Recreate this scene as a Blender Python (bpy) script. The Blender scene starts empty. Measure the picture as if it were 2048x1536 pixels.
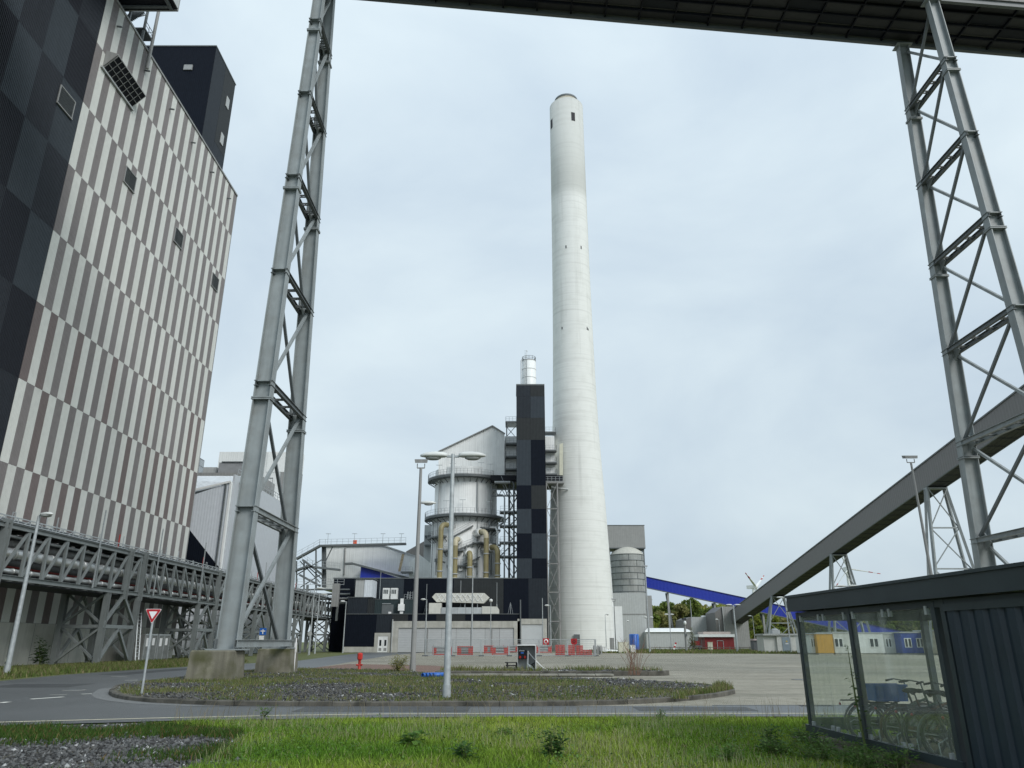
import bpy, math, random
import numpy as np
from mathutils import Vector, Matrix
R = math.radians
random.seed(7); RNG = np.random.default_rng(11)
S = bpy.context.scene
COL = S.collection
# ---------------------------------------------------------------- camera
F, PITCH, EYE = 1480.0, R(19.2), 1.8          # focal length in pixels of the 2048 px wide photograph
cam = bpy.data.cameras.new('camera'); cam.sensor_width = 36; cam.lens = 36 * F / 2048
cam.clip_start = 0.1; cam.clip_end = 6000
co = bpy.data.objects.new('camera', cam); COL.objects.link(co)
co.location = (0, 0, EYE); co.rotation_euler = (R(90) + PITCH, 0, 0)
S.camera = co
# ---------------------------------------------------------------- sky, sun, exposure
SUN_EL, SUN_AZ = R(36), R(138)                # azimuth clockwise from +Y: behind the camera, to the right
w = bpy.data.worlds.new('World'); S.world = w; w.use_nodes = True
nt = w.node_tree; N = nt.nodes; Lk = nt.links
bg = N['Background']; bg.inputs['Strength'].default_value = 0.1
sky = N.new('ShaderNodeTexSky'); sky.sky_type = 'NISHITA'; sky.sun_disc = False
sky.sun_elevation = SUN_EL; sky.sun_rotation = SUN_AZ; sky.air_density = 1.0; sky.dust_density = 2.0
tc = N.new('ShaderNodeTexCoord')
mp = N.new('ShaderNodeMapping'); mp.inputs['Scale'].default_value = (1.0, 1.0, 1.8)
Lk.new(tc.outputs['Generated'], mp.inputs['Vector'])
n1 = N.new('ShaderNodeTexNoise'); n1.inputs['Scale'].default_value = 2.1; n1.inputs['Detail'].default_value = 7; n1.inputs['Roughness'].default_value = .52
n1.inputs['Distortion'].default_value = .35
Lk.new(mp.outputs['Vector'], n1.inputs['Vector'])
cr = N.new('ShaderNodeValToRGB')              # overcast deck: blue-grey folds to paler cloud
e = cr.color_ramp.elements
e[0].position = .30; e[0].color = (4.1, 4.95, 5.75, 1)
e[1].position = .72; e[1].color = (5.95, 6.8, 7.15, 1)
Lk.new(n1.outputs['Fac'], cr.inputs['Fac'])
sep = N.new('ShaderNodeSeparateXYZ'); Lk.new(tc.outputs['Generated'], sep.inputs['Vector'])
mr = N.new('ShaderNodeMapRange'); mr.inputs['From Min'].default_value = 0.0; mr.inputs['From Max'].default_value = 1.0
mr.inputs['To Min'].default_value = .93; mr.inputs['To Max'].default_value = 1.3
Lk.new(sep.outputs['Z'], mr.inputs['Value'])
vm = N.new('ShaderNodeVectorMath'); vm.operation = 'SCALE'
Lk.new(cr.outputs['Color'], vm.inputs[0]); Lk.new(mr.outputs['Result'], vm.inputs['Scale'])
mx = N.new('ShaderNodeMix'); mx.data_type = 'RGBA'; mx.inputs['Factor'].default_value = .9
Lk.new(sky.outputs['Color'], mx.inputs['A']); Lk.new(vm.outputs['Vector'], mx.inputs['B'])
Lk.new(mx.outputs['Result'], bg.inputs['Color'])
sl = bpy.data.lights.new('sun', 'SUN'); sl.energy = 1.5; sl.angle = R(25); sl.color = (1, .975, .94)
so = bpy.data.objects.new('sun', sl); COL.objects.link(so)
so.rotation_euler = (math.pi/2 - SUN_EL, 0, math.pi - SUN_AZ)
vs = S.view_settings; vs.view_transform = 'Standard'; vs.look = 'None'; vs.exposure = 0.38; vs.gamma = 1; vs.use_curve_mapping = False
S.render.engine = 'CYCLES'; S.cycles.use_denoising = True
S.cycles.max_bounces = 6; S.cycles.transparent_max_bounces = 12; S.cycles.caustics_reflective = False; S.cycles.caustics_refractive = False

# ---------------------------------------------------------------- helpers
CP, SP = math.cos(PITCH), math.sin(PITCH)
def P(x, y, X=None, Y=None, Z=None):
    """a point of the place from a photograph pixel and one known coordinate"""
    a, b = (x - 1024) / F, (768 - y) / F
    r = (a, CP - b * SP, SP + b * CP)
    t = X / r[0] if X is not None else (Y / r[1] if Y is not None else (Z - EYE) / r[2])
    return Vector((r[0] * t, r[1] * t, r[2] * t + EYE))
def G(x, y, z=0.0): return P(x, y, Z=z)

class MB:
    """collects boxes, beams and tubes into one mesh"""
    def __init__(s): s.v = []; s.f = []; s.sm = []
    def add(s, vs_, fs, smooth=False):
        o = len(s.v); s.v += [tuple(q) for q in vs_]; s.f += [tuple(i + o for i in f) for f in fs]; s.sm += [smooth] * len(fs)
        return s
    def box(s, x0, x1, y0, y1, z0, z1):
        v = [(x, y, z) for x in (x0, x1) for y in (y0, y1) for z in (z0, z1)]
        return s.add(v, [(0, 1, 3, 2), (4, 6, 7, 5), (0, 4, 5, 1), (2, 3, 7, 6), (0, 2, 6, 4), (1, 5, 7, 3)])
    def cbox(s, c, d, rz=0.0):
        v = []
        for sx in (-.5, .5):
            for sy in (-.5, .5):
                for sz in (-.5, .5):
                    x, y = sx * d[0], sy * d[1]
                    v.append((c[0] + x * math.cos(rz) - y * math.sin(rz), c[1] + x * math.sin(rz) + y * math.cos(rz), c[2] + sz * d[2]))
        return s.add(v, [(0, 1, 3, 2), (4, 6, 7, 5), (0, 4, 5, 1), (2, 3, 7, 6), (0, 2, 6, 4), (1, 5, 7, 3)])
    def frame(s, p0, p1, up=(0, 0, 1)):
        p0, p1 = Vector(p0), Vector(p1); d = (p1 - p0).normalized(); u = Vector(up)
        a = d.cross(u)
        if a.length < 1e-4: a = d.cross(Vector((0, 1, 0)))
        a.normalize(); return p0, p1, a, a.cross(d).normalized()
    def beam(s, p0, p1, w, h=None, up=(0, 0, 1), w1=None, h1=None):
        h = w if h is None else h; w1 = w if w1 is None else w1; h1 = h if h1 is None else h1
        p0, p1, a, b = s.frame(p0, p1, up); v = []
        for p, ww, hh in ((p0, w, h), (p1, w1, h1)):
            v += [p + a * ww * i + b * hh * j for i, j in ((-.5, -.5), (.5, -.5), (.5, .5), (-.5, .5))]
        return s.add(v, [(3, 2, 1, 0), (4, 5, 6, 7), (0, 1, 5, 4), (1, 2, 6, 5), (2, 3, 7, 6), (3, 0, 4, 7)])
    def ibeam(s, p0, p1, w, h, t=.03, up=(0, 0, 1), w1=None, h1=None):
        """H section: flanges of width w lie at +-h/2 along the 'up' side, web between"""
        w1 = w if w1 is None else w1; h1 = h if h1 is None else h1
        p0, p1, a, b = s.frame(p0, p1, up)
        for sg in (-1, 1):
            q0, q1 = p0 + b * sg * (h - t) / 2, p1 + b * sg * (h1 - t) / 2
            s.beam(q0, q1, w, t, up, w1, t)
        return s.beam(p0, p1, t * .7, h - 2 * t, up, t * .7, h1 - 2 * t)
    def tube(s, p0, p1, r0, r1=None, n=8, caps=True):
        r1 = r0 if r1 is None else r1
        p0, p1, a, b = s.frame(p0, p1)
        v = []
        for p, r in ((p0, r0), (p1, r1)):
            v += [p + (a * math.cos(2*math.pi*k/n) + b * math.sin(2*math.pi*k/n)) * r for k in range(n)]
        s.add(v, [(k, (k+1) % n, n + (k+1) % n, n + k) for k in range(n)], True)
        if caps: s.add(v, [tuple(range(n))[::-1], tuple(range(n, 2*n))])
        return s
    def path(s, pts, r, n=8, closed=False):
        pts = [Vector(p) for p in pts]; m = len(pts); v = []; a = None
        for i, p in enumerate(pts):
            d = (pts[(i+1) % m] - pts[i-1]) if closed else (pts[min(i+1, m-1)] - pts[max(i-1, 0)])
            d.normalize()
            if a is None:
                a = d.cross(Vector((0, 0, 1)))
                if a.length < 1e-3: a = d.cross(Vector((0, 1, 0)))
            a = (a - d * a.dot(d)).normalized(); b = d.cross(a)
            rr = r[i] if isinstance(r, (list, tuple)) else r
            v += [p + (a * math.cos(2*math.pi*k/n) + b * math.sin(2*math.pi*k/n)) * rr for k in range(n)]
        fs = []
        for i in range(m if closed else m - 1):
            j = (i + 1) % m
            fs += [(i*n + k, i*n + (k+1) % n, j*n + (k+1) % n, j*n + k) for k in range(n)]
        s.add(v, fs, True)
        if not closed: s.add(v, [tuple(range(n))[::-1], tuple(range((m-1)*n, m*n))])
        return s
    def lathe(s, c, prof, n=32, a0=0.0, a1=2*math.pi, smooth=True):
        full = abs(a1 - a0 - 2*math.pi) < 1e-6; k = n if full else n + 1
        v = [(c[0] + r * math.cos(a0 + (a1-a0)*i/n), c[1] + r * math.sin(a0 + (a1-a0)*i/n), c[2] + z) for r, z in prof for i in range(k)]
        fs = []
        for j in range(len(prof) - 1):
            for i in range(n):
                i2 = (i + 1) % k
                fs.append((j*k + i, j*k + i2, (j+1)*k + i2, (j+1)*k + i))
        return s.add(v, fs, smooth)
    def prism(s, poly, ext):
        """poly: list of 3d points, ext: extrusion vector"""
        poly = [Vector(p) for p in poly]; ext = Vector(ext); n = len(poly)
        v = poly + [p + ext for p in poly]
        return s.add(v, [tuple(range(n))[::-1], tuple(range(n, 2*n))] + [(i, (i+1) % n, n + (i+1) % n, n + i) for i in range(n)])
    def ell(s, c, r, n=10, m=6):
        prof = [(math.sin(math.pi*j/m), -math.cos(math.pi*j/m)) for j in range(m+1)]
        v = [(c[0] + r[0]*pr*math.cos(2*math.pi*i/n), c[1] + r[1]*pr*math.sin(2*math.pi*i/n), c[2] + r[2]*pz) for pr, pz in prof for i in range(n)]
        return s.add(v, [(j*n+i, j*n+(i+1) % n, (j+1)*n+(i+1) % n, (j+1)*n+i) for j in range(m) for i in range(n)], True)
    def rail(s, pts, h=1.1, step=1.5, r=.03, closed=False, mid=True):
        pts = [Vector(p) for p in pts]
        if closed: pts = pts + [pts[0]]
        for a, b in zip(pts, pts[1:]):
            n = max(1, round((b - a).length / step))
            for i in range(n + 1):
                q = a.lerp(b, i / n); s.beam(q, q + Vector((0, 0, h)), r * 1.6)
            for z in ((h, h * .55, .1) if mid else (h,)):
                s.beam(a + Vector((0, 0, z)), b + Vector((0, 0, z)), r * (2 if z == h else 1.3), r * (2 if z < .2 else 1.3))
        return s
    def mesh(s, name='mesh'):
        me = bpy.data.meshes.new(name); me.from_pydata(s.v, [], s.f)
        me.polygons.foreach_set('use_smooth', s.sm); me.update(); return me

def tag(o, label=None, cat=None, group=None, kind=None):
    for k, v in (('label', label), ('category', cat), ('group', group), ('kind', kind)):
        if v: o[k] = v
    return o
def ob(name, mb, m, parent=None, label=None, cat=None, group=None, kind=None):
    me = mb if isinstance(mb, bpy.types.Mesh) else mb.mesh(name)
    o = bpy.data.objects.new(name, me); COL.objects.link(o)
    if m is not None:
        if len(me.materials) == 0: me.materials.append(m)
        elif me.materials[0] != m:
            o.material_slots[0].link = 'OBJECT'; o.material_slots[0].material = m
    if parent is not None:
        o.parent = parent
        q = parent; L = Vector(parent.location)
        while q.parent is not None: q = q.parent; L = Vector(q.location)
        o.matrix_parent_inverse = Matrix.Translation(-L) if parent.parent is None else Matrix.Identity(4)
    return tag(o, label, cat, group, kind)
def em(name, loc, label, cat, group=None):
    o = bpy.data.objects.new(name, None); COL.objects.link(o); o.location = loc; o.empty_display_size = .3
    return tag(o, label, cat, group)
def dup(root, loc=None, rz=None, label=None, parent=None, sc=None):
    c = root.copy(); COL.objects.link(c)
    if parent is not None: c.parent = parent; c.matrix_parent_inverse = root.matrix_parent_inverse.copy()
    if loc is not None: c.location = loc
    if rz is not None: c.rotation_euler = (0, 0, rz)
    if sc is not None: c.scale = (sc, sc, sc) if not isinstance(sc, tuple) else sc
    if label: c['label'] = label
    for ch in list(root.children): dup(ch, parent=c)
    return c

MATS = {}
def mat(name, col, rough=.6, metal=0.0, var=.12, scale=1.5, bump=0.0, bscale=25, streak=0.0, dirt=None, dirt_amt=.5, rib=None, spec=.5, rnd=.06):
    """painted / concrete / steel surfaces: base colour with soft mottling, vertical weather streaks, stains, optional profiled-sheet relief"""
    if name in MATS: return MATS[name]
    m = bpy.data.materials.new(name); m.use_nodes = True; t = m.node_tree; n = t.nodes; L = t.links
    b = n['Principled BSDF']; b.inputs['Roughness'].default_value = rough; b.inputs['Metallic'].default_value = metal
    b.inputs['Specular IOR Level'].default_value = spec
    c = n.new('ShaderNodeTexCoord'); co_ = c.outputs['Object']
    def noise(sc, det=5, vec=None, map_=None):
        q = n.new('ShaderNodeTexNoise'); q.inputs['Scale'].default_value = sc; q.inputs['Detail'].default_value = det
        v = co_
        if map_:
            mp_ = n.new('ShaderNodeMapping'); mp_.inputs['Scale'].default_value = map_; L.new(co_, mp_.inputs['Vector']); v = mp_.outputs['Vector']
        L.new(v, q.inputs['Vector']); return q.outputs['Fac']
    def ramp(fac, lo, hi):
        q = n.new('ShaderNodeMapRange'); q.inputs['From Min'].default_value = lo; q.inputs['From Max'].default_value = hi; q.clamp = True
        L.new(fac, q.inputs['Value']); return q.outputs['Result']
    def mixc(fac, A, B):
        q = n.new('ShaderNodeMix'); q.data_type = 'RGBA'
        if isinstance(fac, float): q.inputs['Factor'].default_value = fac
        else: L.new(fac, q.inputs['Factor'])
        for s_, V in (('A', A), ('B', B)):
            if isinstance(V, tuple): q.inputs[s_].default_value = (*V[:3], 1)
            else: L.new(V, q.inputs[s_])
        return q.outputs['Result']
    cl = tuple(col)
    cur = mixc(ramp(noise(scale), .3, .7), tuple(x * (1 - var) for x in cl), tuple(min(1, x * (1 + var)) for x in cl))
    if streak:
        f = ramp(noise(1.0, 4, map_=(3.0, 3.0, .12)), .45, .75)
        mu = n.new('ShaderNodeMath'); mu.operation = 'MULTIPLY'; mu.inputs[1].default_value = streak; L.new(f, mu.inputs[0])
        cur = mixc(mu.outputs[0], cur, tuple(x * .45 for x in cl))
    if dirt:
        f = ramp(noise(scale * .6 + .2, 6), .48, .68)
        mu = n.new('ShaderNodeMath'); mu.operation = 'MULTIPLY'; mu.inputs[1].default_value = dirt_amt; L.new(f, mu.inputs[0])
        cur = mixc(mu.outputs[0], cur, tuple(dirt))
    if rnd:
        oi = n.new('ShaderNodeObjectInfo'); q = n.new('ShaderNodeMapRange'); q.inputs['To Min'].default_value = 1 - rnd; q.inputs['To Max'].default_value = 1 + rnd; L.new(oi.outputs['Random'], q.inputs['Value'])
        sv = n.new('ShaderNodeVectorMath'); sv.operation = 'SCALE'; L.new(cur, sv.inputs[0]); L.new(q.outputs[0], sv.inputs['Scale']); cur = sv.outputs['Vector']
    hsrc = None
    if rib:
        dp = n.new('ShaderNodeVectorMath'); dp.operation = 'DOT_PRODUCT'; dp.inputs[1].default_value = (1, 1, 0) if rib > 0 else (0, 0, 1); L.new(co_, dp.inputs[0])
        sn = n.new('ShaderNodeMath'); sn.operation = 'MULTIPLY'; sn.inputs[1].default_value = 2 * math.pi / abs(rib); L.new(dp.outputs['Value'], sn.inputs[0])
        si = n.new('ShaderNodeMath'); si.operation = 'SINE'; L.new(sn.outputs[0], si.inputs[0])
        hsrc = ramp(si.outputs[0], -.6, .6)
    if bump or rib:
        bp = n.new('ShaderNodeBump'); bp.inputs['Strength'].default_value = bump if bump else .35
        bp.inputs['Distance'].default_value = .04 if rib else .02
        L.new(hsrc if hsrc is not None else noise(bscale, 4), bp.inputs['Height']); L.new(bp.outputs['Normal'], b.inputs['Normal'])
    L.new(cur, b.inputs['Base Color'])
    MATS[name] = m; return m
def attr_mat(name, rough=.7, trans=0.0):
    """foliage / stones: colour from a per-piece attribute"""
    m = bpy.data.materials.new(name); m.use_nodes = True; t = m.node_tree; b = t.nodes['Principled BSDF']
    a = t.nodes.new('ShaderNodeAttribute'); a.attribute_name = 'tint'
    t.links.new(a.outputs['Color'], b.inputs['Base Color']); b.inputs['Roughness'].default_value = rough; b.inputs['Specular IOR Level'].default_value = .25
    if trans:
        d = t.nodes.new('ShaderNodeBsdfTranslucent'); t.links.new(a.outputs['Color'], d.inputs['Color'])
        x = t.nodes.new('ShaderNodeMixShader'); x.inputs[0].default_value = trans
        t.links.new(b.outputs[0], x.inputs[1]); t.links.new(d.outputs[0], x.inputs[2]); t.links.new(x.outputs[0], t.nodes['Material Output'].inputs[0])
    MATS[name] = m; return m
def fast_mesh(name, V, Fc, tint, per):
    """V (n,3), faces (m,per) ints, tint (n,3)"""
    me = bpy.data.meshes.new(name); nv, nf = len(V), len(Fc)
    me.vertices.add(nv); me.vertices.foreach_set('co', np.asarray(V, np.float32).ravel())
    me.loops.add(nf * per); me.loops.foreach_set('vertex_index', np.asarray(Fc, np.int32).ravel())
    me.polygons.add(nf); me.polygons.foreach_set('loop_start', np.arange(nf, dtype=np.int32) * per)
    me.polygons.foreach_set('loop_total', np.full(nf, per, np.int32))
    at = me.attributes.new('tint', 'FLOAT_COLOR', 'POINT')
    at.data.foreach_set('color', np.concatenate([tint, np.ones((nv, 1))], 1).astype(np.float32).ravel())
    me.update(calc_edges=True); me.validate(); return me
def blades(pts, h, wd, lean, cols):
    """grass blades: two-segment tapered strips. pts (n,3), h (n,), cols (n,3)"""
    n = len(pts); a = RNG.uniform(0, 2*np.pi, n); side = np.stack([np.cos(a), np.sin(a), 0*a], 1) * (wd * RNG.uniform(.6, 1.3, n))[:, None]
    la = RNG.uniform(0, 2*np.pi, n); ln = np.stack([np.cos(la), np.sin(la), 0*la], 1) * (lean * h * RNG.uniform(.2, 1.2, n))[:, None]
    up = np.stack([0*h, 0*h, h], 1)
    v = np.stack([pts - side, pts + side, pts + up*.6 + ln*.35 + side*.7, pts + up*.6 + ln*.35 - side*.7, pts + up + ln + side*.12, pts + up + ln - side*.12], 1).reshape(-1, 3)
    b = (np.arange(n) * 6)[:, None, None]
    f = (b + np.array([[0, 1, 2, 3], [3, 2, 4, 5]])[None]).reshape(-1, 4)
    return v, f, np.repeat(cols, 6, 0)
def inside(poly, x, y):
    r = np.zeros(len(x), bool); n = len(poly)
    for i in range(n):
        (x0, y0), (x1, y1) = poly[i][:2], poly[i-1][:2]
        c = ((y0 > y) != (y1 > y)) & (x < (x1 - x0) * (y - y0) / (y1 - y0 + 1e-12) + x0); r ^= c
    return r
def scatter(poly, n):
    p = np.array([q[:2] for q in poly]); lo, hi = p.min(0), p.max(0); out = np.zeros((0, 2))
    while len(out) < n:
        q = RNG.uniform(lo, hi, (n * 2, 2)); out = np.concatenate([out, q[inside(poly, q[:, 0], q[:, 1])]])
    return out[:n]
def vnoise(x, y, s, seed=0):
    """smooth value noise on numpy arrays"""
    g = np.random.default_rng(seed).random((64, 64)); u, v = x / s + 100, y / s + 100
    i, j = np.floor(u).astype(int), np.floor(v).astype(int); fu, fv = u - i, v - j; fu = fu*fu*(3-2*fu); fv = fv*fv*(3-2*fv)
    q = lambda a, b: g[a % 64, b % 64]
    return (q(i, j)*(1-fu) + q(i+1, j)*fu)*(1-fv) + (q(i, j+1)*(1-fu) + q(i+1, j+1)*fu)*fv
def sheet(name, poly, z, m, label=None, kind='structure'):
    mb = MB(); pts = [(p[0], p[1], z) for p in poly]; mb.add(pts, [tuple(range(len(pts)))])
    o = ob(name, mb, m, kind=kind); me = o.data
    if me.polygons[0].normal.z < 0: me.flip_normals()
    return o
# ---------------------------------------------------------------- materials
def ground_mat(name, c1, c2, c3=None, s1=.4, s2=6, rough=.85, bump=.3, bs=40, brick=None, spec=.3, c4=None):
    m = bpy.data.materials.new(name); m.use_nodes = True; t = m.node_tree; n = t.nodes; L = t.links; b = n['Principled BSDF']
    b.inputs['Roughness'].default_value = rough; b.inputs['Specular IOR Level'].default_value = spec
    c = n.new('ShaderNodeTexCoord')
    def nz(s, d=6, mp_=None):
        q = n.new('ShaderNodeTexNoise'); q.inputs['Scale'].default_value = s; q.inputs['Detail'].default_value = d; q.inputs['Roughness'].default_value = .6
        v = c.outputs['Object']
        if mp_:
            k = n.new('ShaderNodeMapping'); k.inputs['Scale'].default_value = mp_; L.new(v, k.inputs['Vector']); v = k.outputs['Vector']
        L.new(v, q.inputs['Vector']); return q
    def mixc(f, A, B, lo, hi):
        r = n.new('ShaderNodeMapRange'); r.inputs['From Min'].default_value = lo; r.inputs['From Max'].default_value = hi; L.new(f, r.inputs['Value'])
        q = n.new('ShaderNodeMix'); q.data_type = 'RGBA'; L.new(r.outputs[0], q.inputs['Factor'])
        for k, V in (('A', A), ('B', B)):
            if isinstance(V, tuple): q.inputs[k].default_value = (*V, 1)
            else: L.new(V, q.inputs[k])
        return q.outputs['Result']
    cur = mixc(nz(s1).outputs['Fac'], c1, c2, .35, .65)
    if c3: cur = mixc(nz(s2).outputs['Fac'], cur, c3, .5, .75)
    if c4: cur = mixc(nz(.22, 5, (.35, 2.2, 1)).outputs['Fac'], cur, c4, .52, .7)
    h = nz(bs, 3).outputs['Fac']
    if brick:
        br = n.new('ShaderNodeTexBrick'); br.inputs['Scale'].default_value = 1; br.inputs['Brick Width'].default_value = brick[0]; br.inputs['Row Height'].default_value = brick[1]
        br.inputs['Mortar Size'].default_value = .012; br.inputs['Color1'].default_value = (1, 1, 1, 1); br.inputs['Color2'].default_value = (.82, .82, .82, 1); br.inputs['Mortar'].default_value = (.35, .36, .3, 1)
        L.new(c.outputs['Object'], br.inputs['Vector'])
        q = n.new('ShaderNodeMix'); q.data_type = 'RGBA'; q.blend_type = 'MULTIPLY'; q.inputs['Factor'].default_value = 1
        L.new(cur, q.inputs['A']); L.new(br.outputs['Color'], q.inputs['B']); cur = q.outputs['Result']
    bp = n.new('ShaderNodeBump'); bp.inputs['Strength'].default_value = bump; bp.inputs['Distance'].default_value = .03; L.new(h, bp.inputs['Height'])
    L.new(bp.outputs['Normal'], b.inputs['Normal']); L.new(cur, b.inputs['Base Color'])
    # worn, damp patches take the gloss up and down
    rr = n.new('ShaderNodeMapRange'); rr.inputs['To Min'].default_value = rough * .75; rr.inputs['To Max'].default_value = min(1, rough * 1.15); L.new(nz(.3).outputs['Fac'], rr.inputs['Value'])
    L.new(rr.outputs[0], b.inputs['Roughness'])
    MATS[name] = m; return m
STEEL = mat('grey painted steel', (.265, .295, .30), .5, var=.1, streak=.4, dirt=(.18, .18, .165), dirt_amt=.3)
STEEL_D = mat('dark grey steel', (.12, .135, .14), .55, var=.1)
RACK = mat('pipe rack steel', (.185, .205, .205), .55, var=.1, streak=.2)
GALV = mat('galvanised steel', (.42, .45, .46), .45, .35, var=.15, scale=6)
CONC = mat('pale concrete', (.46, .46, .42), .85, var=.12, scale=.8, streak=.35, bump=.2, dirt=(.3, .3, .25), dirt_amt=.35)
MOSS = mat('mossy concrete', (.20, .19, .145), .9, var=.25, scale=1.2, streak=.75, bump=.5, bscale=12, dirt=(.075, .078, .03), dirt_amt=.9)
PALE = mat('pale stripe sheet', (.60, .615, .585), .5, var=.04, streak=.08, rnd=.05)
TAUPE = mat('taupe stripe sheet', (.195, .18, .177), .5, var=.06, streak=.1)
TAUPE2 = mat('reddish taupe stripe sheet', (.165, .135, .13), .5, var=.06, streak=.1)
DK1 = mat('black sheet', (.011, .013, .019), .55, var=.1, spec=.2)
DK2 = mat('anthracite sheet', (.021, .025, .032), .55, var=.1, spec=.2)
DK3 = mat('slate sheet', (.034, .044, .054), .55, var=.08, spec=.25)
DKR = [mat('ribbed black sheet', (.007, .010, .017), .6, var=.1, rib=.3, spec=.08), mat('ribbed anthracite sheet', (.022, .028, .036), .6, var=.1, rib=.3, spec=.18), mat('ribbed slate sheet', (.036, .046, .057), .6, var=.08, rib=.3, spec=.18), mat('ribbed umber sheet', (.029, .033, .035), .6, var=.08, rib=.3, spec=.18)]
WHITE = mat('white sheet', (.80, .82, .81), .5, var=.06, scale=.5, rib=.45, streak=.22)
WHITE_P = mat('white paint', (.78, .80, .79), .45, var=.04)
WHITE_R = mat('white ribbed sheet', (.66, .71, .76), .45, var=.05, rib=.42)
GREYW = mat('light grey sheet', (.42, .44, .44), .5, var=.05, rib=.6, streak=.12)
GREYB = mat('mid grey sheet', (.27, .275, .27), .55, var=.05, rib=.5, streak=.1)
GALLERY = mat('taupe gallery sheet', (.158, .155, .152), .55, var=.04, rib=.6)
CHIM = None
BLUE = mat('blue gallery sheet', (.016, .036, .36), .42, var=.06, rib=.8)
BLUEP = mat('blue plastic', (.02, .12, .46), .4, var=.1)
RED = mat('red paint', (.42, .035, .025), .5, var=.15, scale=4)
REDP = mat('red plastic', (.5, .03, .022), .45, var=.15, scale=3)
REDW = mat('dark red cladding', (.22, .018, .02), .55, var=.12, rib=.3)
KHAKI = mat('khaki glass-fibre pipe', (.27, .235, .12), .45, var=.12, scale=.5, streak=.2)
KHAKI_L = mat('cream pipe fitting', (.52, .47, .33), .45, var=.1)
CREAM = mat('cream paint', (.62, .62, .50), .6, var=.08)
OFFW = mat('off-white unit', (.60, .60, .545), .5, var=.08, streak=.2)
ALU = mat('aluminium lagging', (.62, .63, .62), .32, .75, var=.12, scale=.9)
BLACK = mat('black rubber', (.015, .015, .016), .6, var=.1)
GLASSY = mat('dark window glass', (.02, .025, .03), .12, var=.1)
GREEN_D = mat('dark shelter paint', (.036, .049, .057), .4, var=.12, scale=2)
GREEN_P = mat('dark shelter sheet', (.019, .032, .048), .45, var=.2, scale=1)
LAMPW = mat('lamp housing', (.66, .68, .66), .4, var=.08)
LENS = mat('lamp lens', (.30, .31, .30), .15, var=.1)
ORANGE = mat('orange container', (.62, .33, .03), .5, var=.08)
LOUV = mat('louvre slats', (.12, .135, .14), .5, var=.1)
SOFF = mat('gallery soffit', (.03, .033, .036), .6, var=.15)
SIGN_R = mat('sign red', (.42, .012, .02), .4, var=.03)
SIGN_W = mat('sign white', (.8, .8, .8), .4, var=.02)
KERB = mat('kerb concrete', (.105, .10, .085), .9, var=.3, scale=3, dirt=(.035, .035, .028), dirt_amt=.9, bump=.4)
LEAF = attr_mat('foliage', .6, .45); STONE = attr_mat('stones', .8); GRASS = attr_mat('grass blades', .65, .35)
# chimney: slip-formed concrete with lift rings, paler painted below
def chimney_mat():
    m = bpy.data.materials.new('chimney concrete'); m.use_nodes = True; t = m.node_tree; n = t.nodes; L = t.links; b = n['Principled BSDF']
    b.inputs['Roughness'].default_value = .8
    c = n.new('ShaderNodeTexCoord'); s = n.new('ShaderNodeSeparateXYZ'); L.new(c.outputs['Object'], s.inputs[0])
    def nz(mp_, sc, d=5):
        k = n.new('ShaderNodeMapping'); k.inputs['Scale'].default_value = mp_; L.new(c.outputs['Object'], k.inputs['Vector'])
        q = n.new('ShaderNodeTexNoise'); q.inputs['Scale'].default_value = sc; q.inputs['Detail'].default_value = d; L.new(k.outputs[0], q.inputs['Vector']); return q.outputs['Fac']
    def mr_(v, a, b_, lo=0., hi=1.):
        q = n.new('ShaderNodeMapRange'); q.inputs['From Min'].default_value = a; q.inputs['From Max'].default_value = b_; q.inputs['To Min'].default_value = lo; q.inputs['To Max'].default_value = hi; L.new(v, q.inputs['Value']); return q.outputs[0]
    def mx_(f, A, B):
        q = n.new('ShaderNodeMix'); q.data_type = 'RGBA'; L.new(f, q.inputs['Factor'])
        for k, V in (('A', A), ('B', B)):
            if isinstance(V, tuple): q.inputs[k].default_value = (*V, 1)
            else: L.new(V, q.inputs[k])
        return q.outputs['Result']
    def mul(a, b_):
        q = n.new('ShaderNodeMath'); q.operation = 'MULTIPLY'; L.new(a, q.inputs[0])
        if isinstance(b_, float): q.inputs[1].default_value = b_
        else: L.new(b_, q.inputs[1])
        return q.outputs[0]
    # unpainted grey concrete above 112 m, white coating below it
    edge = mr_(s.outputs['Z'], 108, 111)
    base = mx_(edge, (.76, .775, .745), (.56, .575, .545))
    rings = mr_(nz((.05, .05, 1.3), 1.0, 3), .52, .72); base = mx_(mul(rings, .34), base, (.44, .45, .42))
    st = mr_(nz((.7, .7, .03), 1.0, 5), .56, .76); base = mx_(mul(st, .30), base, (.28, .29, .26))
    mo = mr_(nz((1, 1, 1), .5, 7), .5, .75); base = mx_(mul(mo, .22), base, (.48, .49, .45))
    L.new(base, b.inputs['Base Color'])
    w_ = n.new('ShaderNodeMath'); w_.operation = 'MULTIPLY'; w_.inputs[1].default_value = 2*math.pi/1.25; L.new(s.outputs['Z'], w_.inputs[0])
    sn = n.new('ShaderNodeMath'); sn.operation = 'SINE'; L.new(w_.outputs[0], sn.inputs[0])
    bp = n.new('ShaderNodeBump'); bp.inputs['Strength'].default_value = .25; bp.inputs['Distance'].default_value = .06; L.new(mr_(sn.outputs[0], .85, 1), bp.inputs['Height']); L.new(bp.outputs[0], b.inputs['Normal'])
    return m
CHIM = chimney_mat()
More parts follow.
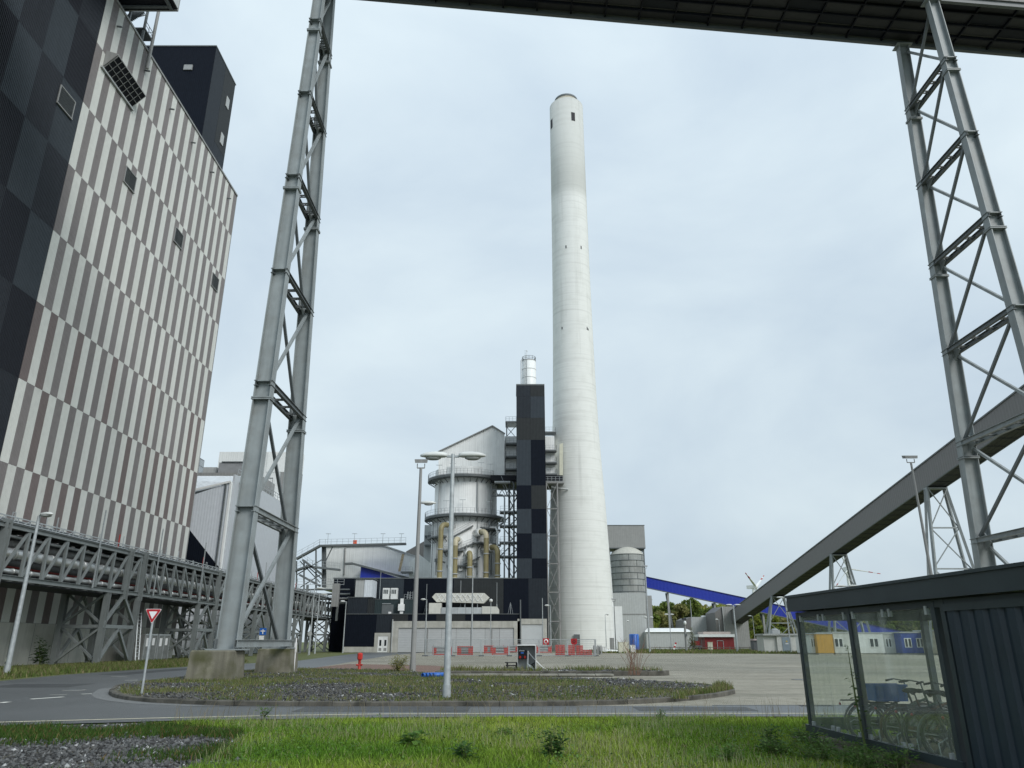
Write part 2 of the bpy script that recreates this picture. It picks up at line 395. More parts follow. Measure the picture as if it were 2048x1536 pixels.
def glass_mat():
    m = bpy.data.materials.new('weathered shelter glass'); m.use_nodes = True; t = m.node_tree; n = t.nodes; L = t.links; n.remove(n['Principled BSDF'])
    tr = n.new('ShaderNodeBsdfTransparent'); tr.inputs[0].default_value = (.93, .97, .94, 1)
    gl = n.new('ShaderNodeBsdfGlossy'); gl.inputs['Roughness'].default_value = .04; gl.inputs['Color'].default_value = (.9, .95, .95, 1)
    fr = n.new('ShaderNodeLayerWeight'); fr.inputs['Blend'].default_value = .5
    pw = n.new('ShaderNodeMath'); pw.operation = 'MULTIPLY'; pw.inputs[1].default_value = .16; L.new(fr.outputs['Facing'], pw.inputs[0])
    a = n.new('ShaderNodeMixShader'); L.new(pw.outputs[0], a.inputs[0]); L.new(tr.outputs[0], a.inputs[1]); L.new(gl.outputs[0], a.inputs[2])
    d = n.new('ShaderNodeBsdfDiffuse'); d.inputs[0].default_value = (.56, .60, .54, 1)
    c = n.new('ShaderNodeTexCoord'); mp_ = n.new('ShaderNodeMapping'); mp_.inputs['Scale'].default_value = (5, 5, .7); L.new(c.outputs['Object'], mp_.inputs[0])
    q = n.new('ShaderNodeTexNoise'); q.inputs['Scale'].default_value = 1.6; q.inputs['Detail'].default_value = 6; L.new(mp_.outputs[0], q.inputs[0])
    r = n.new('ShaderNodeMapRange'); r.inputs['From Min'].default_value = .25; r.inputs['From Max'].default_value = .8; r.inputs['To Min'].default_value = .04; r.inputs['To Max'].default_value = .15; L.new(q.outputs[0], r.inputs[0])
    x = n.new('ShaderNodeMixShader'); L.new(r.outputs[0], x.inputs[0]); L.new(a.outputs[0], x.inputs[1]); L.new(d.outputs[0], x.inputs[2])
    L.new(x.outputs[0], n['Material Output'].inputs[0]); return m
GLASS = glass_mat()
ASPH = ground_mat('asphalt', (.072, .077, .08), (.108, .114, .117), (.056, .06, .062), .15, 30, .48, .25, 120, spec=.5)
YARD = ground_mat('concrete block paving', (.345, .32, .262), (.455, .425, .355), (.265, .245, .19), .12, 1.3, .8, .3, 30, brick=(.2, .1), c4=(.22, .21, .165))
REDPAV = ground_mat('reddish block paving', (.25, .155, .125), (.29, .19, .155), (.2, .14, .11), .3, 3, .85, .3, 30, brick=(.2, .1))
SOIL = ground_mat('dark soil with gravel', (.105, .098, .075), (.15, .14, .11), (.13, .125, .06), .6, 9, .95, .9, 60)
LAWN = ground_mat('lawn soil', (.06, .085, .02), (.08, .12, .02), (.05, .06, .02), .6, 8, .95, .6, 60)
VERGE = ground_mat('rough verge', (.13, .14, .055), (.10, .125, .04), (.17, .16, .08), .12, 2.5, .95, .6, 30)
PAINTW = mat('worn road paint', (.66, .66, .6), .7, var=.2, scale=8)
PAINTY = mat('cream edge line', (.6, .56, .42), .7, var=.2, scale=5)

# ---------------------------------------------------------------- ground, roads, yard
sheet('ground', [(-1500, -60), (1500, -60), (1500, 3000), (-1500, 3000)], -.05, VERGE)
far_y = 128
sheet('yard_paving', [(-17, 23.9), (70, 23.9), (75, 60), (78, 112), (48, 122), (22, far_y), (12, 139), (-22, 139), (-21, 78), (-14, 58)], -.004, YARD)
road = [(80, 20.7), (30, 20.6), (4, 20.6), (-3, 20.4), (-8, 19.6), (-13, 18.0), (-20, 14.5), (-34, 5), (-60, 5), (-60, 30), G(0, 1362), G(130, 1349.5), G(250, 1341), G(380, 1333.5), G(600, 1321), (-24, 110), (-26, 139), (-15.5, 139), (-17, 110), (-15.5, 80), G(640, 1334), G(600, 1340), G(480, 1345), (-13, 36), (-12, 26), (-2, 23.95), (80, 23.95)]
sheet('road', road, 0, ASPH)
sheet('brick_pavement', [G(592, 1344), G(640, 1334), G(700, 1328), G(860, 1331), G(960, 1337), G(860, 1346), G(700, 1345.5)], .006, REDPAV)
sheet('lawn', [(-16, 2), (-16, 16.0), (-13, 17.6), (-8, 19.15), (-3, 19.95), (4, 20.15), (40, 20.15), (40, 2)], .012, LAWN)
sheet('gravel_bed', [(-16, 6), (-16.1, 15.8), (-13, 17.3), (-8.2, 18.7), (-6.2, 17.6), (-5.2, 16.2), (-4.8, 13.8), (-3.4, 12.2), (-3, 6)], .022, SOIL)
# edge line and broken markings
mb = MB(); ys = [(-14.5, 18.2), (-12.1, 19.15), (-9, 20.1), (-6, 20.85), (-3.5, 21.25), (0, 21.4), (6, 21.42), (9.5, 21.42)]
for (xa, ya), (xb, yb) in zip(ys, ys[1:]):
    mb.add([(xa, ya - .07, .006), (xb, yb - .07, .006), (xb, yb + .07, .006), (xa, ya + .07, .006)], [(0, 1, 2, 3)])
ob('edge_line', mb, PAINTY, kind='structure')
for a_, b_, hw in (((62, 1398.5), (127, 1394.0), .12), ((0, 1406), (18, 1404), .12), ((163, 1388.5), (185, 1387.5), .1), ((250, 1361), (276, 1360.5), .1), ((100, 1390), (133, 1389.5), .05)):
    p, q = G(*a_), G(*b_); d = (q - p).normalized(); nn = Vector((-d.y, d.x, 0)) * hw; mb = MB()
    mb.add([(*(p - nn).xy, .006), (*(q - nn).xy, .006), (*(q + nn).xy, .006), (*(p + nn).xy, .006)], [(0, 1, 2, 3)]); ob('road_marking', mb, PAINTW, kind='structure')
# patched asphalt and a gully cover in the road
for q in ([(-6, 21.9), (-1.2, 21.9), (-1.2, 23.4), (-6, 23.4)], [(3.5, 22.2), (6.8, 22.15), (6.8, 23.5), (3.5, 23.5)], [(-22, 33), (-18.6, 33.4), (-18.9, 36.2), (-22.3, 35.8)], [(-24, 46), (-22.2, 46), (-21.5, 60), (-23.4, 60)]): sheet('asphalt_patch', q, .004, ground_mat('patch asphalt', (.05, .054, .056), (.066, .07, .072), None, .4, 20, .6, .3, 120) if 'patch asphalt' not in MATS else MATS['patch asphalt'])
for i, (x, y) in enumerate(((-17.2, 31.4), (-21.5, 43.5), (14.5, 40.0))):
    mc_ = em('manhole_cover', (x, y, 0), ['round iron cover in the road by the island nose', 'round iron cover in the road below the verge', 'round iron cover in the paved yard'][i], 'manhole cover'); ob('ring', MB().lathe((x, y, 0), [(.44, 0), (.44, .014), (.34, .014)], 24), mat('cover concrete', (.2, .2, .19), .9), mc_); ob('lid', MB().lathe((x, y, 0), [(.335, .012), (0, .012)], 24), STEEL_D, mc_)
# gutter strip of setts round the nose of the island and drain grating on the yard edge
nose = [(0, 0)]
isl_px = [(216, 1388), (226, 1395), (250, 1400), (300, 1405.5), (400, 1410), (500, 1412), (700, 1412.5), (1000, 1412.5), (1150, 1411.3), (1250, 1409), (1330, 1405), (1400, 1399), (1450, 1392.5), (1475, 1386), (1462, 1380.5), (1420, 1375), (1330, 1368), (1240, 1362), (1080, 1359), (900, 1356), (830, 1346), (715, 1341.5), (600, 1341.5), (500, 1344), (420, 1351), (340, 1361), (270, 1369.5), (228, 1377.5)]
isl = [G(*q) for q in isl_px]
def offset(poly, d):
    out = []; n = len(poly)
    for i in range(n):
        a, b, c = poly[i-1], poly[i], poly[(i+1) % n]; t = (Vector(c) - Vector(a)).normalized(); out.append(Vector((b.x + t.y * d, b.y - t.x * d, 0)))
    return out
top = offset(isl, -.12)
sheet('island_ground', top, .115, SOIL)
mb = MB(); outer = offset(isl[-2:] + isl[:6], .55)
for i in range(len(outer) - 1): mb.add([(*(isl[-2:] + isl[:6])[i].xy, .006), (*(isl[-2:] + isl[:6])[i+1].xy, .006), (*outer[i+1].xy, .006), (*outer[i].xy, .006)], [(0, 1, 2, 3)])
ob('gutter_strip', mb, mat('gutter setts', (.16, .165, .165), .7, var=.25, scale=9, bump=.5, bscale=18), kind='structure')
ke = tag(bpy.data.objects.new('kerb', None), kind='structure'); COL.objects.link(ke); ke['label'] = 'weathered concrete kerb stones round the planted gravel island'
def kerb_line(pts, step, wdt, z0, z1, parent, m=KERB, name='kerb_stone'):
    L_ = [0.0]
    for a, b in zip(pts, pts[1:]): L_.append(L_[-1] + (b - a).length)
    def at(s):
        for i in range(len(pts) - 1):
            if s <= L_[i+1] + 1e-6: return pts[i].lerp(pts[i+1], (s - L_[i]) / (L_[i+1] - L_[i]))
        return pts[-1]
    k = max(1, round(L_[-1] / step))
    for i in range(k):
        a, b = at(L_[-1] * i / k), at(L_[-1] * (i+1) / k); d = (b - a).normalized(); a = a + d * .008; b = b - d * .008
        nn = Vector((-d.y, d.x, 0)) * wdt; zz = z1 + random.uniform(-.012, .012); mb = MB(); bv = .025
        v = []
        for p in (a, b): v += [(p.x, p.y, z0), (p.x, p.y, zz - bv), (p.x + nn.x*.2, p.y + nn.y*.2, zz), (p.x + nn.x, p.y + nn.y, zz), (p.x + nn.x, p.y + nn.y, z0)]
        mb.add(v, [(4, 3, 2, 1, 0), (5, 6, 7, 8, 9)] + [(j, (j+1) % 5, 5 + (j+1) % 5, 5 + j) for j in range(5)])
        o = ob(name, mb, m, parent)
front = isl[-5:] + isl[:17]
kerb_line(front, 1.0, .14, -.02, .135, ke)
# raised inner platform with its kerb and a concrete strip before it
pl0, pl1 = Vector((-4.1, 44.4, 0)), Vector((8.6, 44.4, 0))
sheet('platform_ground', [(-4.1, 44.5), (8.5, 44.5), (8.9, 46), (7.8, 48.4), (-3.4, 48.6), (-4.4, 46.5)], .215, SOIL)
kp = tag(bpy.data.objects.new('inner_kerb', None), kind='structure'); COL.objects.link(kp); kp['label'] = 'long kerb in front of the small raised gravel platform'
kerb_line([Vector((-4.3, 44.36, 0)), Vector((8.4, 44.36, 0)), Vector((9.0, 45.4, 0))], 1.0, .14, .0, .25, kp)
sl_ = tag(bpy.data.objects.new('slab_strip', None), kind='structure'); COL.objects.link(sl_); sl_['label'] = 'row of flat concrete slabs before the inner kerb'
for i in range(10): ob('slab', MB().box(-4.6 + i*1.02, -4.6 + i*1.02 + .99, 43.35, 44.2, .05, .125 + random.uniform(-.012, .008)), mat('stained slab', (.27, .265, .23), .9, var=.3, scale=1.2, dirt=(.12, .12, .08), dirt_amt=.8), sl_)
dr = em('drain_channel', (11, 24.05, 0), 'narrow dark drain channel with slotted grating along the yard edge', 'drain')
ob('channel', MB().box(6, 26, 23.98, 24.1, -.02, .012), STEEL_D, dr)
for i in range(9): ob('grate_bar', MB().box(8.55 + i*.11, 8.6 + i*.11, 23.75, 23.98, 0, .016), BLACK, dr)
# ---------------------------------------------------------------- grass, gravel
def grass_obj(name, poly, n, h0, h1, wd, lean, colf, z, label, clump=None):
    p = scatter(poly, n)
    if clump is not None:
        k = vnoise(p[:, 0], p[:, 1], clump[0], clump[1]); p = p[(k + RNG.uniform(-.15, .15, len(k))) > clump[2]]
    k = vnoise(p[:, 0], p[:, 1], .9, 5)*.6 + vnoise(p[:, 0], p[:, 1], .3, 6)*.4
    h = (h0 + (h1 - h0) * RNG.random(len(p)) ** 1.6) * (.55 + .9 * k)
    v, f, t = blades(np.column_stack([p, np.full(len(p), z)]), h, wd, lean, colf(p, k))
    o = ob(name, fast_mesh(name, v, f, t, 4), GRASS, kind='stuff'); o['label'] = label; return o
def green(p, k):
    n = len(p); a = vnoise(p[:, 0], p[:, 1], 1.7, 9)[:, None]; r = RNG.random((n, 1))
    c = np.array([.12, .265, .025]) * (1 - a) + np.array([.34, .44, .065]) * a
    dry = RNG.random((n, 1)) < .05 + .12 * (vnoise(p[:, 0], p[:, 1], 1.1, 77)[:, None] > .62)
    return np.where(dry, np.array([.36, .33, .17]) * (.6 + .6*r), c * (.35 + 1.05 * r))
def drab(p, k):
    n = len(p); a = vnoise(p[:, 0], p[:, 1], 1.3, 19)[:, None]; r = RNG.random((n, 1))
    c = np.array([.10, .155, .035]) * (1 - a) + np.array([.19, .21, .07]) * a
    return np.where(RNG.random((n, 1)) < .24, np.array([.28, .235, .13]) * (.5 + .7*r), c * (.6 + .7 * r))
def dark(p, k):
    n = len(p); r = RNG.random((n, 1)); return np.where(RNG.random((n, 1)) < .15, np.array([.17, .12, .05]), np.array([.05, .105, .016])) * (.6 + .8*r)
lawn_poly = [(-4.6, 11.0), (-4.9, 14.0), (-5.3, 16.4), (-6.3, 17.8), (-8.3, 18.5), (-3, 19.35), (4, 19.6), (14, 19.6), (14, 16.2), (5.4, 16.2), (5.2, 12), (5.6, 11)]
grass_obj('lawn_grass', lawn_poly, 200000, .03, .145, .0085, .6, green, .01, 'long bright green grass of the foreground lawn')
grass_obj('shelter_grass', [(8.6, 16.6), (14, 16.6), (14, 20.2), (8.6, 20.2)], 9000, .04, .16, .009, .6, green, .01, 'green grass beyond the glass bicycle shelter')
grass_obj('gravel_grass', [(-13, 11), (-13, 17.2), (-8.3, 18.6), (-5.6, 17), (-4.6, 13.4), (-3.6, 11)], 60000, .03, .15, .008, .7, dark, .02, 'dark mossy grass between the foreground gravel', clump=(1.5, 23, .47))
grass_obj('island_grass', [tuple(q.xy) for q in offset(isl, -.3)], 60000, .03, .17, .012, .8, drab, .11, 'dry thin grass and weeds on the gravel island', clump=(2.2, 31, .38))
edge_band = [tuple(q.xy) for q in offset(isl[10:16], -.12)] + [tuple(q.xy) for q in offset(isl[10:16], -.75)][::-1]
grass_obj('kerb_grass', edge_band, 1800, .05, .26, .011, .5, drab, .11, 'dry grass fringe along the curved island kerb')
vp = [G(0, 1358), G(130, 1347), G(380, 1331), (-25, 75), (-34, 92), (-36, 60), (-36, 44)]
grass_obj('verge_grass', [tuple(q[:2]) for q in vp], 26000, .08, .35, .03, .6, drab, -.05, 'rough grass verge below the pipe bridge')
grass_obj('yard_grass', [(14, 129), (24, 128.5), (52, 122), (80, 112), (90, 130), (70, 175), (16, 175)], 26000, .15, .5, .09, .6, drab, -.05, 'grass strip beyond the paved yard')
grass_obj('platform_grass', [(-4.3, 44.5), (8.6, 44.5), (8.6, 48.6), (-4.3, 48.6)], 5000, .05, .32, .016, .6, drab, .21, 'weeds growing on the small raised platform', clump=(1.1, 43, .45))
# broad-leaved weeds, clover and pale seed heads through the lawn
p = scatter(lawn_poly, 26000); k = vnoise(p[:, 0], p[:, 1], .8, 61)*.6 + vnoise(p[:, 0], p[:, 1], 2.3, 62)*.4; p = p[k + RNG.uniform(-.1, .1, len(k)) > .56]; n = len(p)
a = RNG.uniform(0, 6.28, n); L_ = RNG.uniform(.018, .06, n); el = RNG.uniform(-.2, .8, n); d = np.stack([np.cos(a)*np.cos(el), np.sin(a)*np.cos(el), np.sin(el)], 1)*L_[:, None]; sd = np.stack([-np.sin(a), np.cos(a), 0*a], 1)*(L_*.38)[:, None]; q = np.column_stack([p, RNG.uniform(.03, .16, n)])
V = np.stack([q, q + d*.5 + sd, q + d, q + d*.5 - sd], 1).reshape(-1, 3); cc = RNG.random((n, 1)); T = (np.array([.05, .13, .02])*(1-cc) + np.array([.16, .28, .07])*cc)
o = ob('lawn_weeds', fast_mesh('lawn_weeds', V, np.arange(n*4).reshape(-1, 4), np.repeat(T, 4, 0), 4), GRASS, kind='stuff'); o['label'] = 'clover and broad-leaved weeds scattered through the lawn'
p = scatter(lawn_poly, 9000); k = vnoise(p[:, 0], p[:, 1], 1.6, 71); p = p[k > .5]; n = len(p)
v, f, t = blades(np.column_stack([p, np.full(n, .01)]), RNG.uniform(.14, .3, n), .004, .35, np.tile(np.array([[.42, .43, .24]]), (n, 1))*RNG.uniform(.6, 1.15, (n, 1))); o = ob('seed_grass', fast_mesh('seed_grass', v, f, t, 4), GRASS, kind='stuff'); o['label'] = 'pale grass seed heads rising over the lawn'
ICO_V = np.array([(1, 0, 0), (-1, 0, 0), (0, 1, 0), (0, -1, 0), (0, 0, 1), (0, 0, -1)], float)
ICO_F = np.array([(4, 0, 2), (4, 2, 1), (4, 1, 3), (4, 3, 0), (5, 2, 0), (5, 1, 2), (5, 3, 1), (5, 0, 3)])
def stones(name, poly, n, r0, r1, z, label, clump):
    p = scatter(poly, n); k = vnoise(p[:, 0], p[:, 1], clump[0], clump[1]); p = p[(k + RNG.uniform(-.12, .12, len(k))) < clump[2]]; n = len(p)
    r = r0 + (r1 - r0) * RNG.random(n) ** 2.2
    v = ICO_V[None] * (r[:, None, None] * RNG.uniform(.55, 1.15, (n, 6, 1))); v = v + RNG.normal(0, 1, (n, 6, 3)) * (r*.28)[:, None, None]; v[:, :, 2] *= .7
    v = v + np.column_stack([p, z + r * .25])[:, None, :]
    g = RNG.uniform(.03, .15, (n, 1)); g = np.where(RNG.random((n, 1)) < .035, RNG.uniform(.25, .5, (n, 1)), g); c = g * np.array([.98, 1.0, 1.0])
    f = (np.arange(n) * 6)[:, None, None] + ICO_F[None]
    o = ob(name, fast_mesh(name, v.reshape(-1, 3), f.reshape(-1, 3), np.repeat(c, 6, 0), 3), STONE, kind='stuff'); o['label'] = label
stones('gravel', [(-14, 10.5), (-14, 16.6), (-8.2, 18.6), (-5.6, 17.2), (-4.7, 13.6), (-3.2, 12.1), (-3.2, 10.5)], 30000, .02, .065, .02, 'loose dark grey track gravel in the foreground bed', (1.5, 23, .56))
stones('island_gravel', [tuple(q.xy) for q in offset(isl, -.25)], 40000, .02, .07, .115, 'dark grey gravel covering the traffic island', (2.2, 31, .62))
stones('platform_gravel', [(1.5, 44.6), (8.5, 44.6), (7.8, 48.2), (1.5, 48.4)], 3000, .03, .08, .21, 'grey gravel on the small raised platform', (1.1, 43, .8))
# ---------------------------------------------------------------- striped boiler house and its dark neighbour
WX = -41.0
ROWS = [3.3, 8.5, 15.5, 22.53, 29.57, 36.57, 43.58, 50.57, 57.75, 64.45]
def rib_panel(width, h, n):
    """trapezoidal profiled sheet, width along +Y, facing +X, base at origin"""
    mb = MB(); p = width / n; prof = []
    for i in range(n): prof += [(0, i*p + p*.06), (.055, i*p + p*.16), (.055, i*p + p*.66), (0, i*p + p*.8)]
    prof = [(0, 0)] + prof + [(0, width)]
    v = [(x, y, z) for x, y in prof for z in (0, h)]; k = len(prof)
    mb.add(v, [(2*i, 2*i+2, 2*i+3, 2*i+1) for i in range(k-1)]); return mb.mesh('panel')
bh = em('boiler_house', (WX, 76.5, 0), 'tall boiler house clad in pale and taupe vertical stripes', 'building')
ob('wall', MB().box(-80, WX - .06, 57.99, 94.9, 0, 64.3), DK2, bh)
NS = 34; SW = (94.88 - 57.99) / NS
ph = {}
for r in range(9):
    h = ROWS[r+1] - ROWS[r] - .012
    me = rib_panel(SW - .006, h, 6)
    for i in range(NS):
        pale = (i + r) % 2 == 0
        m = PALE if pale else (TAUPE2 if (random.random() < .25 and r < 4) else TAUPE)
        o = ob('panel', me, m, bh); o.location = (WX - .05, 57.99 + i * SW, ROWS[r])
ob('plinth', MB().box(-44, WX + .06, 57.99, 94.9, -.1, 3.28), CONC, bh)
pj = MB()
for i in range(1, 13): pj.box(WX + .055, WX + .068, 57.99 + i*2.95 - .02, 57.99 + i*2.95 + .02, 0, 3.26)
ob('plinth_joints', pj, STEEL_D, bh)
ob('roof_trim', MB().box(-42, WX + .12, 57.9, 95.0, 64.45, 64.7), GREYB, bh)
ob('corner_trim', MB().box(WX - .3, WX + .02, 94.9, 95.02, 0, 64.45), GREYB, bh)
def louvre(y0, y1, z0, z1, parent):
    fr_ = MB(); fr_.box(WX, WX + .1, y0 - .08, y1 + .08, z1, z1 + .09).box(WX, WX + .14, y0 - .1, y1 + .1, z0 - .1, z0).box(WX, WX + .1, y0 - .08, y0, z0, z1).box(WX, WX + .1, y1, y1 + .08, z0, z1)
    f = ob('louvre', fr_, GREYB, parent); sl2 = MB(); n = 12
    for k in range(n):
        z = z0 + (z1 - z0) * k / n; sl2.add([(WX + .005, y0, z + .16), (WX + .085, y0, z), (WX + .085, y1, z), (WX + .005, y1, z + .16)], [(0, 1, 2, 3)])
    sl2.box(WX - .02, WX + .004, y0, y1, z0, z1); ob('slats', sl2, LOUV, f)
for y0 in (66.7, 78.9, 90.7): louvre(y0, y0 + 2.1, 47.7, 49.5, bh)
vh = MB(); vh.prism([(WX, 59.5, 58.2), (WX + 1.3, 59.5, 57.75), (WX + 1.3, 59.5, 57.65), (WX, 59.5, 56.2)], (0, 6.0, 0)); v_ = ob('vent_hood', vh, GREYB, bh)
gr_ = MB(); d0, d1 = Vector((WX + 1.3, 59.6, 57.62)), Vector((WX + .04, 59.6, 56.2))
gr_.add([d0 + Vector((.02, 0, -.02)), d1 + Vector((.02, 0, -.02)), d1 + Vector((.02, 5.8, -.02)), d0 + Vector((.02, 5.8, -.02))], [(0, 1, 2, 3)]); ob('mesh_screen', gr_, DK1, v_)
gb = MB()
for k in range(9):
    o_ = Vector((.05, 5.8 * k / 8, -.06)); gb.beam(d0 + o_, d1 + o_, .05)
for k in range(4):
    q = d0.lerp(d1, k / 3) + Vector((.05, 0, -.06)); gb.beam(q, q + Vector((0, 5.8, 0)), .05)
ob('grille_bar', gb, GREYB, v_)
ob('hood_rail', MB().beam((WX + .12, 59.2, 55.95), (WX + .12, 65.7, 55.95), .18), GREYW, v_)
for i in range(6): ob('drain_spout', MB().beam((WX, 60.3 + i*6.3, 62.1), (WX + .55, 60.3 + i*6.3, 62.0), .14), STEEL_D, bh)
db = em('dark_hall', (WX, 48, 0), 'near hall with dark slate and black checkered cladding beside the striped wall', 'building')
ob('wall', MB().box(-80, WX - .06, 34, 57.96, 0, 64.3), DK1, db)
PW = 3.24; tone = [DK1, DK2, DK3, DK2]
for r in range(10):
    z0 = 0 if r == 0 else ROWS[r-1]; z1 = ROWS[r] - .012
    me = rib_panel(PW - .006, z1 - z0, 18)
    for i in range(7):
        k = ((2 if (i*5 + r) % 3 else 1) if (i + r) % 2 else (0 if (i + r*2) % 3 else 1)) if r >= 5 else ((i + r) % 2 if r > 2 else 0)
        if (i, r) in ((0, 5), (1, 6)): k = 2
        o = ob('panel', me, tone[k], db); o.location = (WX - .05, 57.96 - (i+1)*PW, z0)
louvre(54.6, 56.8, 47.7, 49.5, db)
# black tower on the roof behind
bt = em('black_tower', (-48, 95.4, 60), 'black ribbed lift tower rising behind the striped roof', 'tower')
ob('wall', MB().box(-76, -48, 95.4, 104.2, 0.0, 93), DKR[0], bt)
ob('panel', MB().box(-76, -48.0, 95.36, 95.399, 72, 84), DKR[0], bt)
for i, (y0, z0, z1) in enumerate(((95.5, 62, 93), (99.8, 62, 78), (99.8, 78, 93))): ob('panel', MB().box(-47.999, -47.96, y0, y0 + 4.25, z0, z1 - .05), DKR[[1, 1, 3][i]], bt)
ob('roof_trim', MB().box(-76.1, -47.9, 95.3, 104.3, 93, 93.2), STEEL_D, bt)
def win_y(p, x0, x1, y, z0, z1, fr=GREYB):
    f = ob('window', MB().box(x0, x1, y - .12, y, z0, z1), fr, p)
    s_ = MB(); n = 4
    for k in range(n): s_.box(x0 + .1, x1 - .1, y - .16, y - .121, z0 + (z1 - z0)*(k + .2)/n, z0 + (z1 - z0)*(k + .8)/n)
    ob('slats', s_, GREYW, f)
win_y(bt, -52.6, -51.2, 95.36, 88.2, 89.2)
for z in (86.5, 79.2): o = ob('window', MB().box(-47.96, -47.85, 101.6, 102.7, z, z + 2), GREYW, bt)
# conveyor gallery end above the dark hall roof
gh = em('gallery_head', (-40, 55, 66), 'dark boxed conveyor gallery end jutting over the hall roof', 'gallery')
ob('shell', MB().box(-44.0, -36.0, 40, 61.9, 66, 70.5), DK1, gh); ob('end_trim', MB().box(-44.1, -35.95, 61.9, 62.1, 65.9, 70.6), GREYB, gh)
ob('side_panel', MB().box(-36.0, -35.93, 40, 61.9, 66.1, 70.4), GREYW, gh); ob('soffit_frame', MB().box(-43.6, -43.3, 41, 61.8, 65.75, 65.99).box(-36.7, -36.4, 41, 61.8, 65.75, 65.99).box(-43.3, -36.7, 61.3, 61.6, 65.8, 65.99), STEEL_D, gh)
rs = em('roof_stair', (-42, 64, 64.7), 'small dark steel stair frame on the striped building roof', 'stair')
f_ = MB()
for x in (-43.2, -41.4):
    for y in (62.6, 65.5): f_.beam((x, y, 64.7), (x, y, 69.8), .22)
f_.beam((-43.2, 62.6, 64.8), (-41.4, 65.5, 69), .12).beam((-41.4, 62.6, 69.6), (-43.2, 65.5, 65), .12)
ob('frame', f_, STEEL_D, rs); st_ = MB()
for k in range(12): st_.cbox((-42.3, 62.8 + k*.22, 65 + k*.36), (1.5, .24, .05))
ob('tread', st_, STEEL_D, rs); ob('platform', MB().box(-43.4, -41.2, 65.3, 67.2, 66.8, 66.95), STEEL_D, rs); ob('railing', MB().rail([(-43.3, 67.1, 66.95), (-41.3, 67.1, 66.95), (-41.3, 65.4, 66.95)], 1.0, .9), STEEL_D, rs)
ob('rain_pipe', MB().tube((-40.6, 66.2, 62), (-40.6, 66.2, 71), .18, n=8), GREYB, rs)

# ---------------------------------------------------------------- steel pylons and the high bridge
def zt(X): return 47.35 - .111 * (X + 11.4)         # soffit height of the high bridge
def pylon(name, X, zb, zs, yn, yf, levels, label, flip):
    """two tapered H columns leaning together in the plane X = const; yn, yf: (base, top) of the near and far column"""
    top_ = zs; p = em(name, (X, 42, 0), label, 'pylon')
    yc = lambda c, z: c[0] + (c[1] - c[0]) * (z - zb) / (top_ - zb); wz = lambda z: 1.03 - .33 * (z - zb) / (top_ - zb)
    for c in (yn, yf):
        mb = MB(); mb.ibeam((X, c[0], zb), (X, c[1], top_), .6, wz(zb), .05, up=(1, 0, 0), w1=.5, h1=wz(top_))
        co_ = ob('column', mb, STEEL, p)
        for i, z in enumerate(levels):
            for dz in ((0, -1.05) if (i % 2 == 1) else (0,)):
                y = yc(c, z + dz); ob('splice_plate', MB().cbox((X, y, z + dz), (wz(z) + (.15 if dz else .02), .66, .06)), STEEL, co_)
                if dz: ob('splice_plate', MB().cbox((X, y, z + dz + .09), (wz(z) + .15, .66, .05)), STEEL, co_)
        ob('base_plate', MB().cbox((X, c[0], zb + .03), (1.7, 1.3, .06)), STEEL, co_)
        for sx in (-1, 1):
            for sy in (-1, 1): ob('stiffener', MB().beam((X + sx*.45, c[0] + sy*.4, zb + .06), (X + sx*.45, c[0] + sy*.36, zb + .5), .04, .3), STEEL_D, co_)
    ap = MB()
    for c in (yn, yf): ob('head_plate', MB().cbox((X, c[1], top_ - .03), (1.1, .8, .06)), STEEL, p)
    hw = lambda z: wz(z) / 2 - .06
    for z in levels:
        a, b = yc(yn, z) - .35, yc(yf, z) + .35
        for sx in (-1, 1): ob('strut', MB().ibeam((X + sx*hw(z), a, z - .12), (X + sx*hw(z), b, z - .12), .2, .3, .025), STEEL if z < 14 else STEEL_D, p)  # upper struts in darker steel: shade of their undersides put into the colour
        n = 4 if z > 14 else 5
        for k in range(n):
            y = a + .8 + (b - a - 1.6) * (k + .5) / n; rg = MB()
            for d in (-.1, .1): rg.beam((X - hw(z), y + d, z - .18), (X + hw(z), y + d, z - .18), .07)
            rg.beam((X, y - .1, z - .18), (X, y + .1, z - .18), .05); ob('rung', rg, STEEL_D, p)
    lv = [zb + .35] + list(levels) + ([top_ - .3] if top_ - levels[-1] > 3 else [])
    for i, (z0, z1) in enumerate(zip(lv, lv[1:])):
        a0, b0, a1, b1 = yc(yn, z0) + .2, yc(yf, z0) - .2, yc(yn, z1) + .2, yc(yf, z1) - .2
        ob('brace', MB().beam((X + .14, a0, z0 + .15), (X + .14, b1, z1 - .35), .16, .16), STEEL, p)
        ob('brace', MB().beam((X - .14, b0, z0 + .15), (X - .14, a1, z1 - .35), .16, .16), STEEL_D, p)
    for z in levels:
        for c, sg in ((yn, 1), (yf, -1)):
            y = yc(c, z); ob('gusset', MB().prism([(X - .02, y + sg*.28, z - .75), (X - .02, y + sg*.95, z - .3), (X - .02, y + sg*.28, z + .5)], (.04, 0, 0)), STEEL, p)
    return p
LV_L = [8.35, 15.3, 22.4, 29.2, 35.9, 42.4]; LV_R = [7.7, 13.66, 19.67, 25.8, 31.76, 37.75]
pl_ = pylon('steel_pylon', -13.6, 1.42, zt(-13.6), (37.6, 40.55), (46.0, 42.7), LV_L, 'leaning grey lattice pylon standing on two mossy concrete blocks', 1)
ob('tie_beam', MB().ibeam((-13.05, 37.2, 1.72), (-13.05, 46.5, 1.72), .2, .36, .03), STEEL, pl_)
ob('down_pipe', MB().tube((-12.75, 46.3, .1), (-12.75, 46.3, 2.0), .045, n=8).beam((-12.75, 46.3, 1.2), (-12.75, 46.3, 1.75), .12), SIGN_W, pl_)
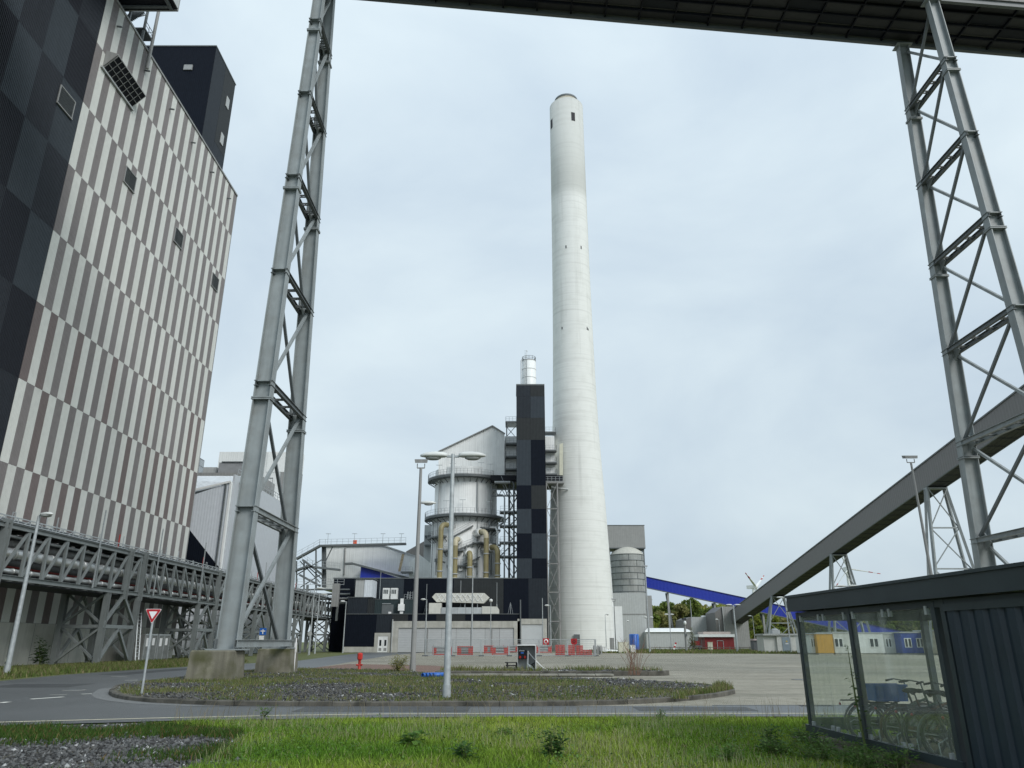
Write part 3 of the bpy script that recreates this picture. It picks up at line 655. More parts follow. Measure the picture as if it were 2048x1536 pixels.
pylon('steel_pylon', 28.55, 0.0, zt(28.55), (37.3, 39.0), (46.2, 43.0), LV_R, 'leaning grey lattice pylon rising behind the bicycle shelter', -1)
def block(name, cx, cy, w0, d0, w1, d1, h, label):
    e_ = MB(); v = []
    for z, ww, dd in ((0, w0, d0), (h - .06, w1, d1), (h, w1 - .1, d1 - .1)):
        v += [(cx + sx*ww/2, cy + sy*dd/2, z) for sx, sy in ((-1, -1), (1, -1), (1, 1), (-1, 1))]
    e_.add(v, [(0, 1, 5, 4), (1, 2, 6, 5), (2, 3, 7, 6), (3, 0, 4, 7), (4, 5, 9, 8), (5, 6, 10, 9), (6, 7, 11, 10), (7, 4, 8, 11), (8, 9, 10, 11)])
    return ob(name, e_, MOSS, None, label, 'plinth')
block('concrete_plinth', -14.0, 37.5, 2.2, 1.6, 2.05, 1.45, 1.42, 'mossy concrete block under the near leg of the pylon')
block('concrete_plinth', -13.7, 46.1, 2.0, 1.8, 1.85, 1.65, 1.42, 'mossy concrete block under the far leg of the pylon')
hb = em('conveyor_bridge', (10, 41, 43), 'dark conveyor bridge crossing the sky high overhead', 'bridge')
x0, x1 = -46, 90; yN, yF = 38.85, 43.1; dz = lambda X: Vector((X, 0, zt(X)))
sh = MB(); sh.prism([(x0, yN, zt(x0) + .5), (x0, yF, zt(x0) + .5), (x0, yF, zt(x0) + 4.2), (x0, yN, zt(x0) + 4.2)], (x1 - x0, 0, zt(x1) - zt(x0))); ob('shell', sh, GALLERY, hb)
for y in (yN + .12, yF - .12): ob('edge_beam', MB().ibeam((x0, y, zt(x0) + .3), (x1, y, zt(x1) + .3), .24, .55, .04), STEEL_D, hb)
nx = 54; st = (x1 - x0) / nx; sg = bpy.data.meshes
for i in range(nx + 1):
    X = x0 + i * st; ob('cross_beam', MB().beam((X, yN + .2, zt(X) + .36), (X, yF - .2, zt(X) + .36), .1, .2), DK1, hb)
me = None
for j in range(1, 4):
    y = yN + (yF - yN) * j / 4; ob('stringer', MB().beam((x0, y, zt(x0) + .33), (x1, y, zt(x1) + .33), .09, .2), DK1, hb)
sp_ = MB(); d1 = zt(st) - zt(0); gw = (yF - yN - .4) / 4 - .12
sp_.prism([(.07, 0, .0), (st - .07, 0, d1 * (st - .07) / st), (st - .07, gw, d1 * (st - .07) / st), (.07, gw, 0)], (0, 0, .04)); sme = sp_.mesh('soffit_panel')
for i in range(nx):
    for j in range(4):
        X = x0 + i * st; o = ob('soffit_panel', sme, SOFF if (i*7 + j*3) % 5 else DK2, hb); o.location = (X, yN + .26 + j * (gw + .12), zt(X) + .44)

# ---------------------------------------------------------------- inclined conveyor gallery and its trestles
GX, GW_ = 62.0, 3.05
gz = lambda Y: .352*GX + 1.8 - .156 * (Y - 1.772*GX)
ig = em('inclined_gallery', (GX, 218, 6), 'long taupe inclined conveyor gallery climbing over the yard', 'conveyor gallery')
ya, yb, gh_ = 22.0, 219.0, 3.45
ob('shell', MB().prism([(GX, ya, gz(ya) + .12), (GX + GW_, ya, gz(ya) + .12), (GX + GW_, ya, gz(ya) + gh_), (GX, ya, gz(ya) + gh_)], (0, yb - ya, gz(yb) - gz(ya))), GALLERY, ig)
ob('roof', MB().prism([(GX - .12, ya, gz(ya) + gh_ + .004), (GX + GW_ + .12, ya, gz(ya) + gh_ + .004), (GX + GW_ + .12, ya, gz(ya) + gh_ + .2), (GX - .12, ya, gz(ya) + gh_ + .2)], (0, yb - ya, gz(yb) - gz(ya))), STEEL_D, ig)
for x in (GX + .1, GX + GW_ - .1): ob('edge_beam', MB().beam((x, ya, gz(ya) + .05), (x, yb, gz(yb) + .05), .2, .14), STEEL_D, ig)
n = 76; me = None
for i in range(n):
    Y0 = ya + (yb - ya) * i / n; Y1 = ya + (yb - ya) * (i+1) / n
    ob('cross_beam', MB().beam((GX + .2, Y0, gz(Y0) + .07), (GX + GW_ - .2, Y0, gz(Y0) + .07), .1, .08), DK2, ig)
sp_ = MB(); L0 = (yb - ya)/n - .12; sp_.prism([(0, 0, 0), (.82, 0, 0), (.82, L0, -.156*L0), (0, L0, -.156*L0)], (0, 0, .03)); sme2 = sp_.mesh('soffit_panel')
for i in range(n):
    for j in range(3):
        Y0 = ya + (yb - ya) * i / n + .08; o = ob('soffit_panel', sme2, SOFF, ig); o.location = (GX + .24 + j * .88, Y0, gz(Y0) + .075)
def trestle(Y, label, wb):
    t = em('trestle', (GX + GW_/2, Y, 0), label, 'trestle', 'trestles under the inclined gallery'); zt_ = gz(Y) - .15; c = GX + GW_/2; tw = GW_/2 - .1
    xs = lambda s, z: c + s * (tw + (wb - tw) * (1 - z / zt_))
    for yy in (-.9, .9):
        for s in (-1, 1): ob('leg', MB().beam((xs(s, 0), Y + yy*1.8, 0), (xs(s, zt_), Y + yy*.3, zt_), .36, .36), STEEL, t)
    k = max(2, round(zt_ / 6.5)); zs = [zt_ * (i / k) for i in range(k + 1)]
    for z in zs[1:]: ob('cross_beam', MB().beam((xs(-1, z), Y - .5, z), (xs(1, z), Y - .5, z), .2, .2), STEEL, t)
    for a, b in zip(zs, zs[1:]):
        ob('brace', MB().beam((xs(-1, a), Y - .55, a), (xs(1, b), Y - .55, b), .13), STEEL, t); ob('brace', MB().beam((xs(1, a), Y - .45, a), (xs(-1, b), Y - .45, b), .13), STEEL, t)
    ob('head_beam', MB().cbox((c, Y, zt_ + .05), (2*tw + .3, 1.0, .22)), STEEL, t)
trestle(110, 'tallest gallery trestle, beside the high pylon', 4.1); trestle(147, 'middle gallery trestle in front of a wind turbine', 3.7); trestle(184, 'lowest gallery trestle above the white kiosk', 4.2)
# ---------------------------------------------------------------- chimney
CX, CY = 14.7, 165.0
prof = [(7.2, 0), (7.0, 7), (6.8, 14.4), (6.45, 23), (6.1, 31.8), (5.7, 39), (5.35, 46.8), (5.05, 58), (4.84, 70.5), (4.68, 84), (4.6, 95), (4.52, 115), (4.47, 138.4)]
ch = em('chimney', (CX, CY, 0), 'tall tapering pale concrete power station chimney', 'chimney')
ob('shaft', MB().lathe((CX, CY, 0), prof + [(3.9, 138.4)], 64), CHIM, ch)
ob('liner', MB().lathe((CX, CY, 0), [(3.05, 136), (3.05, 140.7), (2.85, 140.7), (2.85, 136)], 40), mat('chimney liner', (.46, .44, .36), .7, var=.1), ch)
ob('rim_ring', MB().lathe((CX, CY, 0), [(3.1, 140.2), (3.14, 140.25), (3.14, 140.75), (3.05, 140.75)], 40), STEEL_D, ch)
ob('cap_slab', MB().lathe((CX, CY, 0), [(3.9, 138.38), (3.0, 138.3)], 40), CONC, ch)
for ang, z0, z1 in ((-72, 131, 133.6), (-158, 130.6, 133.4), (-108, 93, 93.8), (-60, 93, 93.9), (-126, 71.6, 72.2), (-50, 71.6, 72.3), (-46, 71.5, 72.0)):
    a = R(ang); r_ = 4.47 if z0 > 100 else (4.6 if z0 > 80 else 4.8); c, s_ = math.cos(a), math.sin(a); t = Vector((-s_, c, 0)); wd = .5 if z0 > 100 else .12
    q = Vector((CX + c*r_, CY + s_*r_, z0)); mb = MB(); o_ = Vector((c, s_, 0)) * .04; u = Vector((0, 0, z1 - z0))
    mb.prism([q - t*wd - o_, q + t*wd - o_, q + t*wd - o_ + u, q - t*wd - o_ + u], o_ * 2.6); ob('opening', mb, DK1, ch)
dp = MB().box(-.6, .6, -.1, .1, 0, 3.2).mesh('door'); o = ob('door', dp, STEEL_D, ch); o.location = (CX - 1.6, CY - 7.05, 0); 
# ---------------------------------------------------------------- absorber vessel
AX, AY = -10.35, 165.0
ab = em('absorber_vessel', (AX, AY, 0), 'large white cylindrical scrubber vessel with ring walkways', 'vessel')
ob('shell', MB().lathe((AX, AY, 0), [(7.35, 0), (7.35, 27.8), (6.95, 28.2), (6.95, 38)], 64), WHITE, ab)
fy0, fy1 = 159.3, 171
hp = [P(x, y, Y=fy0) for x, y in ((877, 950), (877, 905), (985, 853), (1009, 869), (1009, 950))]
ob('hood', MB().prism(hp, (0, fy1 - fy0, 0)), WHITE, ab)
ob('hood_roof', MB().beam(hp[1] + Vector((-.1, -.2, .1)), hp[2] + Vector((0, -.2, .1)), .5, .22).beam(hp[2] + Vector((0, -.2, .1)), hp[3] + Vector((.1, -.2, .1)), .5, .22), GREYB, ab)
def ring(z, r0, r1, a0, a1, parent, n=24, th=.35, rail=True, m=STEEL_D):
    mb = MB(); A = [R(a0 + (a1 - a0) * i / n) for i in range(n + 1)]
    v = []
    for a in A:
        for r, zz in ((r0, z - th), (r1, z - th), (r1, z), (r0, z)): v.append((AX + r*math.cos(a), AY + r*math.sin(a), zz))
    fs = [(4*i + j, 4*i + (j+1) % 4, 4*i + 4 + (j+1) % 4, 4*i + 4 + j) for i in range(n) for j in range(4)]
    mb.add(v, fs + [(0, 1, 2, 3), tuple(4*n + k for k in (3, 2, 1, 0))])
    for a in A[::2]: mb.beam((AX + r0*math.cos(a), AY + r0*math.sin(a), z - th - .9), (AX + (r1 - .1)*math.cos(a), AY + (r1 - .1)*math.sin(a), z - th), .12)
    w_ = ob('walkway', mb, m, parent)
    if rail: ob('railing', MB().rail([(AX + (r1 - .05)*math.cos(a), AY + (r1 - .05)*math.sin(a), z) for a in A], 1.15, 1.4, .03), GALV, w_)
z1_ = P(932, 947, Y=156.6).z; z2_ = P(932, 1026, Y=156.2).z
ring(z1_, 6.9, 8.6, -185, 5, ab, 36, .5); ring(z2_, 7.3, 9.0, -185, 5, ab, 36, .5)
for z, a0, a1 in ((P(0, 1053, Y=156.5).z, -62, -22), (P(0, 1069, Y=156.5).z, -160, -118), (P(0, 1083, Y=156.5).z, -74, -20), (P(0, 1099, Y=156.5).z, -125, -88), (P(0, 1130, Y=156.5).z, -112, -78)): ring(z, 7.3, 8.5, a0, a1, ab, 10, .3)
def vpt(ang, z, r=7.9): return Vector((AX + r*math.cos(R(ang)), AY + r*math.sin(R(ang)), z))
for (a0, y0), (a1, y1) in (((-104, 1072), (-74, 1050)), ((-98, 1099), (-70, 1084)), ((-90, 1130), (-62, 1112)), ((-128, 1094), (-118, 1102)), ((-128, 1117), (-118, 1124))):
    p, q = vpt(a0, P(0, y0, Y=156.5).z), vpt(a1, P(0, y1, Y=156.5).z); s_ = ob('stair', MB().beam(p, q, .5, .22), STEEL_D, ab)
    ob('handrail', MB().beam(p + Vector((0, -.4, 1.05)), q + Vector((0, -.4, 1.05)), .07).beam(p + Vector((0, -.4, .55)), q + Vector((0, -.4, .55)), .05), GALV, s_)
for a in (-66, -36, -140): ob('rain_pipe', MB().tube(vpt(a, 15, 7.5), vpt(a, 35, 7.2), .16, n=8), GREYW, ab)
for i, (x, y) in enumerate(((878, 938), (905, 935), (962, 933), (980, 936), (862, 1012), (892, 1010), (925, 1008), (978, 1012))):
    q = P(x, y + 14, Y=157.2); ob('walkway_lamp', MB().beam(q, q + Vector((0, 0, 2.4)), .07).cbox((q.x, q.y, q.z + 2.4), (1.3, .12, .1)), GALV, ab)
# khaki recirculation pipes with white collars
for i, (x, yt, xc, yc_, rc, lb) in enumerate(((878.7, 1044, 895, 1048, .85, 'tall khaki pipe with elbow, first one from the white shed'), (909, 1073, 916, 1077, .82, 'khaki elbow pipe half hidden behind the twin street lamp pole'), (939, 1102, 938.5, 1105, .8, 'shortest khaki elbow pipe, middle of the row'), (971.7, 1058, 961.8, 1062, .85, 'tall khaki elbow pipe beside the middle short one'), (995, 1089, 983, 1093, .8, 'khaki elbow pipe nearest the dark checkered tower'))):
    Y0 = 155.6; p0 = P(x, 1158, Y=Y0); zc = P(x, yc_, Y=Y0).z; c = P(xc, yc_, Y=157.4); r_ = .5
    px_ = Vector((p0.x, Y0, 0)); k = em('khaki_pipe', (p0.x, Y0, 13), lb, 'pipe', 'khaki pipes before the scrubber vessel')
    r_ = .54; pts = [(p0.x, Y0, 12.5), (p0.x, Y0, zc - 1.5)]
    A_, B_, C_ = Vector((p0.x, Y0, zc - 1.5)), Vector((p0.x, Y0, zc + .15)), Vector((c.x, 157.0, zc))
    for j in range(1, 9): t = j / 8; pts.append(A_.lerp(B_, t).lerp(B_.lerp(C_, t), t))
    pts.append(C_ + (C_ - B_).normalized() * .8); ob('pipe', MB().path(pts, r_, 14), KHAKI, k)
    ob('elbow', MB().path(pts[1:9], r_ + .02, 14), KHAKI_L if i % 2 else KHAKI, k)
    d = (C_ - B_).normalized(); ob('collar', MB().tube(C_ + d*.1, C_ + d*.75, rc, n=24), WHITE_P, k); ob('nozzle', MB().tube(C_ + d*.75, C_ + d*2.6, rc*.95, n=24), ALU, k)
    for fz in (.18, .62):
        z = 13.6 + (zc - 15) * fz; ob('clamp', MB().lathe((p0.x, Y0, z), [(r_, -.1), (r_ + .13, -.1), (r_ + .13, .1), (r_, .1)], 14), GREYW, k)
    ob('foot_flange', MB().lathe((p0.x, Y0, 13.7), [(r_ + .25, -.6), (r_ + .18, .2), (r_ + .02, .5)], 14), KHAKI_L, k)
# flue duct between hood and chimney, with balconies
du = em('flue_duct', (4, 165, 37), 'white flue duct with balconies leading from vessel to chimney', 'duct')
dz0, dz1 = P(1010, 953, Y=160).z, P(1010, 872, Y=160).z
ob('shell', MB().box(-1.6, 9.5, 160.2, 168.5, dz0, dz1), WHITE, du)
for sx, ys, x0_, x1_ in ((0, (887, 913, 938), -1.4, 1.2), (1, (901, 925, 948), 6.6, 9.8)):
    for y in ys:
        z = P(1020, y, Y=159).z; b = ob('balcony', MB().box(x0_, x1_, 158.4, 160.2, z - .3, z).beam((x0_, 160.2, z - 1), (x0_, 158.5, z - .3), .1), STEEL_D, du); ob('railing', MB().rail([(x0_, 160.1, z), (x0_, 158.5, z), (x1_, 158.5, z), (x1_, 160.1, z)], 1.1, .8, .035), GALV, b)
ob('gusset', MB().prism([P(1119, 888, Y=159), P(1126, 886, Y=159), P(1126, 951, Y=159), P(1119, 951, Y=159)], (0, .4, 0)), CREAM, du)
tp = P(1014, 866, Y=160); fr_ = MB()
for x in (-1.2, 1.5):
    for y in (160.5, 164): fr_.beam((x, y, dz1), (x, y, dz1 + 3.2), .22)
fr_.beam((-1.2, 160.5, dz1), (1.5, 160.5, dz1 + 3.2), .12).beam((1.5, 164, dz1), (-1.2, 164, dz1 + 3.2), .12)
ob('roof_frame', fr_, STEEL_D, du); b = ob('roof_deck', MB().box(-1.5, 1.8, 160.1, 164.4, dz1 + 3.2, dz1 + 3.45), GREYB, du); ob('railing', MB().rail([(-1.4, 164, dz1 + 3.45), (-1.4, 160.2, dz1 + 3.45), (1.7, 160.2, dz1 + 3.45)], 1.1, .8, .035), GALV, b)
b = ob('roof_deck', MB().box(6.8, 9.9, 160.3, 163, dz1 + .9, dz1 + 1.1).beam((7.2, 160.5, dz1), (7.2, 160.5, dz1 + .9), .15).beam((9.6, 160.5, dz1), (9.6, 160.5, dz1 + .9), .15), STEEL_D, du); ob('railing', MB().rail([(6.9, 160.4, dz1 + 1.1), (9.8, 160.4, dz1 + 1.1), (9.8, 162.8, dz1 + 1.1)], 1.1, .7, .035), GALV, b)
# steel support of the duct
sw = em('support_tower', (1, 161, 0), 'dark steel frame carrying the flue duct beside the checkered tower', 'steel frame')
fl = [13.5] + [P(1020, y, Y=160).z for y in (1113, 1085, 1052, 1024)] + [dz0 - 1.2]
for x in (-.6, 2.8):
    for y in (160, 167): ob('leg', MB().beam((x, y, 0), (x, y, dz0 - .3), .45), STEEL_D, sw)
for a, b in zip(fl, fl[1:]): ob('brace', MB().beam((-.6, 159.9, a), (2.8, 159.9, b), .22), STEEL_D, sw); ob('brace', MB().beam((2.8, 160.1, a), (-.6, 160.1, b), .22), STEEL_D, sw)
for z in fl[1:]:
    k = ob('deck', MB().box(-2.6, 3.2, 158.9, 161, z - .35, z), STEEL_D, sw); ob('railing', MB().rail([(-2.5, 159, z), (3.1, 159, z)], 1.1, 1.0, .035), GALV, k)
ob('platform', MB().box(-4.6, 11.0, 158.2, 169, dz0 - 1.2, dz0 - .1), DK1, sw)
k = ob('deck', MB().box(6.9, 11.2, 157.6, 160, dz0 - 2.0, dz0 - 1.6), GREYB, sw); ob('railing', MB().rail([(6.9, 157.7, dz0 - 1.6), (11.1, 157.7, dz0 - 1.6)], 1.1, .8, .035), GALV, k)
ob('drain_pipe', MB().tube((-3.8, 158, dz0 - 1.7), (-.4, 158, dz0 - 1.7), .28, n=10).tube((8.5, 158.4, dz0 - 2.6), (12.2, 159.4, dz0 - 3.0), .18, n=8), GREYW, sw)
for i, (za, zb2) in enumerate(zip(fl[:-1], fl[1:])):
    xa, xb = (-2.4, .6) if i % 2 else (.6, -2.4); f_ = ob('stair_flight', MB().beam((xa, 158.6, za), (xb, 158.6, zb2), .7, .16), STEEL_D, sw); ob('handrail', MB().beam((xa, 158.2, za + 1), (xb, 158.2, zb2 + 1), .07), GALV, f_)
for x, z0, z1, r_, m_ in ((-3.1, 13.5, 24, .22, WHITE_P), (-1.6, 13.5, 31, .16, GALV), (.4, 14, 34, .2, STEEL_D), (-3.6, 13.5, 19, .3, GREYW)): ob('riser_pipe', MB().path([(x, 158.3, z0), (x, 158.3, z1), (x - .4, 158.6, z1 + .7), (x - 1.6, 159, z1 + .8)], r_, 10), m_, sw)
for z in (dz0 - 3.2, dz0 - 4.6): ob('truss_beam', MB().beam((-4.4, 158.4, z), (3, 158.4, z), .25), STEEL_D, sw)
for k in range(5): ob('truss_brace', MB().beam((-4.4 + k*1.5, 158.4, dz0 - 4.6), (-3.65 + k*1.5, 158.4, dz0 - 3.2), .14).beam((-3.65 + k*1.5, 158.4, dz0 - 3.2), (-2.9 + k*1.5, 158.4, dz0 - 4.6), .14), STEEL_D, sw)
# smaller pipes, valve boxes and ladders on the vessel
for a, z0, z1 in ((-150, 13, 26), (-108, 13, 24), (-84, 13, 21), (-44, 13, 27)): ob('side_pipe', MB().tube(vpt(a, z0, 7.75), vpt(a, z1, 7.75), .14, n=8), GALV, ab)
for a, z in ((-136, 18), (-101, 21.5), (-92, 16), (-58, 24.5), (-70, 17), (-48, 19)): q = vpt(a, z, 7.7); ob('valve_box', MB().cbox(q, (.8, .5, .7), R(a + 90)), [GREYB, STEEL_D, WHITE_P][int(-a) % 3], ab)
lt = em('lattice_mast', (8.6, 157, 0), 'slim steel lattice mast standing against the chimney foot', 'lattice mast')
for x in (7.35, 9.75):
    for y in (156.6, 158.6): ob('leg', MB().beam((x, y, 0), (x, y, dz0 - 2.0), .2), GREYB, lt)
zz = [i * (dz0 - 2) / 6 for i in range(7)]
for a, b in zip(zz, zz[1:]): ob('brace', MB().beam((7.35, 156.6, a), (9.75, 156.6, b), .1), GREYB, lt); ob('brace', MB().beam((9.75, 156.6, a), (7.35, 156.6, b), .1), GREYB, lt); ob('cross_beam', MB().beam((7.35, 156.6, b), (9.75, 156.6, b), .2), GREYB, lt)
# ---------------------------------------------------------------- dark checkered tower and small silo on top
TX0, TX1, TY = .97, 6.88, 150.0
tw_ = em('checkered_tower', (3.9, 152, 0), 'slender tower clad in dark grey and black checks', 'tower')
ob('core', MB().box(TX0, TX1, TY, 157.5, 0, 53.7), DKR[1], tw_)
yb_ = [770, 793, 836, 880, 971, 1018, 1067, 1117, 1157, 1206]; zb_ = [P(1060, y, Y=TY).z for y in yb_]
LC, RC = [1, 1, 3, 2, 0, 2, 0, 2, 0], [3, 2, 3, 0, 3, 0, 2, 0, 1]; xm = (TX0 + TX1) / 2
for i in range(9):
    for cc, xa, xb in ((LC, TX0, xm - .01), (RC, xm + .01, TX1)): ob('panel', MB().box(xa, xb, TY - .08, TY - .002, zb_[i+1] + .02, zb_[i]), DKR[cc[i]], tw_)
ob('parapet', MB().box(TX0 - .08, TX1 + .08, TY - .12, 157.6, 53.7, 54.0), STEEL_D, tw_)
ob('edge_trim', MB().box(TX1, TX1 + .08, TY - .1, 157.5, 0, 53.7), DK1, tw_)
ss = em('roof_silo', (3.75, 153.6, 54), 'small white silo standing on the dark checkered tower', 'silo')
zs_ = P(1057, 723, Y=153.6).z; ob('shell', MB().lathe((3.75, 153.6, 0), [(1.55, 53), (1.55, zs_), (1.2, zs_ + .2), (0, zs_ + .35)], 28), WHITE_P, ss)
ob('railing', MB().rail([(3.75 + 1.5*math.cos(R(a)), 153.6 + 1.5*math.sin(R(a)), zs_) for a in range(0, 361, 30)], .9, 2, .04), STEEL_D, ss)
ld = MB(); 
for x in (2.75, 3.25): ld.beam((x, 152.1, 53), (x, 152.1, zs_ + .9), .06)
for k in range(30): ld.beam((2.75, 152.1, 53 + k*.33), (3.25, 152.1, 53 + k*.33), .05)
ob('ladder', ld, GALV, ss); ob('filler_pipe', MB().path([(2.0, 152.6, 53), (2.0, 152.6, zs_ - .1), (2.3, 152.8, zs_ + .25), (2.9, 153.2, zs_ + .3)], .11, 8), GALV, ss)
for z in (56.5, 58.5, 60.5): ob('hoop', MB().lathe((3.75, 153.6, z), [(1.55, -.04), (1.59, -.04), (1.59, .04), (1.55, .04)], 28), GREYW, ss)
ob('mast_lamp', MB().beam((3.3, 152.3, zs_), (3.3, 152.3, zs_ + 2), .06).ell((3.3, 152.3, zs_ + 2), (.16, .16, .12)), WHITE_P, ss)
# ---------------------------------------------------------------- main dark building with podium
mbd = em('process_building', (-15, 145, 0), 'long low black building with a paler concrete podium of grey shutters', 'building')
UX0, UX1, UZ = -35.0, 6.88, 13.62
ob('core', MB().box(UX0, TX1, 150.05, 158, 0, UZ - .1), DKR[0], mbd)
xs_ = [668, 707, 757, 807, 857, 907, 957, 1007, 1057, 1094]; tn = [0, 1, 2, 0, 0, 3, 3, 0, 1]
for i in range(9):
    a, b = P(xs_[i], 1190, Y=150).x, P(xs_[i+1], 1190, Y=150).x
    ob('panel', MB().box(a + .01, b - .01, 149.9 if i < 7 else 149.88, 150.045, 5.7, UZ - .12), DKR[tn[i]], mbd)
ob('parapet', MB().box(UX0 - .1, TX0 - .02, 149.82, 158.1, UZ - .12, UZ + .06), STEEL_D, mbd)
PX0, PX1, PZ = -30.2, 1.42, 6.53
ob('podium', MB().box(PX0, PX1, 140.1, 150, 0, PZ - .05), DKR[0], mbd)
def pp(x): return P(x, 1260, Y=140).x
for a, b, z0, z1, k in ((690, 752, .95, 6.5, 0), (752, 783, 3.35, 6.5, 1), (783, 815, 5.35, 6.5, 3), (815, 872, 5.35, 6.5, 0), (872, 930, 5.35, 6.5, 3), (930, 985, 5.35, 6.5, 0), (985, 1040, 5.35, 6.5, 0)): ob('panel', MB().box(pp(a) + .01, pp(b) - .01, 140.0, 140.095, z0, z1), DKR[k], mbd)
ob('roof_edge', MB().box(PX0 - .1, PX1 + .05, 139.9, 150, PZ - .05, PZ + .05), STEEL_D, mbd)
ob('plinth', MB().box(pp(690), pp(750), 139.92, 140.095, 0, .94), CONC, mbd)
ds = ob('door_surround', MB().box(pp(750), pp(757), 139.9, 140.09, 0, 3.3).box(pp(777), pp(783), 139.9, 140.09, 0, 3.3).box(pp(757), pp(777), 139.9, 140.09, 2.75, 3.3), CONC, mbd)
for s in (0, 1):
    x0_ = pp(757) + s * (pp(777) - pp(757)) / 2; x1_ = x0_ + (pp(777) - pp(757)) / 2; d = ob('door', MB().box(x0_ + .01, x1_ - .01, 139.96, 140.08, .02, 2.74), WHITE_P, mbd)
    ob('pane', MB().box(x0_ + .28, x1_ - .25, 139.94, 139.958, 1.1, 2.1), GLASSY, d); ob('vent', MB().box(x0_ + .2, x1_ - .2, 139.94, 139.958, .25, .75), GREYB, d)
ob('concrete_frame', MB().box(pp(783), pp(797), 139.8, 140.095, 0, 5.3).box(pp(797), pp(1040), 139.8, 140.095, 4.15, 5.3).box(pp(1028), pp(1040), 139.8, 140.095, 0, 4.15), CONC, mbd)
SHUT = mat('grey shutter slats', (.44, .46, .47), .5, var=.04, rib=-.28)
for i in range(8):
    a, b = pp(797) + (pp(1028) - pp(797)) * i / 8, pp(797) + (pp(1028) - pp(797)) * (i+1) / 8; ob('shutter', MB().box(a + .02, b - .02, 140.0, 140.08, .05, 4.14), SHUT, mbd)
for x in (856, 944, 984): ob('shutter_post', MB().box(pp(x) - .08, pp(x) + .08, 139.86, 139.99, 0, 4.14), GREYB, mbd)
ob('portal_block', MB().box(.95, 6.3, 140.1, 149.8, 0, 5.7), DKR[0], mbd)
ob('portal', MB().box(pp(1035), pp(1043), 139.8, 140.09, 0, 5.7).box(pp(1086), pp(1094), 139.8, 140.09, 0, 5.7).box(pp(1043), pp(1086), 139.8, 140.09, 4.75, 5.7), CONC, mbd)
ob('roller_door', MB().box(pp(1043), pp(1086), 139.98, 140.085, .02, 4.74), mat('roller door', (.5, .53, .54), .5, var=.03, rib=-.2), mbd)
ob('drain_pipe', MB().tube((pp(785), 139.7, 0), (pp(785), 139.7, 5.6), .1), GREYW, mbd); ob('drain_pipe', MB().tube((pp(1041), 139.7, 0), (pp(1041), 139.7, 9), .12), STEEL_D, mbd)
# roof-top blocks and machines on the podium
def q_(x, y, Y): return P(x, y, Y=Y)
rb_ = em('stair_block', (-28, 145, 6.5), 'black stair block on the podium roof below a light grey cabin', 'roof block')
a = q_(696, 1195, 143); b = q_(733, 1228, 143); ob('wall', MB().box(a.x, b.x, 143, 149.8, PZ, a.z), DKR[1], rb_); ob('roof_trim', MB().box(a.x - .1, b.x + .1, 142.9, 149.8, a.z, a.z + .1), STEEL_D, rb_)
ob('side_panel', MB().box(b.x + .002, q_(742, 0, 143).x if 0 else b.x + .9, 143.6, 149.8, PZ, a.z - .1), DKR[3], rb_); zbk = a.z
cb_ = em('roof_cabin', (-27, 145, 9.7), 'light grey metal cabin on the black stair block', 'cabin')
a = q_(712, 1158, 143.5); b = q_(744, 1194, 143.5); mdx = q_(729, 1170, 143.5).x; ob('wall', MB().box(a.x, mdx, 143.5, 148, zbk + .11, a.z), GREYW, cb_); ob('wall', MB().box(mdx + .01, b.x, 143.4, 148, zbk + .11, a.z - .15), WHITE_R, cb_); ob('roof', MB().box(a.x - .15, b.x + .15, 143.2, 148.2, a.z + .01, a.z + .15), STEEL_D, cb_)
ub = em('unit_block', (-23, 147, 6.5), 'dark green ribbed plant room on the podium carrying two white coolers', 'roof block')
a = q_(743, 1199, 146); b = q_(828, 1228, 146); ob('wall', MB().box(a.x, b.x, 146, 149.8, PZ, a.z), mat('dark green sheet', (.018, .034, .038), .5, var=.1, rib=.3), ub); ob('roof_trim', MB().box(a.x, b.x, 145.9, 149.8, a.z, a.z + .08), STEEL_D, ub); zub = a.z
x0_, x1_ = q_(764, 0, 146).x if 0 else q_(764, 1215, 146).x, q_(787, 1215, 146).x; d = ob('door', MB().box(x0_, x1_, 145.92, 145.995, PZ, PZ + 1.9), STEEL_D, ub); ob('lintel', MB().box(x0_, x1_ - .5, 145.8, 145.99, PZ + 2.0, PZ + 2.12), GALV, d); ob('notice', MB().box(x1_ - .9, x1_ - .35, 145.88, 145.915, PZ + .1, PZ + .6), SIGN_W, d)
for i, x in enumerate((766, 782)):
    a = q_(x, 1176, 146.6); b = q_(x + 12, 1195, 146.6); c = em('cooler', ((a.x + b.x)/2, 147, zub), ['white cooling cabinet nearer the grey cabin', 'white cooling cabinet farther from the grey cabin'][i], 'cooler', 'white coolers on the plant room')
    ob('housing', MB().box(a.x, b.x, 146.6, 147.8, zub + .09, a.z), WHITE_P, c)
    for k in range(3): ob('grille', MB().box(a.x + .15 + k*.32, a.x + .38 + k*.32, 146.55, 146.598, zub + 1.1, a.z - .3), STEEL_D, c)
vt = em('vent_stack', (-18.5, 145, 6.5), 'boxy white vent cowl standing on the podium roof', 'vent')
a = q_(801, 1197, 145); ob('duct', MB().box(a.x, a.x + .55, 145, 145.6, PZ, a.z), WHITE_P, vt); ob('cowl', MB().box(a.x - .35, a.x + .75, 144.8, 145.7, a.z - 2.2, a.z - 1.0), WHITE_P, vt)
lr = em('roof_ladder', (-17.5, 146, 6.5), 'caged white roof ladder against the black upper wall', 'ladder')
m_ = MB()
for x in (814, 819, 824): q = q_(x, 1228, 147); m_.beam((q.x, 147, PZ), (q.x, 147, q_(x, 1183, 147).z), .07)
for k in range(9): m_.beam((q_(814, 1200, 147).x, 147, PZ + .5 + k*.45), (q_(824, 1200, 147).x, 147, PZ + .5 + k*.45), .05)
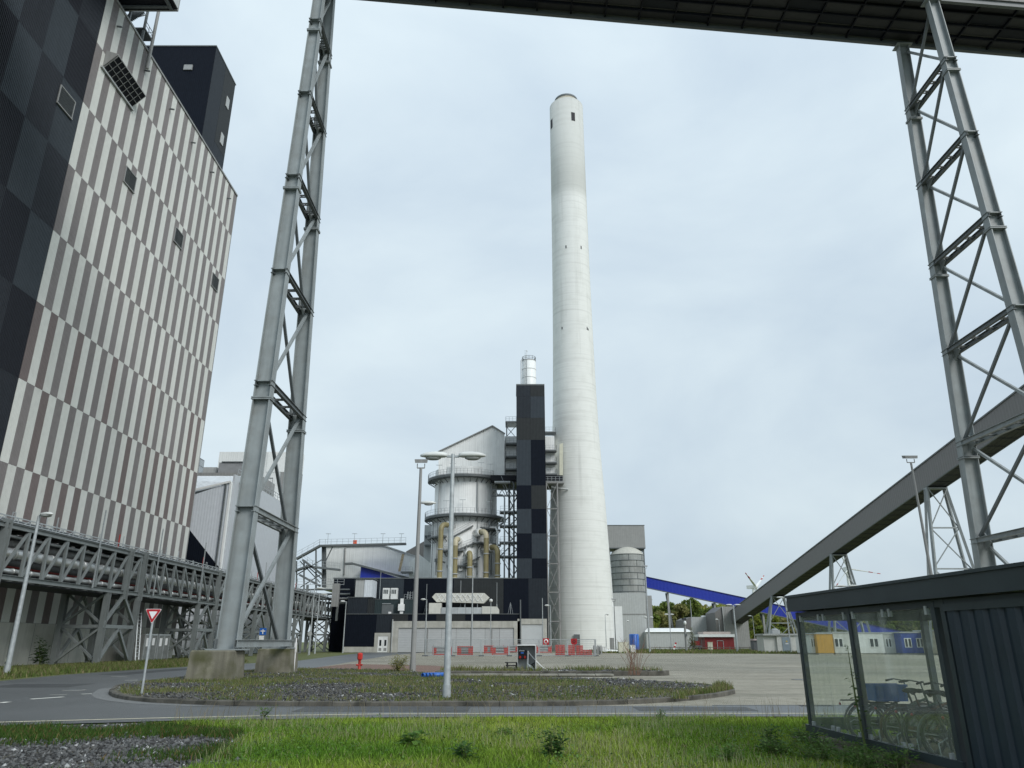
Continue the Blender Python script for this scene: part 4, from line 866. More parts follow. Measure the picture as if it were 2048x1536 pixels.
m_.rail([(q_(808, 1200, 147).x, 147, zub), (q_(819, 1200, 147).x, 147, zub)], 1.0, .7); ob('rails', m_, GALV, lr)
au = em('air_handler', (-9, 147, 6.5), 'large white angular air handling unit with diamond ribbed hood', 'air handler')
hx = [(864, 1194), (871, 1186.5), (969, 1186), (979, 1195), (967, 1206.5), (873, 1204)]; hp_ = [q_(x, y, 146) for x, y in hx]; ob('hood', MB().prism(hp_, (0, 2.5, 0)), OFFW, au)
rbm = MB(); z_hi, z_lo = hp_[1].z - .1, hp_[5].z + .1; xa, xb = hp_[1].x + .2, hp_[2].x - .3; k = 9; stp = (xb - xa) / k
for i in range(k): 
    rbm.beam((xa + i*stp, 145.97, z_lo), (xa + (i+1)*stp, 145.97, z_hi), .1, .1); rbm.beam((xa + i*stp, 145.97, z_hi), (xa + (i+1)*stp, 145.97, z_lo), .1, .1)
ob('diamond_rib', rbm, WHITE_P, au)
a, b = q_(858, 1206, 145), q_(998, 1228, 145); ob('plenum', MB().box(a.x, a.x + 2.3, 145, 148, PZ, a.z).prism([(b.x - 3.2, 145, PZ), (b.x, 145, PZ), (b.x, 145, PZ + 1.0), (b.x - .4, 145, PZ + 1.5), (b.x - 3.2, 145, PZ + 1.55)], (0, 3, 0)), OFFW, au)
for i in range(5): x = a.x + 2.32 + i * (b.x - a.x - 5.55) / 5; ob('access_panel', MB().box(x + .02, x + (b.x - a.x - 5.55) / 5 - .02, 144.9, 148, PZ, PZ + 1.35), ALU, au)
lg = MB()
for x in (876, 895, 930, 955): q = q_(x, 1208, 146.5); lg.beam((q.x, 146.5, PZ), (q.x, 146.5, hp_[5].z + .2), .14)
ob('leg', lg, GALV, au)
for i, (x, y, Y) in enumerate(((762, 1144, 147), (854, 1168, 149), (922, 1161, 149.2), (994, 1165, 147), (1021, 1208, 144))):
    q = q_(x, y, Y); z0 = PZ; ob('lightning_rod', MB().beam((q.x, Y, z0), (q.x, Y, q.z), .07).beam((q.x - .5, Y, z0), (q.x, Y, z0 + 2.2), .04).beam((q.x + .5, Y, z0), (q.x, Y, z0 + 2.2), .04), GALV, None, ['lightning rod beside the two white coolers', 'lightning rod at the end of the angular air unit', 'lightning rod above the angular air unit', 'lightning rod past the air unit with a wire loop', 'short pole with rail above the concrete podium'][i], 'lightning rod')
# ---------------------------------------------------------------- white duct house, blue gallery and steel stairs left of the vessel
wb = em('white_duct_house', (-33, 178, 0), 'white sheet-clad duct house with sloping roof and rust streak', 'building')
wp = [q_(x, y, 176) for x, y in ((645, 1180), (647, 1094), (768, 1092), (862, 1124), (872, 1180))]; ob('wall', MB().prism(wp, (0, 12, 0)), WHITE, wb)
ob('roof_edge', MB().beam(wp[1] + Vector((0, -.1, .1)), wp[2] + Vector((0, -.1, .1)), .5, .25).beam(wp[2] + Vector((0, -.1, .1)), wp[3] + Vector((0, -.1, .1)), .5, .25), GREYW, wb)
ru = [q_(x, y, 175.95) for x, y in ((804, 1107), (809, 1108.5), (801, 1143), (796, 1143))]; ob('rust_streak', MB().add(ru, [(0, 1, 2, 3)]), mat('rust stain', (.5, .40, .26), .8, var=.25, scale=2, streak=.5), wb)
ob('drain_pipe', MB().tube(q_(690, 1096, 175.8), q_(688, 1150, 175.8), .15), GREYB, wb)
bgl = em('blue_gallery_head', (-30, 173, 12), 'bright blue wedge-shaped gallery end under a dark sloping roof', 'gallery')
bp_ = [q_(x, y, 172) for x, y in ((722, 1131.5), (810, 1160), (720, 1160))]; ob('wall', MB().prism(bp_, (0, 3, 0)), BLUE, bgl)
ob('roof', MB().beam(q_(690, 1128, 171.8), q_(706, 1127, 171.8), 1.6, .4, up=(0, 0, 1)).beam(q_(706, 1127.5, 171.8), q_(818, 1157, 171.8), 1.6, .4), STEEL_D, bgl)
w2 = em('white_filter_house', (-20, 172, 0), 'low white sloping duct beside the scrubber vessel', 'duct'); ob('shell', MB().prism([q_(x, y, 171) for x, y in ((818, 1165), (818, 1125), (838, 1108), (866, 1130), (876, 1165))], (0, 5, 0)), WHITE, w2)
ob('deck', MB().box(q_(803, 1144, 170).x, q_(826, 1144, 170).x, 168.6, 170.8, q_(0, 1144, 170).z - .3, q_(0, 1144, 170).z), STEEL_D, w2); ob('railing', MB().rail([q_(804, 1144, 168.8), q_(825, 1144, 168.8)], 1.1, .8, .04), GALV, w2)
tb = em('taupe_shed', (-18, 200, 0), 'taupe sheet building rising behind the scrubber vessel', 'building'); ob('wall', MB().prism([q_(x, y, 196) for x, y in ((812, 1150), (812, 1103), (868, 1071), (905, 1049), (905, 1150))], (0, 20, 0)), GALLERY, tb)
gb_ = em('grey_annex', (-18, 173, 0), 'pale grey block with small balconies behind the vessel', 'annex'); ob('wall', MB().box(q_(849, 1060, 172).x, q_(872, 1060, 172).x, 172, 178, 10, q_(0, 1050, 172).z), GREYW, gb_)
for y in (1072, 1090): z = q_(850, y, 171).z; k = ob('balcony', MB().box(q_(850, y, 171).x, q_(868, y, 171).x, 170, 172, z - .3, z), STEEL_D, gb_); ob('railing', MB().rail([(q_(850, y, 171).x, 170.1, z), (q_(868, y, 171).x, 170.1, z)], 1.1, .7, .04), GALV, k)
sf = em('steel_stair_frame', (-44, 172, 0), 'grey steel walkway and stair frame beside the white duct house', 'walkway')
for x in (646, 650): ob('leg', MB().beam(q_(x, 1175, 172), q_(x, 1094, 172), .5), STEEL_D, sf)
for x in (593, 608, 632): ob('leg', MB().beam(q_(x, 1178, 171), q_(x, 1122 if x < 620 else 1100, 171), .3), STEEL_D, sf)
for (a, b) in (((593, 1118), (640, 1092)), ((640, 1092), (812, 1088)), ((590, 1142), (615, 1133)), ((615, 1133), (680, 1140)), ((600, 1150), (640, 1172)), ((606, 1120), (645, 1150))):
    p, q = q_(*a, 171), q_(*b, 171); k = ob('walkway', MB().beam(p, q, 1.4, .4), STEEL_D, sf)
    if a[1] < 1145: ob('railing', MB().rail([p + Vector((0, -.6, .1)), q + Vector((0, -.6, .1))], 1.3, 1.3, .035), GALV, k)
for a, b in (((593, 1150), (646, 1118)), ((600, 1122), (640, 1165)), ((612, 1130), (646, 1160)), ((640, 1150), (600, 1175)), ((650, 1125), (665, 1094))): ob('brace', MB().beam(q_(*a, 171.5), q_(*b, 171.5), .2), STEEL_D, sf)
for x in (655, 708, 765, 802): q = q_(x, 1088, 170.5); ob('lamp', MB().beam(q, q + Vector((0, 0, 2.3)), .07).cbox(q + Vector((0, 0, 2.3)), (1.1, .15, .1)), GALV, sf)
rbx = q_(710, 1084, 170.6); ob('life_buoy_box', MB().cbox(rbx, (.8, .3, .8)), mat('orange red', (.75, .12, .05), .5), sf)
# ---------------------------------------------------------------- pipe bridge along the striped wall
BX0, BX1, BZ0, BZ1, BA, BB = -35.0, -38.6, 6.0, 9.45, 42.0, 152.0
pbr = em('pipe_bridge', (-36.8, 97, 6), 'long grey lattice pipe bridge running past the striped building', 'pipe bridge')
PITCH_B = 2.45; nb = int((BB - BA) / PITCH_B)
for x in (BX0, BX1):
    for z in (BZ0, BZ1): ob('chord', MB().ibeam((x, BA, z), (x, BB, z), .26, .34, .03), RACK, pbr)
post = MB().beam((0, 0, BZ0 + .15), (0, 0, BZ1 - .15), .2, .2).mesh('post')
diag_a = MB().beam((0, .1, BZ0 + .2), (0, PITCH_B - .1, BZ1 - .2), .17, .17).mesh('diagonal'); diag_b = MB().beam((0, .1, BZ1 - .2), (0, PITCH_B - .1, BZ0 + .2), .17, .17).mesh('diagonal')
crossb = MB().beam((BX1, 0, 0), (BX0, 0, 0), .18, .22).mesh('cross_beam')
bents = [(66.5, 72.0), (86.0, 91.0), (105.5, 110.5), (125.0, 129.5), (146.5, 151.0)]
for i in range(nb + 1):
    y = BA + i * PITCH_B
    for x in (BX0, BX1): o = ob('post', post, RACK, pbr); o.location = (x, y, 0)
    if i < nb:
        up = int((y - 51) // 19.5) % 2 == 0
        o = ob('diagonal', diag_a if up else diag_b, RACK, pbr); o.location = (BX0, y, 0)
    for z in (BZ0 - .1, BZ1 + .1): o = ob('cross_beam', crossb, RACK, pbr); o.location = (0, y, z)
for y in (51.6, 69.2, 72.0, 91, 110.5, 129.5): ob('main_post', MB().ibeam((BX0 + .05, y, BZ0 - .6), (BX0 + .05, y, BZ1 + .4), .45, .5, .04, up=(0, 1, 0)), RACK, pbr)
ob('deck', MB().box(BX1, BX0 - .15, BA, BB, BZ0 - .32, BZ0 - .24), DK1, pbr); ob('deck', MB().box(BX1 - .1, BX1 - .03, BA, BB, BZ0, BZ1), DK1, pbr); ob('deck', MB().box(BX1, BX0 - .55, BA, BB, BZ1 + .22, BZ1 + .3), DK2, pbr)  # dark floor, back and top plates added to shade the bridge interior
ob('cable_tray', MB().box(BX1 + .3, BX1 + 1.3, BA, BB, BZ1 - .5, BZ1 - .4).box(BX1 + .2, BX0 - 1.2, BA, BB, BZ1 + .62, BZ1 + .7), STEEL_D, pbr)
lad = MB()
for z in (BZ1 + .35, BZ1 + .7): lad.beam((BX0 - .3, BA, z), (BX0 - .3, BB, z), .07)
for i in range(int((BB - BA) / .7)):
    y = BA + i*.7; lad.beam((BX0 - .3, y, BZ1 + .35), (BX0 - .3, y + (.7 if i % 2 else 0), BZ1 + .7), .05)
ob('cable_ladder', lad, GALV, pbr)
ob('top_rail', MB().beam((BX1 + .2, BA, BZ1 + 1.15), (BX1 + .2, BB, BZ1 + 1.15), .16), GALV, pbr)
for i in range(26):
    y = BA + 2 + i * 4.2; k = i % 3; ob('vent_stub', MB().tube((BX1 + .6, y, BZ1 + .7), (BX1 + .6, y, BZ1 + (1.7, 2.1, 1.5)[k]), .05, n=6) if k else MB().beam((BX1 + .5, y, BZ1 + .7), (BX1 + .5, y, BZ1 + 1.7), .05).beam((BX1 + .5, y + .35, BZ1 + .7), (BX1 + .5, y + .35, BZ1 + 1.7), .05).beam((BX1 + .5, y, BZ1 + 1.7), (BX1 + .5, y + .35, BZ1 + 1.7), .05), GALV, pbr)
for i in range(8): y = 58 + i * 9.6; ob('marker_pole', MB().beam((BX0 - .4, y, BZ1), (BX0 - .4, y, BZ1 + 1.5), .07), RED if i % 2 else GALV, pbr)
for i in range(5): y = 63.5 + i * 11; ob('tall_pole', MB().beam((BX0 + .2, y, BZ0), (BX0 + .2, y, BZ1 + 3.0), .09), GALV, pbr)
def long_pipe(name, x, z, r, m, label, seg=None):
    k = em(name, (x, BA, z), label, 'pipe'); ob('pipe', MB().tube((x, BA, z), (x, BB, z), r, n=14), m, k)
    if seg:
        me = MB().lathe((0, 0, 0), [(r, -.06), (r + .035, -.06), (r + .035, .06), (r, .06)], 14).mesh('band')
        for i in range(int((BB - BA) / seg)): o = ob('band', me, m, k); o.location = (x, BA + i * seg, z); o.rotation_euler = (R(90), 0, 0)
long_pipe('lagged_pipe', BX0 - .75, 7.72, .4, ALU, 'thick silver lagged pipe in the middle of the pipe bridge', 1.5)
long_pipe('lagged_pipe', BX0 - .5, 6.5, .19, ALU, 'thin silver pipe along the bottom of the pipe bridge', 2.0)
long_pipe('red_pipe', BX0 - 2.2, 7.0, .09, mat('dull red pipe', (.2, .03, .025), .6), 'red fire main inside the pipe bridge')
long_pipe('dark_pipe', BX0 - 1.9, 8.6, .3, GREYB, 'dull grey pipe in the upper half of the bridge')
long_pipe('dark_pipe', BX0 - 2.8, 7.4, .4, STEEL_D, 'dark pipe at the back of the pipe bridge')
long_pipe('vapour_pipe', BX0 - 1.2, 9.0, .12, GALV, 'narrow bright pipe just below the bridge top')
for i, (ya_, yb_) in enumerate(bents):
    t = em('bridge_support', (-36.8, (ya_ + yb_)/2, 0), ['braced four-legged pipe bridge support nearest the camera', 'pipe bridge support in line with the notice sheds', 'pipe bridge support seen between the pylon legs', 'pipe bridge support just past the pylon', 'pipe bridge support next to the black building'][i], 'steel support', 'supports of the pipe bridge')
    for x in (BX0, BX1):
        for y in (ya_, yb_): ob('leg', MB().ibeam((x, y, 0), (x, y, BZ0 - .2), .42, .45, .04, up=(0, 1, 0)), RACK, t)
        for z in (3.05,): ob('cross_beam', MB().beam((x, ya_, z), (x, yb_, z), .22, .3), RACK, t)
        for y0_, y1_, z0, z1 in ((ya_, (ya_+yb_)/2, 0.1, 2.9), (yb_, (ya_+yb_)/2, .1, 2.9), (ya_, (ya_+yb_)/2, 3.2, 5.7), (yb_, (ya_+yb_)/2, 3.2, 5.7)): ob('brace', MB().beam((x, y0_, z0), (x, y1_, z1), .24, .24), RACK, t)
    for y in (ya_, yb_):
        ob('cross_beam', MB().beam((BX0, y, 3.05), (BX1, y, 3.05), .2, .26), RACK, t)
        for z0, z1 in ((.1, 3), (3.1, 5.8)): ob('brace', MB().beam((BX0, y + .1, z0), (BX1, y + .1, z1), .18), RACK, t); ob('brace', MB().beam((BX1, y - .1, z0), (BX0, y - .1, z1), .18), RACK, t)
# small branch bridge joining at the black building
br2 = em('branch_pipe_rack', (-36, 152, 6), 'stacked pipe rack leading from the bridge into the black building', 'pipe rack')
for i, z in enumerate((8.8, 9.6, 10.4, 11.2)): ob('pipe', MB().tube((-46, 148 - i*.5, z), (-31, 148 - i*.5, z), .25 - .03*i, n=10), [STEEL_D, GREYB, RACK, STEEL_D][i], br2)
for x in (-45, -39, -33): ob('post', MB().beam((x, 146, 5.5), (x, 146, 12), .4), RACK, br2)
ob('cladding', MB().box(-33.9, -32.6, 144.5, 145.2, 8, 12.2), GREYB, br2); ob('railing', MB().rail([(-46, 145.6, 12), (-32, 145.6, 12)], 1.1, 1.3, .04), GALV, br2)
# notice sheds, scaffold and odds and ends under the bridge
for i, y in enumerate((78.6, 81.6)):
    s_ = em('notice_shed', (-37, y, 0), ['grey plank cabinet with pinned notices, nearer the triangular sign pole', 'pale-framed cabinet with two pinned notices beside the plinth'][i], 'shed', 'plank cabinets under the bridge'); wd_ = 2.7
    ob('body', MB().box(-38.6, -36.9, y, y + wd_, 0, 2.5), mat('grey planks', (.17, .18, .175), .8, var=.25, scale=2, rib=.25), s_)
    for k in range(2): d = ob('door', MB().box(-36.9, -36.84, y + .06 + k*1.32, y + 1.34 + k*1.32, .1, 2.4), mat('grey planks', (.2,)*3), s_); ob('notice', MB().box(-36.84, -36.825, y + .3 + k*1.32, y + .3 + k*1.32 + .55, 1.35 + .1*k, 2.15), SIGN_W, d)
    f = MB().box(-36.9, -36.8, y, y + wd_, 2.4, 2.55)
    for k in range(3): f.box(-36.9, -36.81, y + k*(wd_ - .08)/2, y + k*(wd_ - .08)/2 + .08, 0, 2.4)
    ob('frame', f, GALV, s_)
lad2 = em('leaning_ladder', (-36, 75.5, 0), 'long aluminium ladder leaning under the pipe bridge', 'ladder'); m_ = MB()
for dy in (0, .7): m_.beam((-35.6, 74.6 + dy, 0), (-36.8, 76.2 + dy, 4.6), .08)
for k in range(14): q = Vector((-35.6, 74.6, 0)).lerp(Vector((-36.8, 76.2, 4.6)), (k + .5)/14); m_.beam(q, q + Vector((0, .7, 0)), .05)
ob('rails', m_, GALV, lad2)
sc_ = em('scaffold', (-40, 99, 0), 'dense tube scaffold seen between the pylon legs', 'scaffold'); m_ = MB()
for x in (-42, -40, -38):
    for y in (96, 98.5, 101, 103.5): m_.beam((x, y, 0), (x, y, 8), .1)
for z in (2, 4, 6, 8):
    for x in (-42, -40, -38): m_.beam((x, 96, z), (x, 103.5, z), .09).beam((x, 96, z - 1), (x, 103.5, z - 1), .07)
    for y in (96, 98.5, 101, 103.5): m_.beam((-42, y, z), (-38, y, z), .09)
ob('tubes', m_, GALV, sc_)
for z in (2, 4, 6): ob('board', MB().box(-42, -38, 96, 103.5, z + .08, z + .14), mat('scaffold boards', (.2, .17, .13), .8, var=.2), sc_)
# ---------------------------------------------------------------- pale buildings beyond the striped wall
wv = em('white_hall', (-46, 112, 0), 'white ribbed hall with lean-to roof behind the pylon', 'building')
wpt = [(-62, 112, 0), (-62, 112, 20.2), (-48.3, 112, 23.0), (-43, 112, 24.9), (-43, 112, 0)]; ob('wall', MB().prism(wpt, (0, 34, 0)), WHITE_R, wv)
ob('roof_edge', MB().beam((-62, 111.9, 20.3), (-43, 111.9, 24.95), .35, .3), WHITE_P, wv)
ob('black_panel', MB().prism([P(340, 1180, Y=111.9), P(340, 1012, Y=111.9), P(380, 1061, Y=111.9), P(441, 1139, Y=111.9), P(441, 1180, Y=111.9)], (0, .09, 0)), DKR[0], wv)
ob('corner_pipe', MB().tube((-43.6, 111.7, 0), (-43.6, 111.7, 24.6), .12), STEEL_D, wv); ob('corner_trim', MB().box(-43.2, -42.9, 111.85, 112.4, 0, 24.9), WHITE_P, wv)
ob('upper_roof', MB().prism([(-62, 113, 20.4), (-43.1, 113, 25.0), (-43.1, 122, 27.8), (-62, 122, 27.8)], (0, .5, .3)), mat('white roof', (.68, .72, .75), .5, rib=.6), wv)
ob('side_wall', MB().box(-43.0, -42.7, 112.5, 146.8, 0, 26.2), mat('pale grey sheet', (.50, .53, .56), .5, var=.04, rib=.8), wv)
ob('railing', MB().rail([(-42.9, 114, 26.2), (-42.9, 146, 26.2)], 1.2, 1.6, .05), GALV, wv)
gu = em('roof_plant', (-50, 125, 27), 'grey roof plant boxes with railings above the white hall', 'roof plant')
ob('penthouse', MB().box(-70, -43.4, 124, 134, 25, 29.0), GREYB, gu)
ob('box', MB().box(-50.5, -45.6, 125, 129, 29.0, 31.0), mat('grey plant box', (.27, .28, .29), .5), gu); ob('box', MB().box(-53.5, -51.2, 126, 129, 29.0, 30.4), GREYW, gu); ob('cage', MB().rail([(-56, 125, 29), (-54, 125, 29), (-54, 127, 29)], 2.8, .4, .05), STEEL_D, gu)
ob('railing', MB().rail([(-45.6, 124.3, 29), (-43.5, 124.3, 29)], 1.2, .8, .05), GALV, gu); ob('roof_lid', MB().box(-50, -45, 124.8, 129.2, 31.0, 31.15), STEEL_D, gu); ob('lamp', MB().beam((-45.2, 124.5, 29), (-45.2, 124.5, 31.6), .1).cbox((-44.4, 124.5, 31.6), (1.8, .2, .15)), GALV, gu)
for i, y in enumerate((121, 131)): ob('roof_lamp', MB().beam((-42.9, y, 26.2), (-42.9, y, 29.4), .1).cbox((-43.9, y, 29.5), (2, .25, .2)), GALV, None, ['hooked lamp on the pale hall roof, higher one', 'hooked lamp on the pale hall roof, lower one'][i], 'lamp')
stt = em('zigzag_stair', (-42.3, 118, 0), 'black zigzag fire stair on the pale hall side wall', 'stair')
for i in range(7):
    z = 3 + i * 3.2; d = 1 if i % 2 else -1; y0_, y1_ = (118 - 2.2*d, 118 + 2.2*d)
    ob('flight', MB().beam((-41.9, y0_, z), (-41.9, y1_, z + 3.2), 1.0, .25), STEEL_D, stt); ob('handrail', MB().beam((-41.3, y0_, z + 1.1), (-41.3, y1_, z + 4.3), .08).beam((-41.3, y0_, z + .6), (-41.3, y1_, z + 3.8), .06), STEEL_D, stt)
    ob('landing', MB().box(-42.6, -41.2, y1_ - .2 if d > 0 else y1_ - 1.4, y1_ + 1.4 if d > 0 else y1_ + .2, z + 3.0, z + 3.2), STEEL_D, stt)
fs = em('far_striped_block', (-44, 152, 0), 'distant grey and white checked tower edge behind the far pylon leg', 'tower'); ob('core', MB().box(-60, -43.3, 148, 150.4, 0, 38.6), WHITE, fs)
for r in range(9):
    for i in range(2): ob('panel', MB().box(-43.3, -43.2, 148.05 + i*1.2, 148.05 + i*1.2 + 1.15, 2 + r*4.05, 2 + r*4.05 + 4), WHITE_P if (r + i) % 2 else GREYB, fs)
    ob('panel', MB().box(-47 if r % 2 else -50, -43.32, 147.9, 147.99, 2 + r*4.05, 2 + r*4.05 + 4), GREYB if r % 2 else WHITE_P, fs)
# ---------------------------------------------------------------- silo group right of the chimney
sg_ = em('storage_silo', (31.2, 205, 0), 'grey domed storage silo with horizontal hoops', 'silo')
SC = (31.2, 205, 0); rs_ = 4.45; zs0, zs1 = P(1255, 1187, Y=205).z, P(1255, 1111, Y=205).z
SILO = mat('weathered silo sheet', (.33, .345, .335), .55, .1, var=.15, scale=.4, streak=.45, dirt=(.2, .2, .19), dirt_amt=.5)
ob('shell', MB().lathe(SC, [(rs_, zs0 - 4), (rs_, zs1)], 48), SILO, sg_); ob('dome', MB().lathe(SC, [(rs_ + .1, zs1), (rs_*.9, zs1 + .9), (rs_*.65, zs1 + 1.7), (rs_*.35, zs1 + 2.25), (0, zs1 + 2.45)], 48), mat('silo dome', (.5, .5, .45), .6, var=.1, streak=.2), sg_)
for i in range(7): z = zs0 + .3 + (zs1 - zs0 - .3) * i / 6; ob('hoop', MB().lathe(SC, [(rs_, z - .07), (rs_ + .1, z - .07), (rs_ + .1, z + .07), (rs_, z + .07)], 48), STEEL_D, sg_)
for i in range(6):
    for k in range(2): a = R(-120 + k*55 + (i % 2)*27); z0 = zs0 + .3 + (zs1 - zs0 - .3) * i / 6; ob('seam', MB().beam((SC[0] + (rs_ + .03)*math.cos(a), SC[1] + (rs_ + .03)*math.sin(a), z0), (SC[0] + (rs_ + .03)*math.cos(a), SC[1] + (rs_ + .03)*math.sin(a), z0 + (zs1 - zs0)/6), .1), STEEL_D, sg_)
ho = em('head_house', (31, 205, 24), 'grey boxed conveyor head house above the domed silo', 'head house')
a, b = P(1214, 1051, Y=203), P(1291, 1095, Y=203); ob('wall', MB().box(a.x, b.x, 203, 211, b.z, a.z), GREYB, ho); ob('roof_trim', MB().box(a.x - .1, b.x + .1, 202.9, 211.1, a.z, a.z + .15), STEEL_D, ho); ob('underside', MB().box(a.x, b.x, 202.95, 211, b.z - .25, b.z - .01), STEEL_D, ho)
for x in (a.x + .5, b.x - 1.8, b.x - .4): ob('leg', MB().beam((x, 204, 14), (x, 204, b.z - .25), .35), STEEL_D, ho)
ob('brace', MB().beam((b.x - 1.8, 204, b.z - 3), (b.x - .4, 204, b.z - .3), .2), STEEL_D, ho)
sb = em('silo_base', (32, 205, 0), 'light grey sheet-clad base building under the silo', 'building')
x0_, x1_, x2_ = P(1228, 1240, Y=200).x, P(1293, 1240, Y=200).x, P(1306, 1240, Y=204).x
ob('wall', MB().box(x0_, x1_, 200, 212, 0, P(0, 1186, Y=200).z), GREYW, sb); ob('annex', MB().box(x1_ + .02, x2_, 204, 212, 0, P(0, 1188, Y=204).z - .4), GREYB, sb)
ob('band', MB().box(x0_ - .1, x1_ + .05, 199.9, 200, 8.4, 8.65), GREYB, sb)
wa = em('white_annex', (22, 166, 0), 'narrow white box built against the chimney foot', 'annex'); a, b = P(1229, 1213, Y=163), P(1246, 1283, Y=163); ob('wall', MB().box(a.x - 1.2, b.x, 162, 168, 0, a.z), WHITE_P, wa); ob('vent', MB().box(a.x + .5, b.x - .4, 161.9, 161.99, .3, 1.2), STEEL_D, wa)
# ---------------------------------------------------------------- blue conveyor
bc = em('blue_conveyor', (90, 232, 0), 'long bright blue enclosed conveyor sloping down behind the yard', 'conveyor')
A0, A1 = P(1262, 1147, Y=246), P(1262, 1168, Y=246); B0, B1 = P(1890, 1281, Y=226), P(1890, 1303, Y=226)
v = [A0, A1, B1, B0]; v = v + [q + Vector((.35, 3.6, 0)) for q in v]
ob('shell', MB().add(v, [(0, 1, 2, 3), (7, 6, 5, 4), (0, 3, 7, 4), (1, 5, 6, 2), (0, 4, 5, 1), (3, 2, 6, 7)]), BLUE, bc); ob('roof', MB().beam(A0 + Vector((0, 1.8, .12)), B0 + Vector((0, 1.8, .12)), 4, .15), mat('blue roof', (.01, .014, .10), .5), bc)
ob('sill_beam', MB().beam(A1 + Vector((0, 0, -.1)), B1 + Vector((0, 0, -.1)), .3, .25), STEEL_D, bc)
for t in (.13, .29, .45, .565, .66): 
    q = A1.lerp(B1, t)
    for dy in (.6, 3.2): ob('leg', MB().beam((q.x + (2.2 if dy > 2 else .0), q.y + dy, 0), (q.x, q.y + dy, q.z - .2), .55), STEEL_D if dy > 2 else GREYB, bc)
# ---------------------------------------------------------------- grey transfer house and sheds
th = em('transfer_house', (64, 220, 0), 'grey transfer house where the inclined gallery ends', 'building')
a, b = P(1445, 1213, Y=219), P(1497, 1290, Y=219); ob('wall', MB().box(a.x, b.x + .6, 219, 231, 0, a.z), GREYB, th); ob('side_wall', MB().prism([(a.x - 2.2, 219.3, 0), (a.x - .02, 219.3, 0), (a.x - .02, 219.3, a.z), (a.x - 2.2, 219.3, a.z - 1.6)], (0, 11, 0)), GALLERY, th); ob('corner_trim', MB().box(a.x - .15, a.x + .05, 218.9, 219, 0, a.z), GREYW, th)
cs = em('coal_shed', (52, 232, 0), 'grey angular shed with dark sloping side behind the red cabin', 'shed')
pts = [P(x, y, Y=230) for x, y in ((1382, 1295), (1382, 1234), (1436, 1234), (1436, 1295))]; ob('wall', MB().prism(pts, (0, 14, 0)), GREYW, cs)
ob('side_wall', MB().prism([P(x, y, Y=229.9) for x, y in ((1371, 1295), (1371, 1239), (1382, 1234), (1382, 1295))], (0, 14, 0)), GALLERY, cs); ob('lean_to', MB().prism([P(x, y, Y=229) for x, y in ((1398, 1295), (1398, 1276), (1440, 1240), (1440, 1295))], (0, .8, 0)), GALLERY, cs); ob('roof_unit', MB().prism([P(x, y, Y=231) for x, y in ((1405, 1234), (1405, 1231), (1417, 1231), (1417, 1234))], (0, 2, 0)), WHITE_P, cs)
ls = em('long_shed', (40, 215, 0), 'long low grey shed with a white roof', 'shed'); a, b = P(1292, 1264, Y=196), P(1385, 1290, Y=196); ob('wall', MB().box(a.x, b.x, 196, 206, 0, a.z), GREYW, ls); ob('roof', MB().prism([(a.x - .3, 195.6, a.z), (b.x + .3, 195.6, a.z), (b.x - 1, 200, a.z + .75), (a.x + 1.2, 200, a.z + .75)], (0, .3, .25)), WHITE_P, ls)
rc = em('red_cabin', (52, 168, 0), 'dark red low cabin with a white fascia roof', 'cabin'); a, b = P(1409, 1274, Y=170), P(1469, 1293, Y=170); ob('wall', MB().box(a.x, b.x, 170, 176, 0, a.z), REDW, rc); ob('roof', MB().box(a.x - 1.3, b.x + .1, 169.4, 176.4, a.z, a.z + .55), WHITE_P, rc); ob('upper_roof', MB().box(a.x, b.x - .3, 171, 176, a.z + .551, a.z + 1.1), mat('faded roof felt', (.42, .36, .33), .8), rc)
ob('door_frame', MB().box(a.x + 2.6, a.x + 2.7, 169.9, 169.99, 0, 2).box(a.x + 3.9, a.x + 4.0, 169.9, 169.99, 0, 2).box(a.x + 2.6, a.x + 4, 169.9, 169.99, 1.95, 2.05), GALV, rc)
bt_ = em('blue_tank', (28, 160, 0), 'blue upright tank on the grass beyond the yard', 'tank'); q = P(1269, 1293, Y=160); ob('shell', MB().lathe((q.x, 160, 0), [(1.0, 0), (1.0, P(0, 1269, Y=160).z), (.9, P(0, 1269, Y=160).z + .08), (0, P(0, 1269, Y=160).z + .1)], 20), BLUEP, bt_)
for a in (-110, -70): ob('rib', MB().beam((q.x + 1.0*math.cos(R(a)), 160 + math.sin(R(a)), .1), (q.x + 1.0*math.cos(R(a)), 160 + math.sin(R(a)), P(0, 1270, Y=160).z), .09), mat('blue rib', (.015, .08, .32), .4), bt_)
def cabinet(name, px0, px1, pt, Y, d, m, label, lid=None):
    a, b = P(px0, pt, Y=Y), P(px1, pt, Y=Y); e_ = em(name, ((a.x + b.x)/2, Y + d/2, 0), label, 'cabinet'); ob('body', MB().box(a.x, b.x, Y, Y + d, .08, a.z - .06), m, e_); ob('lid', MB().box(a.x - .05, b.x + .05, Y - .05, Y + d + .05, a.z - .06, a.z), lid or m, e_); ob('foot', MB().box(a.x + .05, b.x - .05, Y + .05, Y + d - .05, -.05, .08), CONC, e_)
    ob('door_seam', MB().box((a.x + b.x)/2 - .015, (a.x + b.x)/2 + .015, Y - .012, Y - .001, .15, a.z - .12), GREYB, e_)
cabinet('utility_cabinet', 1237, 1257, 1284, 130, 1.2, CREAM, 'square cream utility cabinet at the yard edge')
cabinet('utility_cabinet', 1261, 1270.5, 1290, 131, .7, WHITE_P, 'narrow white cabinet standing next to the cream one')
cabinet('utility_cabinet', 1205, 1213, 1293, 133, .6, WHITE_P, 'small white cabinet beside the end of the fence')
cabinet('utility_cabinet', 1220, 1228, 1276, 150, .6, GREYB, 'grey meter cabinet on posts before the chimney')
cabinet('utility_cabinet', 1416, 1425, 1284, 160, .6, CREAM, 'pale cabinet in front of the red cabin')
